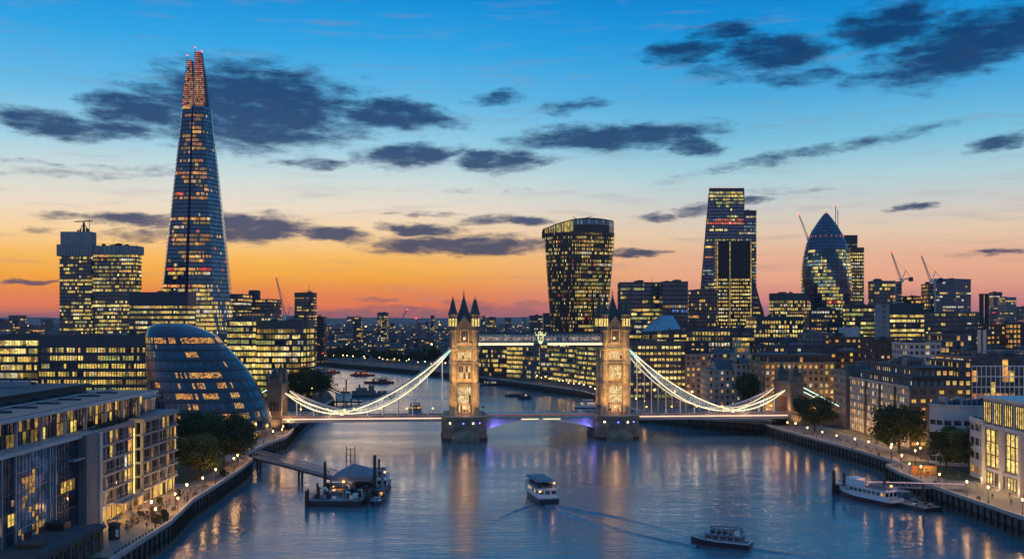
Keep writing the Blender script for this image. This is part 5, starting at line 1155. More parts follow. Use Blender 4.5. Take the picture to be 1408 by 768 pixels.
# white building with a tall lit bay in the near right
def white_office():
    WS = surf('white_stone', (.46,.43,.42), .8, .15, .4); r = root('white_office', 'white stone office with a tall brightly lit glass bay at the right edge', 'office', (158,300,ZG))
    LB = litm('bay_yellow', (1,.68,.20), 1.15, .6, .7)
    f = ((148.4,330),(146.6,313))
    masonry(r, [(f[0],f[1],WS,True)], ZG, 4, 4.5, 4.6, 3.7, 2.3, 1.3, .12, PAL_HOME, dark=G_DARK, frame=CONC_D, style='wide', glow_floor=((0,), .9))
    m = MB(); z = ZG+18; m.poly([(148.4,330,z),(146.6,313,z),(160,313,z),(160,330,z)], ROOF); m.bar((148.4,330,z+.4),(146.6,313,z+.4),.6,.9,WS); m.poly([(148.4,330,ZG),(148.4,330,z),(160,330,z),(160,330,ZG)], WS); m.build('wing_roof', r)
    pl_ = MB()
    for k in range(24): y = 314.5+k*.64; x = 147.6+(y-313)*.10+rnd.uniform(0,.8); pl_.obox((x,y,z),(rnd.uniform(.5,1),rnd.uniform(.5,1),rnd.uniform(.5,1.3)),rnd.random()*3,surf('terrace_hedge',(.03,.05,.02),.95) if k == 0 else bpy.data.materials['terrace_hedge'])
    pl_.build('terrace_planting', r)
    body = MB(); body.box(144.8,250,ZG,175,312.8,31.2,WS); body.build('wall', r)
    c = MB(); c.box(144.2,250,31.2,175,313.2,31.9,WS); c.box(144.4,250,22.6,144.8,313,23.4,WS); c.box(144.4,250,9.6,144.8,313,10.3,WS); c.build('cornice', r)
    def pane(y0, y1, z0, z1, m, n=3, nv=2):
        q = MB()
        for k in range(n):
            for v in range(nv):
                a, b = y0+(y1-y0)*(k+.06)/n, y0+(y1-y0)*(k+.94)/n; za, zb = z0+(z1-z0)*(v+.04)/nv, z0+(z1-z0)*(v+.96)/nv
                q.poly([(144.76,b,za),(144.76,a,za),(144.76,a,zb),(144.76,b,zb)], m if rnd.random() < .86 else Y2)
        for k in range(n+1): y = y0+(y1-y0)*k/n; q.box(144.5,y-.09,z0,144.75,y+.09,z1,BLACKM)
        for v in range(nv+1): zz = z0+(z1-z0)*v/nv; q.box(144.55,y0,zz-.09,144.72,y1,zz+.09,BLACKM)
        q.build('window', r)
    for k in range(9): pane(307.4-k*6.6, 312.2-k*6.6, 23.8, 30.4, LB, 4, 1)
    for (ya, yb) in ((301.6,310.6),(290,298),(276,286),(262,272)): pane(ya, yb, 10.8, 22, LB, 3, 3)
    for k in range(8): pane(306.5-k*7.2, 311.8-k*7.2, 5.6, 9.2, OR if k%2 else LB, 3, 1)
    pil = MB()
    for y in (300,311.4,288.5,274.5,260.5): pil.box(143.6,y-.55,ZG,144.8,y+.55,22.6,WS)
    pil.build('pilasters', r)
    for y in (311.4,300,288.5,274.5,260.5): lamp('facade_lamp', (143.0-158, y-300, 1.5), 1100, (1,.64,.25), r, .3)
    clutter(r, [(148,310),(148,252),(172,252),(172,310)], 31.9, 6)
    for y in (306,290,272): lamp('facade_lamp', (141-158, y-300, 3.6), 1500, (1,.6,.22), r, .4)
white_office()
# ---------------------------------------------------------------- big foreground office, left
def glass_office():
    r = root('glass_office', 'large foreground glass office with a broad flat dark roof and pale eaves', 'office', (-102,210,ZG)); x = -100
    CW = glassm('curtain_wall', (.17,.22,.29), .12, 1.0, .5); CW2 = glassm('curtain_wall_dark', (.02,.04,.07), .1, .9, .5)
    LIT = litm('inside_amber', (1,.55,.18), .5, .8, .7)
    b = MB(); b.box(-215,150,ZG,x-.25,234.5,27.9,DARKC); b.build('body', r)
    # curtain wall, storey by storey, bays of small panes between mullions
    bays = [(150,199,CW2),(199,204.5,CW2),(204.5,222.5,CW),(222.5,234.4,CW2)]
    for k in range(6):
        z = ZG+k*3.82
        for (y0, y1, g) in bays:
            q = MB(); n = max(2, round((y1-y0)/1.45))
            for j in range(n):
                for v in range(3):
                    ya, yb = y0+(y1-y0)*(j+.03)/n, y0+(y1-y0)*(j+.97)/n; za, zb = z+3.82*(v+.03)/3, z+3.82*(v+.97)/3; m = g
                    if g is CW:
                        if (k in (3,4) and 2 <= j <= 5 or k == 1 and 1 <= j <= 8 or k == 2 and j in (4,5,6)) and rnd.random() < .6: m = LIT
                    elif y0 > 220 and k == 3 and 2 <= j <= 6 and v < 2: m = Y1 if rnd.random() < .8 else Y2
                    elif y0 < 204 and k in (2,) and j > 1 and rnd.random() < .7: m = Y1
                    elif rnd.random() < .03: m = LIT
                    q.poly([(x,yb,za),(x,ya,za),(x,ya,zb),(x,yb,zb)][::-1], m)
            for j in range(n+1): y = y0+(y1-y0)*j/n; q.box(x,y-.035,z,x+.10,y+.035,z+3.8,BLACKM)
            q.box(x,y0,z-.1,x+.14,y1,z+.12,STEEL if g is CW else BLACKM)
            q.build('glazing_bay', r)
    for y in (199,204.5,219.6,222.5): pr = MB(); pr.box(x+.02,y-.22,ZG,x+.45,y+.22,27.9,STEEL); pr.build('mullion_post', r)
    pier = MB(); pier.box(x-8,234.6,ZG,x+2.0,241.5,28.4,surf('pier_concrete',(.15,.145,.15),.85,.25,.3,stretch=(1,1,.4))); pier.box(x-8.2,241.52,ZG,x+2.3,243.2,28.42,CONC_W); pier.build('concrete_pier', r)
    lamp('facade_lamp', (4, 35.4, 2.0), 1600, (1,.55,.2), r, .3)
    cn = MB(); cn.box(x-4,236,22,x+3.2,236.4,22.2,STEEL); cn.box(x-.5,228.5,23.2,x+1.8,236,23.5,STEEL); cn.build('canopy', r)
    # balcony level, set-back top storeys, eaves
    ed = MB(); ed.box(x-6,150,27.9,x+1.0,243,28.7,CONC_W); ed.box(x+.7,150,28.7,x+.8,243,28.75,STEEL)
    ed.build('terrace_edge', r)
    rl = MB(); 
    for k in range(64): y = 150+k*1.5; rl.box(x+.72,y-.03,28.7,x+.78,y+.03,29.8,STEEL)
    rl.box(x+.70,150,29.75,x+.80,243,29.85,STEEL); rl.build('terrace_railing', r)
    xb = -103; up = MB(); up.box(-220,150,27.9,xb-.25,284,34.6,DARKC); up.build('top_storey', r)
    for i in range(15):
        y0 = 150+i*8.9; q = MB()
        for j in range(5):
            for v in range(2):
                ya, yb = y0+8.9*(j+.05)/5, y0+8.9*(j+.95)/5; za, zb = 28.8+2.8*v+.08, 28.8+2.8*(v+1)
                pl_ = .65 if 224 < y0 < 262 else .3; m = pick([(Y1,3),(Y2,3),(LIT,3)]) if rnd.random() < (pl_ if v == 0 else pl_*.8) else (G_BLUE if v == 1 and rnd.random() < .6 else G_DARK)
                q.poly([(xb,yb,za),(xb,ya,za),(xb,ya,zb),(xb,yb,zb)][::-1], m)
        for j in range(6): y = y0+8.9*j/5; q.box(xb,y-.05,28.7,xb+.12,y+.05,34.5,BLACKM)
        q.box(xb,y0,31.55,xb+.2,y0+8.9,31.75,BLACKM); q.build('glazing_bay', r)
    for k in range(12): cl = MB(); cl.box(xb+.8,152+k*11.4,28.7,xb+1.3,152.5+k*11.4,34.6,CONC_W); cl.build('roof_column', r)
    rf = MB(); rf.box(-240,148,34.6,-99.6,287,35.3,CONC_W); rf.box(-239,150,35.3,-100.4,286,35.45,BLACKM); rf.build('roof', r)
    rr = MB()
    for k in range(11): rr.box(-236+k*.0,158+k*11.5,35.45,-106,158.6+k*11.5,35.8,SLATE)
    for k in range(5): rr.box(-112-k*22,150,35.45,-111.4-k*22,285,35.85,STEEL)
    rr.build('roof_seams', r)
    rh = MB(); rh.box(-225,225,35.45,-118,282,37.2,SLATE); rh.box(-226,224,37.2,-117,283,37.5,ROOF); rh.build('roof_plant_house', r)
    for k in range(16):
        q = MB(); xx, yy = rnd.uniform(-200,-118), rnd.uniform(235,280); q.obox((xx,yy,37.5),(rnd.uniform(2,9),rnd.uniform(1.5,4),rnd.uniform(.5,1.5)),0,rnd.choice((STEEL,SLATE,GREY,BLACKM))); q.obox((xx,yy,37.5),(rnd.uniform(.5,1.5),.6,2.0),0,BLACKM); q.build('plant_unit', r)
    for k in range(34):
        q = MB(); xx, yy = rnd.uniform(-165,-106), rnd.uniform(165,222); q.obox((xx,yy,35.45),(rnd.uniform(1.5,9),rnd.uniform(.8,3),rnd.uniform(.4,1.5)),0,rnd.choice((STEEL,SLATE,BLACKM,BLACKM,GREY))); q.build('plant_unit', r)
glass_office()
def terrace_block():
    r = root('terrace_block', 'concrete framed riverside block with balconies and a vertical light slot', 'office', (-106,272,ZG)); x = -99.6; z0 = ZG+4.4
    FR = surf('frame_concrete', (.20,.20,.215), .8, .15, .4)
    for (y0, y1, xo, bays) in ((244,268,0,8),(273,301,.9,9)):
        bd = MB(); bd.box(-125,y0,ZG,x+xo-1.95,y1,27.6,DARKC); bd.build('body', r)
        for k in range(5):
            z = z0+k*3.7+.3; s = MB(); s.box(-118,y0-.2,z-.55,x+xo,y1+.2,z,FR); s.build('floor_slab', r)
            n = bays
            for j in range(n):
                ya, yb = y0+(y1-y0)*j/n, y0+(y1-y0)*(j+1)/n; q = MB(); xx = x+xo-.62-(.22 if j%2 else 0)
                m = pick([(Y1,3),(OR,2),(WW,2),(Y2,3)]) if rnd.random() < (.36 if y0 < 270 else .5) else pick([(G_BLUE,4),(G_DARK,3),(G_PALE,3)])
                h = (yb-ya)
                for (a, b, mm) in ((.04,.5,m),(.54,.96,m if rnd.random() < .6 else G_DARK)): q.poly([(xx,ya+h*b,z+.05),(xx,ya+h*a,z+.05),(xx,ya+h*a,z+3.05),(xx,ya+h*b,z+3.05)][::-1], mm)
                q.box(xx-.3,ya-.12,z,x+xo-.38,ya+.12,z+3.15,FR if j%2 == 0 else DARKC); q.build('window', r)
            b = MB()
            b.box(x+xo-.10,y0,z+.95,x+xo-.02,y1,z+1.03,STEEL)
            for j in range(int((y1-y0)/1.2)): b.box(x+xo-.09,y0+j*1.2,z,x+xo-.03,y0+j*1.2+.06,z+.96,STEEL)
            b.build('balcony_railing', r)
        co = MB()
        for j in range(0, bays+1, 2): y = y0+(y1-y0)*j/bays; co.box(x+xo-.45,y-.2,ZG,x+xo-.12,y+.2,z0+18.5,FR)
        co.build('frame_columns', r)
        t = MB(); t.box(-120,y0-.3,z0+18.2,x+xo+.2,y1+.3,z0+19.3,FR); t.build('roof_edge', r)
        g = MB(); n = 7
        for j in range(n): ya, yb = y0+(y1-y0)*(j+.08)/n, y0+(y1-y0)*(j+.92)/n; g.poly([(x+xo-1.8,yb,ZG+.2),(x+xo-1.8,ya,ZG+.2),(x+xo-1.8,ya,ZG+3.7),(x+xo-1.8,yb,ZG+3.7)][::-1], OR if y0 < 270 and rnd.random() < .9 else pick([(OR,2),(Y1,2),(G_DARK,5)]))
        g.build('shopfront', r)
    # recessed slot lit by a tall light line
    sl_ = MB(); sl_.box(-118,268,ZG,x-2.6,273,27.6,FR); sl_.build('slot_wall', r)
    st = MB(); st.box(x-.6,268.05,ZG+4.5,x+.15,268.5,26.6,glow('slot_light',(1,.62,.18),1.5)); st.build('light_strip', r)
    for k in range(5): lamp('facade_lamp', (-99.6-1.2+106, 270.5-272, 3+k*4.6), 260, (1,.66,.25), r, .2)
    w = MB()
    for k in range(5): w.box(x-2.55,270,z0+k*3.7+.6,x-2.45,272.6,z0+k*3.7+3.2,OR if k != 2 else Y2)
    w.build('slot_window', r)
    ca = MB(); ca.box(x-2,255,ZG+3.9,x+2.2,274,ZG+4.2,FR); ca.build('canopy', r)
    ph = MB(); ph.box(-122,268,z0+19.3,x-5.2,299,z0+23.2,DARKC); ph.box(-123,267,z0+23.2,x-4.0,300.5,z0+23.8,FR); ph.build('penthouse', r)
    band([(x-5.2,267.9),(x-5.2,299)][::-1]+[], [(x-5.2,267.9),(x-5.2,299)][::-1], z0+19.4, z0+23.1, 1.7, .5, PAL_OFF, G_BLUE, .05, .95).build('penthouse_glazing', r) if False else None
    q = MB()
    for k in range(18): y = 268.4+k*1.7; q.poly([(x-5.1,y+1.5,z0+19.5),(x-5.1,y,z0+19.5),(x-5.1,y,z0+23),(x-5.1,y+1.5,z0+23)][::-1], Y1 if k < 6 and rnd.random() < .9 else pick([(G_PALE,4),(G_BLUE,3),(Y2,2)]))
    for k in range(8): y = x-5.2-k*1.7; q.poly([(y-1.5,267.8,z0+19.5),(y,267.8,z0+19.5),(y,267.8,z0+23),(y-1.5,267.8,z0+23)], Y1 if rnd.random() < .8 else G_BLUE)
    q.build('penthouse_glazing', r)
    hd = MB(); HG = surf('roof_hedge', (.025,.04,.018), .95)
    for k in range(30): hd.obox((x-1.4+rnd.uniform(-.5,.4),245+k*.78,z0+19.3),(rnd.uniform(.7,1.4),rnd.uniform(.6,1.2),rnd.uniform(.5,1.3)),rnd.random()*3,HG)
    hd.build('roof_planting', r)
    for k in range(8): lamp('facade_lamp', (-97.5+106, 248+k*7-272, 3.2), 1100, (1,.50,.15), r, .3)
terrace_block()
# low brick shed in the near left corner
def shed():
    r = root('brick_shed', 'low brown brick riverside shed with a flat dark roof in the near left corner', 'shed', (-100,205,ZG))
    m = MB(); m.box(-150,170,ZG,-89.5,223,9.6,BRICK); m.build('wall', r)
    m = MB(); m.box(-150.5,169,9.6,-89,223.5,10.1,ROOF); m.box(-92,170,10.1,-89.2,223.2,10.5,SLATE); m.build('roof', r)
    p = MB()
    for k in range(14): y = 172+k*3.7; p.box(-89.6,y,ZG,-89.1,y+.7,9.5,BRICK)
    p.build('brick_piers', r)
    for k in range(13): q = MB(); y = 173.3+k*3.7; q.box(-89.58,y,6,-89.45,y+1.6,8.6,G_DARK); q.build('window', r)
    for k in range(9): q = MB(); q.obox((rnd.uniform(-112,-94),rnd.uniform(178,220),10.1),(rnd.uniform(1,5),rnd.uniform(1,4),rnd.uniform(.5,1.6)),0,rnd.choice((SLATE,BLACKM,BRICK_D))); q.build('plant_unit', r)
    k = root('kiosk', 'small dark cylindrical kiosk on the lit terrace by the shed', 'kiosk', (-91,233,ZG)); m = MB(); m.lathe([(1.3,0),(1.3,3.2),(1.5,3.3),(1.5,3.6),(.2,4)], (-91,233,ZG), BRICK_D, 12); m.build('drum', k); m = MB(); m.box(-90.2,231.6,ZG+.8,-89.6,231.75,ZG+2.4,WHITEP); m.build('notice_panel', k)
shed()
# ---------------------------------------------------------------- trees
def leafm(name, a, b):
    m, t, bs = newmat(name); n = t.nodes.new; bs.inputs['Roughness'].default_value = .75; bs.inputs['Specular IOR Level'].default_value = .2
    g = n('ShaderNodeTexCoord'); z = n('ShaderNodeTexNoise'); z.inputs['Scale'].default_value = .9; z.inputs['Detail'].default_value = 5; t.links.new(g.outputs['Object'], z.inputs[0])
    r = n('ShaderNodeValToRGB'); r.color_ramp.elements[0].position = .35; r.color_ramp.elements[1].position = .68; r.color_ramp.elements[0].color = (*a,1); r.color_ramp.elements[1].color = (*b,1)
    t.links.new(z.outputs['Fac'], r.inputs[0]); t.links.new(r.outputs[0], bs.inputs['Base Color']); return m
LEAF_D = leafm('dark_leaves', (.02,.032,.012), (.05,.07,.022)); LEAF_G = leafm('olive_leaves', (.05,.06,.014), (.11,.115,.028))
def tree_proto(seed, h, w, leaf, nclump=60, per=100, ls=.52):
    q = random.Random(seed); r = root('broadleaf_tree', 'tree', 'tree', (0,0,0), 0, 'riverside trees'); t = MB(); th = h*.34
    t.tube((0,0,0),(.1,.05,th),.42,BARK,.28,8); tips = []
    for k in range(7):
        a = k*2.4+q.random(); b0 = Vector((.1,.05,th*(.7+.3*q.random()))); e = Vector((math.cos(a)*w*.30, math.sin(a)*w*.30, h*(.55+.25*q.random()))); mdl = b0.lerp(e,.5)+Vector((0,0,.5))
        t.tube(b0, mdl, .2, BARK, .12, 5); t.tube(mdl, e, .12, BARK, .04, 5); tips.append(e)
        e2 = e+Vector((q.uniform(-1,1)*w*.14, q.uniform(-1,1)*w*.14, h*.12)); t.tube(mdl, e2, .08, BARK, .02, 4); tips.append(e2)
    t.build('trunk', r, world=False); c = MB(); cz, rz_, rw = h*.55, h*.45, w*.52
    for k in range(nclump):
        while True:
            p = Vector((q.uniform(-1,1), q.uniform(-1,1), q.uniform(-1,1)))
            if .35 < p.length < 1: break
        if k < len(tips): ctr = tips[k]
        else: ctr = Vector((p.x*rw*.86, p.y*rw*.86, cz+p.z*rz_*.86*(1 if p.z > 0 else .8)))
        cr = q.uniform(.11,.21)*w
        for j in range(per):
            d = Vector((q.gauss(0,1), q.gauss(0,1), q.gauss(0,1))).normalized()*cr*q.random()**.45; d.z *= .75; o = ctr+d
            a = Vector((q.gauss(0,1), q.gauss(0,1), q.gauss(0,1))).normalized(); b = a.orthogonal().normalized(); s = ls*q.uniform(.6,1.3)
            c.poly([o-a*s*.7, o-b*s*.45, o+a*s*.7, o+b*s*.45], leaf)
    c.build('crown', r, world=False); return r
TP = [tree_proto(1, 13, 13, LEAF_G), tree_proto(2, 17, 16, LEAF_D, 70), tree_proto(3, 14, 17, LEAF_D, 70), tree_proto(4, 12, 11, LEAF_D)]
used = set()
def tree(k, x, y, s, rz, label, group=None, z=ZG):
    s = s if hasattr(s, '__len__') else s*1.22
    sc = s if hasattr(s, '__len__') else (s,s,s)
    if k not in used:
        o = TP[k]; used.add(k); o.location = (x,y,z); o.rotation_euler = (0,0,rz); o.scale = sc; o['label'] = label
        if group: o['group'] = group
        return o
    return copy_tree(TP[k], None, (x,y,z), rz, sc, label, group)
tree(0, -98, 318, (1.12,1.12,1.1), .3, 'lighter olive green round tree on the promenade beside the terrace block')
for i, (k, x, y, s, l) in enumerate(((1,-104,338,1.0,'left one of the big dark trees in front of the rounded glass hall'),(2,-98,347,1.1,'largest dark tree in front of the rounded glass hall'),(1,-97,360,.66,'smaller dark tree at the river wall end of the tree clump by the hall'),(3,-113,330,1.1,'dark tree half hidden behind the terrace block'))): tree(k, x, y, s, i*1.7, l, 'trees by the rounded hall')
for i, (k, x, y, s, l) in enumerate(((2,136,458,.95,'dark round tree at the foot of the right bridge abutment'),(2,146,384,1.06,'big dark tree in front of the long stone block'),(1,145.5,341,.72,'left one of the two trees by the lit lawn'),(0,149.5,333,.95,'right one of the two trees by the lit lawn, olive green'),(3,152,352,.95,'small tree tucked behind the two lawn trees'))): tree(k, x, y, s, i*2.1, l, 'trees on the north river walk')
tree(1, 133, 566, 1.05, 1.0, 'olive dark tree before the pale stepped building', None); 
for i, (px, y, k, s) in enumerate(((408,640,2,1.05),(425,650,1,1.05),(440,660,2,.95),(396,655,1,1.0),(414,690,3,1.2))): tree(k, Xp(px,y), y, s, i*1.3, ('leftmost','middle','rightmost','rear left','rear middle')[i]+' dark tree of the clump on the south bank beyond the bridge', 'trees beyond the bridge')
FARB = [(430+k*9.2+rnd.uniform(-2,2), 1265+(22 if k%2 else 0)-max(0,(430+k*9.2-500))*1.15, rnd.choice((1,2,3)), rnd.uniform(.55,.95)) for k in range(21)]
for i, (px, y, k, s) in enumerate(FARB): tree(k, Xp(px,y), y, s, i*.9, 'dark far tree in the row along the embankment beyond the river bend', 'trees on the far embankment')
# ---------------------------------------------------------------- lamps
def lamp_post(h=4.2, m=LAMPW):
    r = root('street_lamp', 'lamp', 'street lamp', (0,0,0), 0, 'riverside street lamps'); p = MB(); p.lathe([(.22,0),(.2,.5),(.09,.7),(.06,h-.3)], (0,0,0), BLACKM, 8); p.build('post', r, world=False)
    l = MB(); l.lathe([(.06,h-.3),(.20,h-.1),(.26,h+.2),(.15,h+.42)], (0,0,0), m, 8); hd = l.build('lantern', r, world=False)
    c = MB(); c.lathe([(.28,h+.42),(.1,h+.62),(.03,h+.8)], (0,0,0), BLACKM, 8); c.build('cap', r, world=False); return r
LP = lamp_post(); d0 = lamp('lamp_light', (0,0,4.3), 1500, (1,.50,.15), LP, .5); lamp_used = [False]
def street_lamp(x, y, label, e=None, group=None):
    if not lamp_used[0]: lamp_used[0] = True; LP.location = (x,y,ZG); LP['label'] = label; LP['group'] = group or LP['group']; return LP
    o = copy_tree(LP, None, (x+rnd.uniform(-.5,.5),y+rnd.uniform(-2,2),ZG), rnd.random()*3, None, label, group); q = rnd.uniform(.85,1.12); o.scale = (q,q,q); return o
for (x, y, e) in ((-86.5,247,1),(-90.5,256,1),(-86.8,263,1),(-90.3,270,1),(-90.2,283,1),(-90.5,298,1),(-90.8,314,1),(-92.2,335,1),(-93.5,348,1),(-95,362,1),(-99.5,300,1),(-100,398,1),(-98.5,418,1),(-97.6,432,1),(-99.5,446,1),(-101,460,1)):
    street_lamp(x, y, 'warm lantern lamp lighting the south promenade along the river wall', None, 'lamps on the south promenade')
for (x, y) in ((123.5,457),(125,448),(126.5,436),(128.5,424),(131,410),(133.5,396),(134.5,383),(136,366),(131,343),(128.5,330),(128,318),(128.5,304),(129,290),(130,276),(131.5,262),(141,356),(138.5,371),(147,366),(150,378)):
    street_lamp(x, y, 'warm lantern lamp lighting the north river walk', None, 'lamps on the north river walk')
for k in range(22):
    px = 432+k*10+rnd.uniform(-5,5); y = 1243-max(0,px-470)*1.62+rnd.uniform(-3,3)
    o = street_lamp(Xp(px,y)+2, y+rnd.uniform(5,22), 'tiny orange lamp glowing on the far embankment beyond the river bend', None, 'lamps on the far embankment'); o.scale = (rnd.uniform(1.0,1.7),)*3
for k in range(20):
    t = k/19; x, y = 12+(66-12)*t+6, 815+(560-815)*t+6
    o = street_lamp(x+ (6 if .2 < t < .8 else 2), y, 'warm lamp on the embankment under the riverside offices', None, 'lamps under the riverside offices'); o.scale = (rnd.uniform(1,1.5),)*3
for k in range(8):
    o = street_lamp(-128-k*5, 655+k*18, 'orange lamp among the dark trees on the south bank beyond the bridge', None, 'lamps among the trees beyond the bridge'); o.scale = (1.5,1.5,1.5)
for (x, y) in ((150,505),(146,520),(160,500),(140,530),(120,600),(135,620),(150,620),(110,620),(100,625),(90,640),(180,520),(200,470),(215,410),(190,480),(168,520),(205,560),(240,540),(260,520),(230,610),(270,640),(182,385),(183,360),(210,650),(300,650),(170,650)):
    o = street_lamp(x, y, 'street lamp glowing orange between the north bank buildings', None, 'lamps in the north bank streets'); o.scale = (1.5,1.5,1.5); lamp('street_glow', (0,-1.5,5.5), 2200, (1,.5,.15), o, .6)
BN = root('bench', 'dark slatted bench facing the river on the promenade', 'bench', (0,0,0), 0, 'benches along the river walks'); m = MB()
for k in range(3): m.box(-.9,-.22+k*.16,.42,.9,-.10+k*.16,.46,BARK)
m.box(-.9,-.22,.38,.9,.24,.42,BARK); m.build('seat', BN, world=False); m = MB(); m.box(-.9,.24,.5,.9,.28,.9,BARK); m.build('backrest', BN, world=False)
for s in (-1,1): m = MB(); m.box(s*.75-.03,-.2,0,s*.75+.03,.28,.42,BLACKM); m.build('leg', BN, world=False)
for i, (x, y, rz) in enumerate(((-89,268,1.5),(-91,293,1.5),(-92,306,1.5),(-92.5,332,1.6),(-94,345,1.6),(127.5,444,-1.9),(132,404,-1.8),(136,378,-1.6),(129.5,312,-1.5),(130,284,-1.5))):
    if i == 0: BN.location = (x,y,ZG+.02); BN.rotation_euler = (0,0,rz)
    else: copy_tree(BN, None, (x,y,ZG+.02), rz)
CT = root('cafe_table', 'cafe table with two chairs on the south terrace', 'table', (0,0,0), 0, 'cafe tables on the south terrace'); m = MB(); m.lathe([(.05,0),(.05,.72),(.45,.73),(.45,.77)], (0,0,0), BLACKM, 10); m.build('pedestal_top', CT, world=False)
for s in (-1,1): m = MB(); m.box(s*.75-.22,-.22,.42,s*.75+.22,.22,.47,BARK); m.box(s*.95-.03,-.22,.47,s*.95+.03,.22,.9,BARK); [m.box(s*.75+i*.18-.02,j*.18-.02,0,s*.75+i*.18+.02,j*.18+.02,.42,BLACKM) for i in (-1,1) for j in (-1,1)]; m.build('chair', CT, world=False)
PA = root('parasol', 'closed grey parasol on the south terrace', 'parasol', (0,0,0), 0, 'parasols on the south terrace'); m = MB(); m.tube((0,0,0),(0,0,2.7),.035,BLACKM,n=6); m.lathe([(.35,0),(.35,.1),(.05,.12)],(0,0,0),BLACKM,10); m.build('pole', PA, world=False); m = MB(); m.lathe([(1.5,2.15),(.9,2.5),(.05,2.85)],(0,0,0),surf('parasol_cloth',(.20,.17,.14),.85),8); m.build('canopy', PA, world=False); PA['label'] = 'open beige parasol on the south terrace'
for i in range(14):
    loc = (-94.5+(i%2)*2.3, 243+i*2.05, ZG+.02)
    if i == 0: CT.location = loc
    else: copy_tree(CT, None, loc, rnd.random()*3)
for i in range(7):
    loc = (-95.6+(i%2)*2.6, 246+i*3.7, ZG+.02)
    if i == 0: PA.location = loc
    else: copy_tree(PA, None, loc, rnd.random()*3)
# ---------------------------------------------------------------- boats
HULL = surf('hull_navy', (.02,.025,.04), .35, .2, 1); HULLW = surf('hull_white', (.62,.62,.64), .4, .12, 1); HULLR = surf('boot_top_red', (.14,.035,.03), .5, .2, 1); DECKM = surf('boat_deck', (.20,.19,.18), .8, .2, 1); CANVAS = surf('grey_canvas', (.14,.16,.20), .8, .15, 1)
def hull(L, Bm, H, m, m2=None, bow=.35, stern=.85):
    """a real hull: rows of stations from stern to bow; x across, +y towards the bow"""
    q = MB(); n = 12; rows = []
    for k in range(n+1):
        t = k/n; y = -L/2+L*t; w = Bm/2*(stern+(1-stern)*min(1,t/.3)) if t < .5 else Bm/2*max(.02,(1-((t-.5)/.5)**(1/bow)*1.0)); sh = H*(1+.25*max(0,(t-.55)/.45)**2)
        rows.append([(-w*.82,y,-.5),(-w*.97,y,H*.35),(-w,y,sh),(w,y,sh),(w*.97,y,H*.35),(w*.82,y,-.5)])
    for a, b in zip(rows, rows[1:]):
        for i in range(5):
            mm = (m2 or m) if i in (0,4) else m if i in (1,3) else DECKM
            q.poly([a[i],b[i],b[i+1],a[i+1]][::-1], mm)
    q.poly(rows[0], m); q.poly(rows[-1][::-1], m); return q, rows
def Q(mb, nm, r): return mb.build(nm, r, world=False)
def cabin(r, x0, x1, y0, y1, z0, z1, wall, win=3, lit=.3, pal=None, name='cabin'):
    c = MB(); c.box(x0,y0,z0,x1,y1,z1,wall); c.box(x0-.15,y0-.15,z1,x1+.15,y1+.15,z1+.1,wall); cb = Q(c, name, r); pal = pal or [(OR,3),(WW,2)]
    n = max(2, int((y1-y0)/1.7))
    for s, x in ((-1,x0),(1,x1)):
        for k in range(n):
            a, b = y0+(y1-y0)*(k+.14)/n, y0+(y1-y0)*(k+.86)/n; w = MB(); m = pick(pal) if rnd.random() < lit else G_DARK; w.box(x-.03 if s < 0 else x-.01,a,z0+(z1-z0)*.38,x+.01 if s < 0 else x+.03,b,z0+(z1-z0)*.82,m); Q(w, 'window', cb)
    for y in (y0, y1):
        n2 = max(2, int((x1-x0)/1.5))
        for k in range(n2):
            a, b = x0+(x1-x0)*(k+.14)/n2, x0+(x1-x0)*(k+.86)/n2; w = MB(); w.box(a,y-.03,z0+(z1-z0)*.34,b,y+.03,z0+(z1-z0)*.84,pick(pal) if rnd.random() < lit else G_DARK); Q(w, 'window', cb)
    return cb
def rail(r, pts, h=.95, m=None, name='railing'):
    q = MB(); m = m or STEEL
    for a, b in zip(pts, pts[1:]):
        a, b = Vector(a), Vector(b); n = max(1, int((b-a).length/1.4))
        for k in range(n+1): p = a.lerp(b, k/n); q.tube(p, p+Vector((0,0,h)), .035, m, n=4, cap=False)
        for hh in (h*.5, h): q.tube(a+Vector((0,0,hh)), b+Vector((0,0,hh)), .03, m, n=4, cap=False)
    return Q(q, name, r)
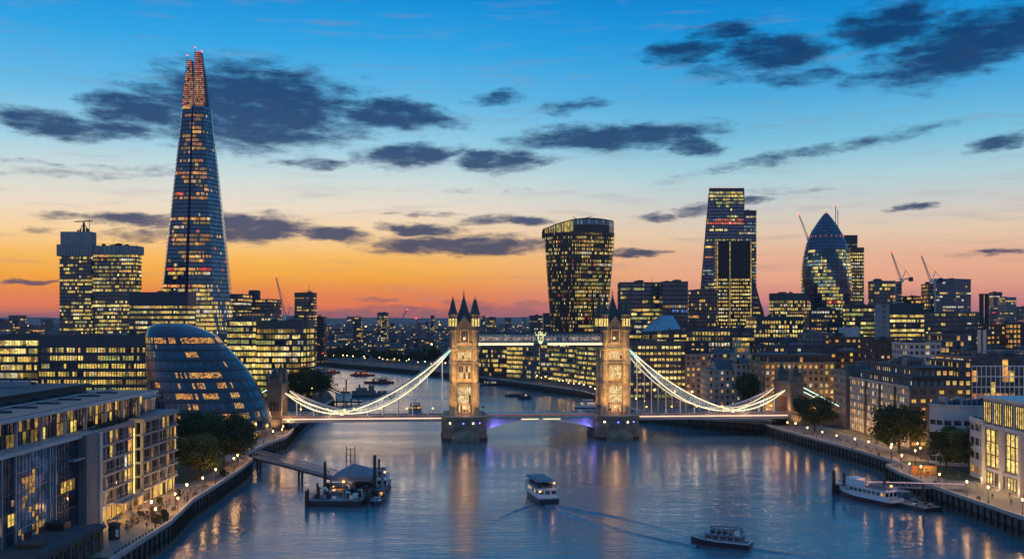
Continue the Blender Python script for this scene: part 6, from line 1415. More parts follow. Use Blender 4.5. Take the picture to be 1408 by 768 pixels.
def cruiser():       # covered river boat seen from astern
    r = root('river_bus', 'covered river passenger boat heading for the bridge, seen from astern', 'boat', (8.5,316,0), rad(12)); q, rows = hull(25,6.6,1.7,HULL,HULL,.4,.95); Q(q,'hull',r)
    s = MB(); s.box(-3.15,-11.5,1.7,3.15,8,2.1,HULLW); Q(s,'gunwale',r)
    cabin(r,-2.9,2.9,-10.4,7,2.1,4.1,HULLW,lit=.2); p = MB(); p.box(-3.0,-8.5,6.1,3.0,6.4,6.35,CANVAS); p.box(-2.2,-7,6.35,2.2,5,6.45,CANVAS)
    for y in (-8.3,-5,-1.6,1.8,5): 
        for x in (-2.85,2.85): p.box(x-.06,y-.06,4.1,x+.06,y+.06,6.1,STEEL)
    Q(p,'canopy',r); rail(r,[(-2.9,-10.3,4.2),(2.9,-10.3,4.2),(2.9,6.8,4.2),(-2.9,6.8,4.2),(-2.9,-10.3,4.2)])
    d = MB()
    for k in range(6):
        for x in (-1.6,1.6): d.box(x-.8,-7.6+k*2.2,4.2,x+.8,-6.9+k*2.2,4.65,BLACKM); d.box(x-.8,-7.0+k*2.2,4.65,x+.8,-6.9+k*2.2,5.1,BLACKM)
    Q(d,'bench_seats',r); l = MB(); l.obox((2.5,-8.7,5.6),(.45,.3,.4),0,LAMPO); Q(l,'stern_lamp',r); l = MB(); l.obox((-2.3,-10.6,3.5),(.45,.3,.4),0,LAMPO); Q(l,'stern_lamp',r)
    w = MB(); w.box(-1.6,6.5,4.1,1.6,8.5,5.9,HULLW); w.box(-1.5,8.45,4.8,1.5,8.56,5.7,G_DARK); Q(w,'wheelhouse',r); lamp('stern_glow',(1.5,-10.9,5.3),60,(1,.4,.15),r,.2)
    m = MB(); m.tube((0,7,5.9),(0,7,8.2),.06,BLACKM); Q(m,'mast',r)
cruiser()
def launch():        # open topped party boat lower right
    r = root('open_top_boat', 'open topped white cruise boat with roof hoop near the lower right', 'boat', (51,249,0), rad(62)); q, rows = hull(15,4.6,1.25,HULL,HULLR,.42,.9); Q(q,'hull',r)
    g = MB(); 
    for s in (-1,1): g.bar((s*2.2,-7.3,1.35),(s*2.3,1,1.45),.16,.25,HULLW); g.bar((s*2.3,1,1.45),(s*.9,6.2,1.75),.16,.25,HULLW)
    g.bar((-2.1,-7.3,1.35),(2.1,-7.3,1.35),.16,.25,HULLW); Q(g,'gunwale',r)
    cabin(r,-1.85,1.85,-5.6,3.4,1.3,2.9,surf('launch_grey',(.22,.22,.25),.5,.2,1),lit=.15); h = MB()
    ring = [(1.7*math.cos(a*math.pi/10), -1.4+4.0*math.sin(a*math.pi/10), 4.35) for a in range(21)]
    for a, b in zip(ring, ring[1:]): h.tube(a,b,.11,BLACKM,n=5,cap=False)
    for k in (1,4,6,9,11,14,16,19): h.tube(ring[k],(ring[k][0]*1.02,ring[k][1],2.9),.06,BLACKM,n=4)
    Q(h,'roof_hoop',r); w = MB(); w.box(-1.3,-5.2,2.9,1.3,-4.0,4.2,HULLW); w.box(-1.25,-5.25,3.3,1.25,-5.18,4.0,G_DARK); Q(w,'wheelhouse',r)
    s = MB()
    for k in range(4): s.box(-1.4,-3+k*1.5,2.9,1.4,-2.5+k*1.5,3.3,BLACKM); s.box(-1.4,-2.56+k*1.5,3.3,1.4,-2.5+k*1.5,3.75,BLACKM)
    Q(s,'bench_seats',r); l = MB(); l.obox((1.5,-4.4,3.0),(.5,.5,.5),0,LAMPO); Q(l,'deck_lamp',r); lamp('deck_glow',(2.6,-4.4,3.4),50,(1,.35,.12),r,.2); rail(r,[(-1,6,1.7),(-2.2,1.5,1.5)]); rail(r,[(1,6,1.7),(2.2,1.5,1.5)])
launch()
def white_boat():
    x, y = 108.5, 311; r = root('moored_cruise_boat', 'white two deck cruise boat moored at the north bank pontoon', 'boat', (x,y,0), rad(24)); q, rows = hull(24,5.8,1.9,HULL,HULLR,.5,.9); Q(q,'hull',r)
    g = MB()
    for s in (-1,1):
        for a, b in zip(rows[:-1], rows[1:]):
            pa, pb = (a[2], b[2]) if s < 0 else (a[3], b[3]); g.poly([(pa[0]+s*.04,pa[1],pa[2]-.55),(pb[0]+s*.04,pb[1],pb[2]-.55),(pb[0]+s*.04,pb[1],pb[2]+.5),(pa[0]+s*.04,pa[1],pa[2]+.5)], HULLW)
    a = rows[0]; g.poly([(a[2][0],a[2][1]-.04,1.3),(a[3][0],a[3][1]-.04,1.3),(a[3][0],a[3][1]-.04,2.4),(a[2][0],a[2][1]-.04,2.4)], HULLW); Q(g,'bulwark',r)
    cabin(r,-2.4,2.4,-9.8,5.2,2.0,4.2,HULLW,lit=.1); rail(r,[(-2.4,-9.8,4.3),(2.4,-9.8,4.3),(2.4,5,4.3),(-2.4,5,4.3),(-2.4,-9.8,4.3)],.95,HULLW)
    w = MB(); w.box(-2.0,3.0,4.3,2.0,7.0,6.4,HULLW); w.box(-1.8,6.95,5.1,1.8,7.08,6.1,G_DARK); Q(w,'wheelhouse',r); p = MB(); p.box(-2.5,-4,6.3,-2.42,4.5,7.6,HULLW) if False else p.box(-2.42,-1.5,4.35,-2.3,5.6,6.4,HULLW); Q(p,'side_screen',r)
    d = MB()
    for k in range(7):
        for xx in (-1.2,1.2): d.box(xx-.6,-8.6+k*1.4,4.3,xx+.6,-8.1+k*1.4,4.75,BLACKM)
    Q(d,'bench_seats',r)
    for yy, xx in ((2.2,0),(-8.6,1.2)): l = MB(); l.obox((xx,yy,5.4),(.5,.4,.45),0,LAMPO); Q(l,'deck_lamp',r)
    lamp('deck_glow',(0,1,6.2),120,(1,.38,.14),r,.3); lamp('deck_glow',(1,-9,6),80,(1,.38,.14),r,.3)
    m = MB(); m.tube((0,5,6.4),(0,5,9.5),.07,BLACKM); m.tube((-.8,5,8.4),(.8,5,8.4),.05,BLACKM); Q(m,'mast',r); rail(r,[(-1.3,10.5,2.7),(0,11.8,2.8),(1.3,10.5,2.7)],.9,HULLW)
white_boat()
def pontoon_right():
    r = root('mooring_pontoon', 'dark mooring pontoon between the white boat and the north quay', 'pontoon', (117,300,0), rad(24)); m = MB(); m.box(-3,-9,-.6,3.5,14,1.3,HULL); m.box(-2.9,-8.9,1.3,3.4,13.9,1.36,DECKM); Q(m,'float',r); rail(r,[(-2.8,-8.6,1.36),(3.2,-8.6,1.36),(3.2,13.5,1.36)],1.0,BLACKM)
    for yy in (-5,3,10): b = MB(); b.lathe([(.3,1.36),(.22,1.9),(.36,2.0),(.1,2.1)],(-2.2,yy,0),BLACKM,8); Q(b,'bollard',r)
    s = MB(); s.box(-1,2,1.36,2.6,9,1.5,BLACKM); s.box(-1.2,1.8,4.0,2.8,9.2,4.2,CANVAS)
    for a in (-.9,2.5):
        for b in (2.1,8.9): s.box(a-.06,b-.06,1.36,a+.06,b+.06,4.0,STEEL)
    Q(s,'shelter',r)
    for k in range(9): c = MB(); c.obox((rnd.uniform(-2.3,2.8),rnd.uniform(-8,1),1.36),(rnd.uniform(.5,1.4),rnd.uniform(.5,1.2),rnd.uniform(.4,1.0)),rnd.random(),rnd.choice((WHITEP,STEEL,BLACKM,CANVAS))); Q(c,'deck_locker',r)
    g = root('gangway_bridge', 'steel truss gangway with pink lights linking the quay and right pontoon', 'gangway', (131,303,0)); a, b = Vector((133,298,5.6)), Vector((112,319,3.0))
    q = MB(); d = (b-a).normalized(); sd_ = Vector((d.y,-d.x,0)).normalized()*1.1; n = 15
    for s in (-1,1):
        for z in (0,1.5): q.bar(a+sd_*s+Vector((0,0,z)),b+sd_*s+Vector((0,0,z)),.16,.16,STEEL)
        for k in range(n): p0, p1 = a.lerp(b,k/n), a.lerp(b,(k+1)/n); q.bar(p0+sd_*s,p1+sd_*s+Vector((0,0,1.5)),.09,.09,STEEL); q.bar(p0+sd_*s,p0+sd_*s+Vector((0,0,1.5)),.1,.1,STEEL)
    q.build('truss', g); q = MB(); q.poly([a+sd_,b+sd_,b-sd_,a-sd_], DECKM); q.build('walk_deck', g); q = MB(); q.bar(a-sd_*1.1+Vector((0,0,1.62)),b-sd_*1.1+Vector((0,0,1.62)),.1,.12,glow('gangway_pink',(1,.55,.6),.8)); q.build('light_strip', g)
    for t in (.12,.45,.8): p = a.lerp(b,t); lamp('gangway_lamp', tuple(p+Vector((-131,-303,2.4))), 60, (1,.5,.3), g, .2)
    for (x, y, h, rr, l) in ((101.5,321,7.4,.5,'tall black mooring pile farthest out in the river by the white boat'),(105.5,323.5,6.2,.42,'black mooring pile with a cap near the white boat bow'),(113,309,7,.42,'mooring pile between the white boat and the gangway'),(119.5,296,7,.42,'mooring pile at the near end of the right pontoon')):
        o = root('mooring_pile', l, 'pile', (x,y,0), 0, 'mooring piles'); m = MB(); m.tube((x,y,-2),(x,y,h),rr,ALGAE,n=10); m.build('post', o); m = MB(); m.lathe([(rr*1.1,h),(rr*1.1,h+.2),(.05,h+.7)],(x,y,0),BLACKM,10); m.build('cap', o)
    k = root('mooring_dolphin', 'small dark timber mooring dolphin beside the outer pile', 'mooring dolphin', (103.5,324,0)); m = MB(); m.obox((103.5,324,-1),(2.6,2.2,3.6),.4,ALGAE); m.build('fender_frame', k); m = MB(); m.obox((103.5,324,2.6),(2.9,2.5,.3),.4,BLACKM); m.build('deck', k)
pontoon_right()
def pontoon_left():
    r = root('river_pontoon', 'dark river pier pontoon crowded with railings, deck gear and a canopy', 'pontoon', (-51.5,317,0), rad(-3)); m = MB(); m.box(-8.5,-17,-.6,8,17,1.7,HULL); m.box(-8.4,-16.9,1.7,7.9,16.9,1.76,surf('wet_deck',(.07,.075,.085),.6,.5,.8)); Q(m,'float',r)
    rail(r,[(-8.2,-16.6,1.76),(-8.2,16.5,1.76),(7.7,16.5,1.76),(7.7,-16.6,1.76),(3,-16.6,1.76)],1.1,STEEL); rail(r,[(-4,-11,1.76),(-4,5,1.76),(2,5,1.76)],1.1,STEEL); rail(r,[(4.5,-14,1.76),(4.5,4,1.76)],1.1,STEEL)
    pl_ = MB()
    for k in range(9): pl_.box(-1.5,-15.8+k*1.15,1.77,4.2,-15.0+k*1.15,1.86,STEEL)
    Q(pl_,'deck_boards',r)
    c = MB(); x0,x1,y0,y1 = -5.2,7.6,1,15; z = 6.2; apx = ((x0+x1)/2-.5,(y0+y1)/2)
    for (a,b) in (((x0,y0),(x1,y0)),((x1,y0),(x1,y1)),((x1,y1),(x0,y1)),((x0,y1),(x0,y0))): c.poly([(*a,z),(*b,z),(*apx,z+3.2)], CANVAS); c.poly([(*a,z-1.5),(*b,z-1.5),(*b,z),(*a,z)], CANVAS)
    Q(c,'tent_canopy',r)
    p = MB()
    for x in (x0+.2,(x0+x1)/2,x1-.2):
        for y in (y0+.2,y1-.2): p.tube((x,y,1.76),(x,y,z),.1,BLACKM,n=6)
    Q(p,'canopy_posts',r)
    for k in range(70):
        q = MB(); x, y = rnd.uniform(-7.6,7), rnd.choice((rnd.uniform(-14,-2),rnd.uniform(-6,14))); h = rnd.uniform(.5,2.0); m_ = rnd.choice((BLACKM,STEEL,CANVAS,HULLW,HULL,WHITEP)); q.obox((x,y,1.76),(rnd.uniform(.5,1.9),rnd.uniform(.5,1.6),h),rnd.random()*3,m_)
        if rnd.random() < .5: q.tube((x,y,1.76+h),(x,y,1.76+h+rnd.uniform(.4,1.6)),.06,BLACKM,n=5)
        Q(q,'deck_gear',r)
    for x, y in ((-8,-16),(-8,-5),(-8,4),(-6.8,-9),(-5.5,-13),(-7,9)): q = MB(); q.tube((x,y,0),(x,y,5.2),.28,ALGAE,n=8); Q(q,'guide_post',r)
    b = MB(); b.box(-2.5,-7,1.76,1.2,-4.2,4.3,BLACKM); b.box(-2.4,-7.05,2.6,1.1,-7.0,3.8,O2); Q(b,'ticket_hut',r)
    b = MB(); b.box(2,4,1.76,6.4,9,4.4,NAVYC); b.box(2.3,3.95,2.6,6.1,4.0,3.9,G_DARK); Q(b,'waiting_room',r)
    for x, y, z in ((-1.2,1.0,4.4),(-2.3,-7.6,3.0),(-3.5,-2.0,3.2)): q = MB(); q.obox((x,y,z),(.7,.4,.5),0,LAMPO); Q(q,'deck_lamp',r); lamp('deck_light',(x,y-.8,z+.3),70,(1,.45,.2),r,.3)
    lamp('deck_light',(-2,6,4.6),160,(1,.6,.4),r,.4)
    mm = MB()
    for x in (-3.4,-2,-.6): mm.tube((x,15.5,6),(x,15.5,14 if x != -2 else 13),.14,BLACKM,n=6)
    for z in (9,11,13): mm.tube((-3.4,15.5,z),(-.6,15.5,z),.08,BLACKM,n=4)
    Q(mm,'signal_gantry',r)
    for (x, y, h, l) in ((-42.9,318,12.6,'tallest dark mooring pile between the left pontoon and the small ferry'),(-41.0,322,8.2,'thick blue grey pile behind the dark river pier'),(-60.6,300,4.5,'short mooring pile at the near left corner of the river pier'),(-60.4,329,9,'mooring pile on the left flank of the river pier'),(-43.2,303,5.5,'mooring pile at the near right corner of the river pier')):
        o = root('mooring_pile', l, 'pile', (x,y,0), 0, 'mooring piles'); m = MB(); m.tube((x,y,-2),(x,y,h),.5,ALGAE if h != 8.2 else STEEL,n=10); m.build('post', o); m = MB(); m.lathe([(.55,h),(.55,h+.15),(.05,h+.5)],(x,y,0),BLACKM,10); m.build('cap', o)
    g = root('pier_gangway', 'long lattice gangway from the south promenade to the river pier', 'gangway', (-75,362,0)); a, b = Vector((-94,372,5.4)), Vector((-58,333,3.6)); q = MB(); d = (b-a).normalized(); sd_ = Vector((d.y,-d.x,0)).normalized()*1.3; n = 24
    for s in (-1,1):
        for z in (0,2.2): q.bar(a+sd_*s+Vector((0,0,z)),b+sd_*s+Vector((0,0,z)),.22,.22,STEEL)
        for k in range(n):
            p0, p1 = a.lerp(b,k/n), a.lerp(b,(k+1)/n); q.bar(p0+sd_*s,p1+sd_*s+Vector((0,0,2.2)),.12,.12,STEEL); q.bar(p1+sd_*s,p0+sd_*s+Vector((0,0,2.2)),.12,.12,STEEL)
    q.build('truss', g); q = MB(); q.poly([a+sd_,b+sd_,b-sd_,a-sd_], DECKM); q.bar(a-Vector((0,0,.5)),b-Vector((0,0,.5)),2.4,.6,BLACKM); q.build('walk_deck', g)
    for t in (.04,.08,.58,.62):
        p = a.lerp(b,t); q = MB(); q.tube((p.x,p.y,-2),(p.x,p.y,p.z),.42,ALGAE,n=8); q.build('support_pile', g)
    # work boats alongside
    w = root('work_launch', 'small dark open work launch tied to the right side of the river pier', 'boat', (-40.6,308,0), rad(178)); q, rows = hull(14,4.2,1.2,HULL,HULL,.5,.95); Q(q,'hull',w); cabin(w,-1.4,1.4,-5.5,-1.5,1.25,3.2,NAVYC,lit=.3)
    for k in range(9): c = MB(); c.obox((rnd.uniform(-1.3,1.3),rnd.uniform(-.8,5),1.25),(rnd.uniform(.4,.9),rnd.uniform(.4,.9),rnd.uniform(.3,.9)),rnd.random()*3,rnd.choice((WHITEP,HULLW,STEEL,BLACKM))); Q(c,'deck_gear',w)
    f = MB(); f.bar((-1.95,-6.5,1.35),(-2.05,3,1.45),.2,.2,BLACKM); f.bar((1.95,-6.5,1.35),(2.05,3,1.45),.2,.2,BLACKM); Q(f,'rubbing_strake',w)
    w = root('moored_ferry', 'two deck blue lit ferry moored right of the river pier', 'boat', (-43.5,332,0), rad(183)); q, rows = hull(22,7.4,1.8,HULL,HULL,.6,.95); Q(q,'hull',w); cabin(w,-3.1,3.1,-8,6.5,1.9,4.1,HULLW,lit=.2,pal=[(WW,2),(CYN,3)]); rail(w,[(-3.1,-8,4.2),(3.1,-8,4.2),(3.1,6.4,4.2),(-3.1,6.4,4.2),(-3.1,-8,4.2)]); cabin(w,-2.2,2.2,-5,2,4.2,6.3,CANVAS,lit=.35,pal=[(CYN,3),(O2,1)])
    m = MB(); m.tube((0,-2,6.3),(0,-2,9.6),.35,BLACKM,.3); m.bar((-.9,-2,9),(.9,-2,9),.1,.1,BLACKM); Q(m,'funnel',w); f = MB(); f.box(-3.2,6.6,1.9,3.2,9.8,2.0,STEEL)
    for k in range(8): f.obox((rnd.uniform(-2.8,2.8),rnd.uniform(7,9.5),2),(rnd.uniform(.4,1.1),.7,rnd.uniform(.4,1)),rnd.random(),rnd.choice((HULLW,STEEL,BLACKM)))
    Q(f,'fore_deck',w); l = MB(); l.obox((-2.3,4.6,6.0),(.5,.5,.5),0,LAMPO); Q(l,'deck_lamp',w)
pontoon_left()
# boats beyond the bridge
def small_boat(name, label, x, y, L, Bm, rz, hm, cab, lit, pal=None, group=None):
    r = root(name, label, 'boat', (x,y,0), rz, group); q, rows = hull(L,Bm,1.5,hm,HULL,.5,.9); Q(q,'hull',r)
    if cab: cabin(r,-Bm*.36,Bm*.36,-L*.36,L*.22,1.5,3.6,cab,lit=lit,pal=pal); m = MB(); m.box(-Bm*.38,-L*.3,4.9,Bm*.38,L*.15,5.1,cab); [m.box(sx*Bm*.34-.07,yy-.07,3.6,sx*Bm*.34+.07,yy+.07,4.9,STEEL) for sx in (-1,1) for yy in (-L*.28,0,L*.13)]; Q(m,'upper_deck_roof',r); m = MB(); m.tube((0,L*.1,5.1),(0,L*.1,7.6),.1,BLACKM,n=5); Q(m,'mast',r)
    return r
ORB = surf('orange_hull', (.55,.09,.03), .5, .2, 1); 
small_boat('lifeboat', 'small red orange boat far up the river at the left bank', Xp(457,1060), 1060, 16, 5, rad(-80), ORB, ORB, .3, [(RD,1),(OR,1)])
small_boat('tour_boat', 'orange lit tour boat at the far bend of the river', Xp(499,1010), 1010, 24, 7, rad(-95), ORB, ORB, .6, [(OR,3),(RD,2)])
small_boat('tour_boat', 'maroon two deck tour boat crossing mid river beyond the left chain', Xp(521,890), 890, 26, 7, rad(92), HULLR, surf('maroon_cabin',(.16,.05,.06),.5), .6, [(OR,2),(WW,2),(RD,1)])
small_boat('tour_boat', 'tour boat with orange cabin lights beneath the left suspension chain', Xp(571,615), 615, 18, 8, rad(4), HULL, BLACKM, .9, [(OR,5),(Y1,1)])
small_boat('moored_ship', 'long dark moored ship with small lights right of the left bridge tower', Xp(683,862), 862, 46, 8, rad(112), HULL, surf('grey_ship',(.2,.2,.22),.6), .5, [(WW,2),(OR,2)])
r = small_boat('tug_boat', 'tiny dark tug towing a lighter in mid river between the bridge towers', Xp(721,712), 712, 10, 4, rad(105), HULL, BLACKM, .1)
r = root('lighter_barge', 'low dark barge towed behind the tug between the bridge towers', 'barge', (Xp(706,735),735,0), rad(105)); q, rows = hull(13,4.5,1.1,HULL,HULL,.8,.95); Q(q,'hull',r); m = MB(); m.box(-1.6,-4.5,1.1,1.6,4,1.9,BLACKM); Q(m,'cargo_hatch',r)
small_boat('tour_boat', 'white and orange lit boat against the right bridge tower base', Xp(806,640), 640, 15, 6, rad(95), HULLW, HULLW, .7, [(WW,2),(OR,3)])
small_boat('tour_boat', 'long boat with red and white lights just right of the right bridge pier', Xp(902,548), 548, 24, 6, rad(92), HULL, REDP, .8, [(WW,2),(OR,2),(RD,1)])
def warship():
    r = root('museum_warship', 'grey museum warship with masts and gun decks moored beyond the left chain', 'ship', (Xp(503,735),735,0), rad(-76)); GW = surf('warship_grey', (.10,.11,.12), .6, .2, 1); q, rows = hull(86,13,4.5,GW,HULL,.5,.7); Q(q,'hull',r)
    s = MB(); s.box(-4,-20,4.5,4,14,8,GW); s.box(-3.4,-14,8,3.4,2,11.5,GW); s.box(-2.6,4,8,2.6,12,14,GW); Q(s,'superstructure',r)
    for y in (-9,6): m = MB(); m.tube((0,y,8),(0,y,16),1.6,GW,1.4,10); Q(m,'funnel',r)
    for y, h in ((-3,27),(10,25)):
        m = MB()
        for dx in (-1.6,1.6): m.tube((dx,y,10),(0,y+.8,h),.22,BLACKM,.1,5)
        m.tube((0,y-2,10),(0,y+.8,h),.22,BLACKM,.1,5); m.bar((-4,y+.5,h-6),(4,y+.5,h-6),.2,.2,BLACKM); m.bar((-2.6,y+.5,h-3),(2.6,y+.5,h-3),.2,.2,BLACKM); Q(m,'lattice_mast',r)
    for y in (20,27,-25,-32): m = MB(); m.box(-2.4,y-3,4.6,2.4,y+2.4,7.2,GW); [m.tube((x,y+2,6.2),(x,y+8 if y > 0 else y+7,7.2),.2,GW,n=6) for x in (-1,0,1)]; Q(m,'gun_turret',r)
    r.scale = (.5,.5,.55)
    j = root('landing_stage', 'dark timber landing stage with pale shed roof below the warship', 'pier', (Xp(470,668),668,0)); m = MB(); x, y = Xp(470,668), 668; m.box(x-24,y-4,1.2,x+14,y+5,2.2,HULL); m.build('stage_deck', j); m = MB(); m.box(x-3,y-3.6,2.2,x+6,y+4,6.2,WHITEP); m.box(x-3.4,y-4,6.2,x+6.4,y+4.4,6.6,CONC_W); m.build('shed', j)
    for k in range(8): m = MB(); m.tube((x-22+k*4.8,y-3.6,-1),(x-22+k*4.8,y-3.6,4+(7 if k in (2,5) else 0)),.4,ALGAE,n=6); m.build('pile', j)
    g = root('ship_gangway', 'sloping double gangway from the tree clump down to the landing stage', 'gangway', (Xp(455,680),680,0)); q = MB()
    for dz in (0,4): a, b = Vector((Xp(438,690),690,11+dz*.5)), Vector((Xp(478,690),690,2.5+dz*.4)); q.bar(a,b,2.2,.5,BLACKM); q.bar(a+Vector((0,-1,1.4)),b+Vector((0,-1,1.4)),.2,.2,BLACKM); [q.bar(a.lerp(b,k/10)+Vector((0,-1,0)),a.lerp(b,k/10)+Vector((0,-1,1.4)),.14,.14,BLACKM) for k in range(11)]
    q.tube((Xp(476,690),690,-1),(Xp(476,690),690,15),.5,BLACKM,n=6); q.build('truss', g)
warship()
# ---------------------------------------------------------------- cranes
def crane(label, px, Y, pyb, pyt, tipx, tipy, red=False, base=None):
    x, zb, zt = Xp(px,Y), base if base is not None else ZG, Zp(pyt,Y); r = root('tower_crane', label, 'crane', (x,Y,zb)); mt = REDP if red else STEEL; s = .8+Y/1500
    q = MB()
    for dx in (-.7,.7):
        for dy in (-.7,.7): q.bar((x+dx*s,Y+dy*s,zb),(x+dx*s,Y+dy*s,zt),.26*s,.26*s,mt)
    n = max(3, int((zt-zb)/3.5))
    for k in range(n): z0, z1 = zb+(zt-zb)*k/n, zb+(zt-zb)*(k+1)/n; q.bar((x-.7*s,Y-.7*s,z0),(x+.7*s,Y-.7*s,z1),.14*s,.14*s,mt); q.bar((x+.7*s,Y-.7*s,z0),(x+.7*s,Y+.7*s,z1),.14*s,.14*s,mt)
    q.build('mast', r); tx, tz = Xp(tipx,Y), Zp(tipy,Y); q = MB(); a, b = Vector((x,Y,zt)), Vector((tx,Y,tz)); up = Vector((0,0,1)); d = (b-a).normalized(); nn = Vector((-d.z,0,d.x))*1.1*s
    for o in (nn, -nn*.2): q.bar(a+o,b+o*.3,.3*s,.3*s,mt)
    m = 14
    for k in range(m): q.bar(a.lerp(b,k/m)+nn*(1-.7*k/m),a.lerp(b,(k+1)/m)-nn*.2,.14*s,.14*s,mt); q.bar(a.lerp(b,k/m)-nn*.2,a.lerp(b,k/m)+nn*(1-.7*k/m),.14*s,.14*s,mt)
    q.build('jib', r); sg = -1 if tx > x else 1; q = MB(); q.bar((x,Y,zt),(x+sg*7*s,Y,zt+2*s),.7*s,.7*s,mt); q.obox((x+sg*6*s,Y,zt-.8*s),(2.6*s,1.6*s,2.6*s),0,BLACKM); q.build('counter_jib', r)
    q = MB(); q.obox((x-sg*.9*s,Y-1.2*s,zt-1*s),(1.7*s,1.7*s,2.2*s),0,WHITEP if not red else REDP); q.build('cab', r)
    q = MB(); ap = Vector((x+sg*2.6*s,Y,zt+6.5*s)); q.bar((x,Y,zt),ap,.35*s,.35*s,mt); q.bar((x+sg*6*s,Y,zt+1.5*s),ap,.18*s,.18*s,BLACKM); q.bar(ap,a.lerp(b,.8)+nn*.4,.10*s,.10*s,BLACKM); q.build('a_frame', r)
    q = MB(); q.obox((tx,Y,tz),(1.0*s,1.0*s,1.0*s),0,REDL); q.build('beacon', r)
crane('luffing crane with a long raised jib left of the speckled apartment tower',394,880,440,437,380,381)
crane('luffing crane silhouetted on the skyline left of the left bridge tower',549,1500,460,447,560,426)
crane('crane with red tip leaning left behind the bullet shaped tower',1112,1330,430,328,1099,296)
crane('luffing crane on top of the grey gridded block',1240,1000,440,385,1226,347, False, Zp(388,1000))
crane('luffing crane beside the top of the blue grey residential tower',1281,1000,440,386,1267,351, False, Zp(391,1000))
crane('distant red construction crane among the low roofs near the left bridge tower',577,1450,478,446,572,438, True)
# ---------------------------------------------------------------- people on the near promenade, planters, bollards
def person_mesh(seed, coat, leg):
    q = random.Random(seed); pts = [(0,0,.95),(0,0,1.18),(0,0,1.42),(0,0,1.53),(0,0,1.68)]; st = q.uniform(.08,.28)
    me = bpy.data.meshes.new('person'); v = [(0,0,.93),(0,0,1.15),(0,0,1.38),(0,0,1.5),(0,.02,1.62),(0,.02,1.74),(.1,0,.9),(.11,st*.6,.5),(.11,st*.3,.08),(-.1,0,.9),(-.11,-st*.4,.5),(-.11,-st,.08),(.2,0,1.38),(.25,-.06,1.12),(.25,.04,.88),(-.2,0,1.38),(-.25,.05,1.12),(-.25,.0,.88),(.11,st*.3+.16,.05),(-.11,-st+.16,.05)]
    e = [(0,1),(1,2),(2,3),(3,4),(4,5),(0,6),(6,7),(7,8),(0,9),(9,10),(10,11),(2,12),(12,13),(13,14),(2,15),(15,16),(16,17),(8,18),(11,19)]
    me.from_pydata(v, e, []); o = bpy.data.objects.new('person', me); COL.objects.link(o); md = o.modifiers.new('s','SKIN')
    rr = [.15,.16,.17,.065,.10,.085,.105,.075,.05,.105,.075,.05,.075,.052,.04,.075,.052,.04,.035,.035]
    for i, s in enumerate(me.skin_vertices[0].data): s.radius = (rr[i], rr[i]*.8); s.use_root = i == 0
    o.modifiers.new('u','SUBSURF').levels = 1
    dg = bpy.context.evaluated_depsgraph_get(); m2 = bpy.data.meshes.new_from_object(o.evaluated_get(dg)); bpy.data.objects.remove(o)
    m2.materials.clear()
    for m in (coat, leg, SKIN): m2.materials.append(m)
    for p in m2.polygons: z = p.center.z; p.material_index = 2 if z > 1.5 or (z < .93 and abs(p.center.x) > .19) else (0 if z > .88 else 1); p.use_smooth = True
    return m2
SKIN = surf('skin', (.35,.22,.16), .6, .1); CO = [surf('coat_navy',(.03,.035,.06)), surf('coat_brown',(.10,.06,.04)), surf('coat_grey',(.12,.12,.12)), surf('coat_red',(.18,.03,.03))]
PM = [person_mesh(k, CO[k], CO[(k+2)%3]) for k in range(4)]; CN = ('navy','brown','grey','red')
spots = [(-91,240),(-90,238.6),(-87.5,244),(-93,249),(-94,251),(-89,255),(-92,259),(-94,266),(-93,274),(-91.5,288),(-94,291),(-92,303),(-95,309),(-93,322),(-94.5,343),(-96,366),(-101,402),(-100,410),(-99,425),(128,428),(134,415),(136,402),(139,388),(138,362),(134,337),(131,322),(132,310),(133,296),(134,284),(130,441)]
spots += [(rnd.uniform(-97,-89.5), rnd.uniform(238,300)) for k in range(26)]+[(rnd.uniform(-98,-95), rnd.uniform(330,372)) for k in range(8)]+[(rnd.uniform(129,138), rnd.uniform(380,450)) for k in range(16)]+[(rnd.uniform(131,142), rnd.uniform(275,345)) for k in range(14)]
for i, (x, y) in enumerate(spots):
    o = bpy.data.objects.new('person', PM[i%4]); COL.objects.link(o); o.location = (x,y,ZG+.02); o.rotation_euler = (0,0,rnd.random()*6.28); o.scale = (1.05,)*3
    tag(o, f'person in a {CN[i%4]} coat walking on the '+('south promenade' if x < 0 else 'north river walk'), 'person', f'people in {CN[i%4]} coats on the '+('south promenade' if x < 0 else 'north river walk'))
PL = root('planter', 'square dark planter with a clipped green shrub on the south promenade', 'planter', (0,0,0), 0, 'planters on the south promenade'); m = MB(); m.box(-.7,-.7,0,.7,.7,.7,BLACKM); m.box(-.6,-.6,.62,.6,.6,.71,BARK); m.build('tub', PL, world=False); m = MB()
for k in range(170): d = Vector((rnd.gauss(0,1),rnd.gauss(0,1),rnd.gauss(0,1))).normalized()*.75; a = Vector((rnd.gauss(0,1),rnd.gauss(0,1),rnd.gauss(0,1))).normalized(); b = a.orthogonal(); o_ = d*Vector((1,1,1.0)).x+Vector((0,0,1.35)); m.poly([o_-a*.22,o_-b*.15,o_+a*.22,o_+b*.15], LEAF_D)
m.build('shrub', PL, world=False)
for i, (x, y) in enumerate(((-87.3,251),(-88.5,252.5),(-86.6,254.5),(-88.2,258),(-95.5,262),(-95.5,276),(-95.2,290),(-92.6,327),(-94,330))):
    if i == 0: PL.location = (x,y,ZG)
    else: copy_tree(PL, None, (x,y,ZG), rnd.random())
BO = root('bollard', 'short dark bollard along the edge of the south terrace', 'bollard', (0,0,0), 0, 'bollards on the south terrace'); m = MB(); m.lathe([(.16,0),(.14,.8)], (0,0,0), BLACKM, 8); m.build('post', BO, world=False); m = MB(); m.lathe([(.18,.8),(.18,.9),(.05,1.0)], (0,0,0), BLACKM, 8); m.build('cap', BO, world=False)
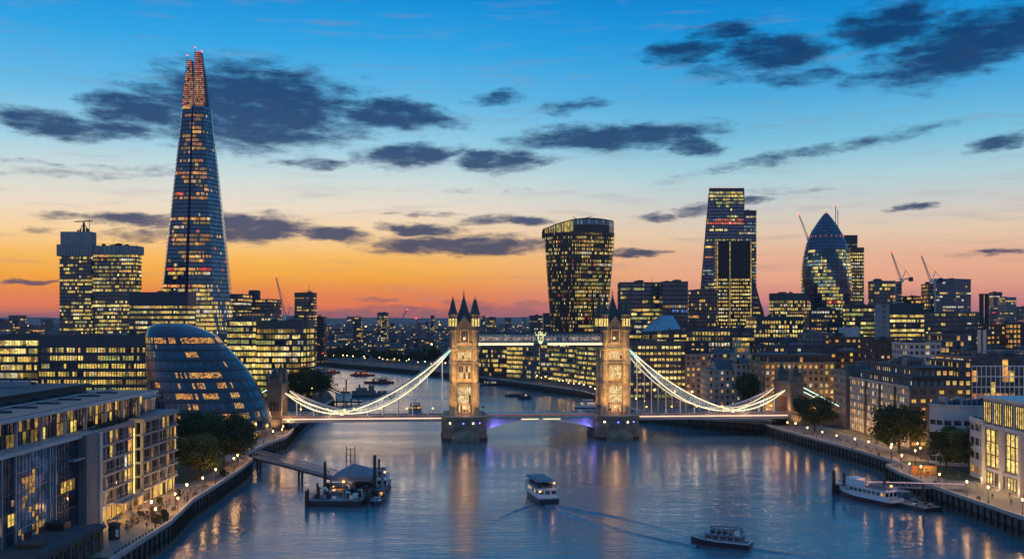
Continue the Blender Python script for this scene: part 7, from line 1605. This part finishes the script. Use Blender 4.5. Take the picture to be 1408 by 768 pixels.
for i in range(16):
    loc = (-84.6-i*.02,217+i*2.1,ZG)
    if i == 0: BO.location = loc
    else: copy_tree(BO, None, loc)
k = root('orange_kiosk', 'warmly lit orange kiosk on the north river walk above the white boat', 'kiosk', (134,331,ZG), rad(8)); m = MB(); m.box(-3.4,-1.6,0,3.4,1.6,3.0,surf('kiosk_orange',(.50,.20,.06),.7)); Q(m,'body',k); m = MB(); m.box(-3.8,-2,3.0,3.8,2,3.25,BLACKM); Q(m,'roof',k); m = MB(); m.box(-2.8,-1.66,1.0,2.8,-1.6,2.4,OR); Q(m,'serving_hatch',k); lamp('kiosk_light',(0,-3,3.4),350,(1,.5,.15),k,.3)
# ---------------------------------------------------------------- ordinary city blocks filling both banks
WALLC = [BRICK_D, BRICK, CONC_D, DARKC, GREY, SLATE, surf('mauve_brick',(.10,.075,.08),.9), surf('buff_brick',(.17,.13,.10),.9)]
WN = {0:'dark brick',1:'brown brick',2:'dark concrete',3:'charcoal clad',4:'grey clad',5:'slate blue',6:'mauve brick',7:'buff brick'}
TAKEN = []
for o in list(bpy.data.objects):
    if o.parent is None and o.type == 'EMPTY' and o.get('category'):
        xs, ys = [], []
        for c in kids(o):
            if c.type == 'MESH' and c.name.split('.')[0] in ('body','shaft','wall','core','shell','sky_garden_glazing','upper_band','top_storey'):
                for b in c.bound_box: w = Vector(b)+o.location; xs.append(w.x); ys.append(w.y)
        if xs: TAKEN.append((min(xs)-4, min(ys)-4, max(xs)+4, max(ys)+4))
def free(x0, y0, x1, y1):
    return all(x1 < a or x0 > c or y1 < b or y0 > d for a, b, c, d in TAKEN)
def left_bank(y):
    for (xa, ya), (xb, yb) in zip(LEFT, LEFT[1:]):
        if ya <= y <= yb: return xa+(xb-xa)*(y-ya)/(yb-ya)
    return -9e9
def right_bank(y):
    for (xa, ya), (xb, yb) in zip(RIGHT, RIGHT[1:]):
        if ya <= y <= yb: return xa+(xb-xa)*(y-ya)/(yb-ya)
    return -9e9
def filler(x, y, w, d, h, wi, lit, pal, label, group):
    mb = MB(); wm = WALLC[wi]; P = [(x-w/2,y-d/2),(x+w/2,y-d/2),(x+w/2,y+d/2),(x-w/2,y+d/2)]; mb.prism(P, ZG, ZG+h, wm, ROOF)
    if rnd.random() < .45:      # pitched roof
        z = ZG+h; e = z+rnd.uniform(2.5,4.5); mb.poly([(*P[0],z),(*P[1],z),(P[1][0],y,e),(P[0][0],y,e)], SLATE); mb.poly([(*P[2],z),(*P[3],z),(P[3][0],y,e),(P[2][0],y,e)], SLATE); mb.poly([(*P[1],z),(*P[2],z),(P[1][0],y,e)], wm); mb.poly([(*P[3],z),(*P[0],z),(P[0][0],y,e)], wm)
        for k in range(2): mb.obox((x+rnd.uniform(-w*.4,w*.4),y+rnd.uniform(-1,1),z+1.5),(1.2,1.0,3.5),0,wm)
    else:
        mb.prism(scalep(P,.97), ZG+h, ZG+h+.7, wm, ROOF)
        for k in range(rnd.randint(2,4)): mb.obox((x+rnd.uniform(-w*.35,w*.35),y+rnd.uniform(-d*.35,d*.35),ZG+h),(rnd.uniform(2,6),rnd.uniform(2,5),rnd.uniform(1,3)),0,rnd.choice((STEEL,SLATE,CONC_D)))
    fh = 3.5; nf = max(2, int(h/fh)); off = .07
    for k in range(nf):
        pk = lit*rnd.choice((.3,.8,1.2,1.6)); z = ZG+k*h/nf
        for e in ((0,1),(3,0) if x > 0 else (1,2)):
            a, b = P[e[0]], P[e[1]]; L_ = math.hypot(b[0]-a[0], b[1]-a[1]); n = max(2, int(L_/2.8)); nx, ny = (b[1]-a[1])/L_*off, (a[0]-b[0])/L_*off
            for j in range(n):
                u0, u1 = (j+.22)/n, (j+.78)/n; m = pick(pal) if rnd.random() < pk else (G_DARK if rnd.random() < .5 else G_GREY)
                mb.poly([(a[0]+(b[0]-a[0])*u0+nx,a[1]+(b[1]-a[1])*u0+ny,z+1),(a[0]+(b[0]-a[0])*u1+nx,a[1]+(b[1]-a[1])*u1+ny,z+1),(a[0]+(b[0]-a[0])*u1+nx,a[1]+(b[1]-a[1])*u1+ny,z+2.9),(a[0]+(b[0]-a[0])*u0+nx,a[1]+(b[1]-a[1])*u0+ny,z+2.9)], m)
    o = mb.build('city_block', None, loc=(x,y,ZG)); return tag(o, label, 'city block', group)
cnt = 0; tries = 0
def region(x, y):
    if y > 1240 or (x < 60 and x > -330 and y > 880): return 'beyond the river bend'
    if x < 0: return 'on the south bank'
    return 'behind the north bank offices'
while cnt < 235 and tries < 12000:
    tries += 1; y = 520*(2400/520)**rnd.random(); x = rnd.uniform(-.54,.54)*y; w, d = rnd.uniform(14,34), rnd.uniform(12,24); h = rnd.choice((rnd.uniform(10,20),rnd.uniform(14,30),rnd.uniform(22,38)))
    if x > 0 and 560 < y < 1000: h = rnd.uniform(18,30)
    if abs(x/y) < .18 and y > 1200: h = rnd.uniform(9,20)
    bad = False
    for yy in (y-d/2-14, y+d/2+8, y-45, y-90):
        for xx in (x-w/2-10, x+w/2+10):
            lb, rb = left_bank(yy), right_bank(yy)
            if yy < 1235 and lb < xx < rb: bad = True
    if x > -150 and x < 0 and y < 900: bad = True
    if -160 < x < -90 and y < 720: bad = True
    if bad or not free(x-w/2, y-d/2, x+w/2, y+d/2): continue
    if x > 0 and y < 640 and x/y < .40: continue
    TAKEN.append((x-w/2-2, y-d/2-2, x+w/2+2, y+d/2+2)); wi = rnd.randrange(8); rg = region(x, y); lit = rnd.choice((.15,.3,.45,.65)); pal = rnd.choice((PAL_HOME, PAL_MIX, PAL_OFF)); 
    filler(x, y, w, d, h, wi, lit, pal, f'{WN[wi]} low city block {rg}', f'{WN[wi]} city blocks {rg}'); cnt += 1
# ---------------------------------------------------------------- the far city: thousands of small roofs and lights reading as one mass
mb = MB(); FW = [surf('far_wall_dark',(.05,.047,.055),.9), surf('far_wall_mauve',(.085,.075,.085),.9), surf('far_wall_pale',(.15,.14,.15),.9)]
q = random.Random(5)
LF = [Y1, litm('far_orange',(1,.45,.12),1.6), OR, litm('far_white',(1,.82,.6),1.5), Y3, O2, LAMPO, LAMPW]
for k in range(5200):
    y = 1500*(6200/1500)**(q.random()**.85); x = q.uniform(-.56,.56)*y; s = 1+(y-1500)/4200; w, d, h = q.uniform(10,34)*s**.5, q.uniform(10,24), q.choice((q.uniform(6,14),q.uniform(8,20),q.uniform(12,26)))*s**.35
    if q.random() < .012: h *= 2.2; w *= .6
    if not free(x-w/2, y-d/2, x+w/2, y+d/2): continue
    wm = q.choice(FW); mb.box(x-w/2,y-d/2,ZG,x+w/2,y+d/2,ZG+h,wm,'bk'); n = q.choice((0,1,2,3,4,6,9))
    for j in range(n): u = q.uniform(-.45,.45)*w; z = ZG+q.uniform(.35,.95)*h; ss = q.uniform(.55,1.6)*s**1.3; mb.poly([(x+u-ss,y-d/2-.2,z-ss*.7),(x+u+ss,y-d/2-.2,z-ss*.7),(x+u+ss,y-d/2-.2,z+ss*.7),(x+u-ss,y-d/2-.2,z+ss*.7)], q.choice(LF[:6]) if q.random() < .93 else q.choice(LF))
o = mb.build('distant_city'); tag(o, 'low distant city roofs and tiny lights spreading to the horizon', 'city', None, 'stuff')
mb = MB()
for k in range(420):
    y = q.uniform(1350,4200); x = q.uniform(-.5,.5)*y
    for j in range(5): cx_, cy_, cz_ = x+q.gauss(0,9), y+q.gauss(0,5), ZG+q.uniform(3,11); r_ = q.uniform(3,7); a = [(cx_+r_*math.cos(t*1.05+q.random()*.3)*q.uniform(.7,1.1), cy_-1, cz_+r_*.8*math.sin(t*1.05)) for t in range(6)]; b = [(cx_+r_*.8*math.cos(t*1.05), cy_+r_*math.sin(t*1.05), cz_+q.uniform(0,2)) for t in range(6)]; mb.poly(a, LEAF_D); mb.poly(b, LEAF_D)
o = mb.build('distant_woods'); tag(o, 'dark clumps of far park trees among the distant roofs', 'woods', None, 'stuff')
# ---------------------------------------------------------------- evening haze over the whole city
hm = bpy.data.materials.new('haze_air'); hm.use_nodes = True; ht = hm.node_tree; ht.nodes.clear(); hv = ht.nodes.new('ShaderNodeVolumePrincipled'); hv.inputs['Color'].default_value = (.94,.88,.88,1); hv.inputs['Density'].default_value = 3.2e-5; hv.inputs['Anisotropy'].default_value = .2; ho = ht.nodes.new('ShaderNodeOutputMaterial'); ht.links.new(hv.outputs[0], ho.inputs['Volume'])
m = MB(); m.box(-10500,-390,-3.5,10500,12400,345,hm); o = m.build('haze'); tag(o, 'thin evening haze over the city', None, None, 'stuff')
# ---------------------------------------------------------------- drop window pieces that no nearby viewpoint can see
def prune():
    from mathutils.bvhtree import BVHTree
    bpy.context.view_layer.update(); V = []; Fc = []; names = ('window','window_band','plant_unit'); occ = ('body','wall','shaft','core','shell','roof','upper_storey','tower','top_storey','ground_floor','upper_band','attic_roof','city_block','cap','ground','pier')
    for o in bpy.data.objects:
        if o.type == 'MESH' and o.name.split('.')[0] in occ:
            b = len(V); mw = o.matrix_world; V += [mw @ v.co for v in o.data.vertices]; Fc += [[b+i for i in p.vertices] for p in o.data.polygons]
    tr = BVHTree.FromPolygons(V, Fc); cams = [Vector(c) for c in ((0,0,55),(-45,0,55),(45,0,55),(0,60,62))]; dead = []
    for o in [o for o in bpy.data.objects if o.type == 'MESH' and o.parent and o.name.split('.')[0] in names]:
        mw = o.matrix_world; me = o.data; n = len(me.polygons); pts = [mw @ me.polygons[i].center for i in ({0, n//2, n-1} if n < 12 else {0, n//5, 2*n//5, 3*n//5, 4*n//5, n-1})]; seen = False
        if o.name.startswith('plant_unit'): pts = [mw @ Vector(b) for b in list(o.bound_box)[1:8:2]]
        for c in cams:
            for p in pts:
                d = p-c; ln = d.length; h = tr.ray_cast(c, d/ln, ln)
                if h[0] is None or h[3] > ln-.8-ln*.001: seen = True; break
            if seen: break
        if not seen: dead.append(o)
    bpy.data.batch_remove(dead)
prune()
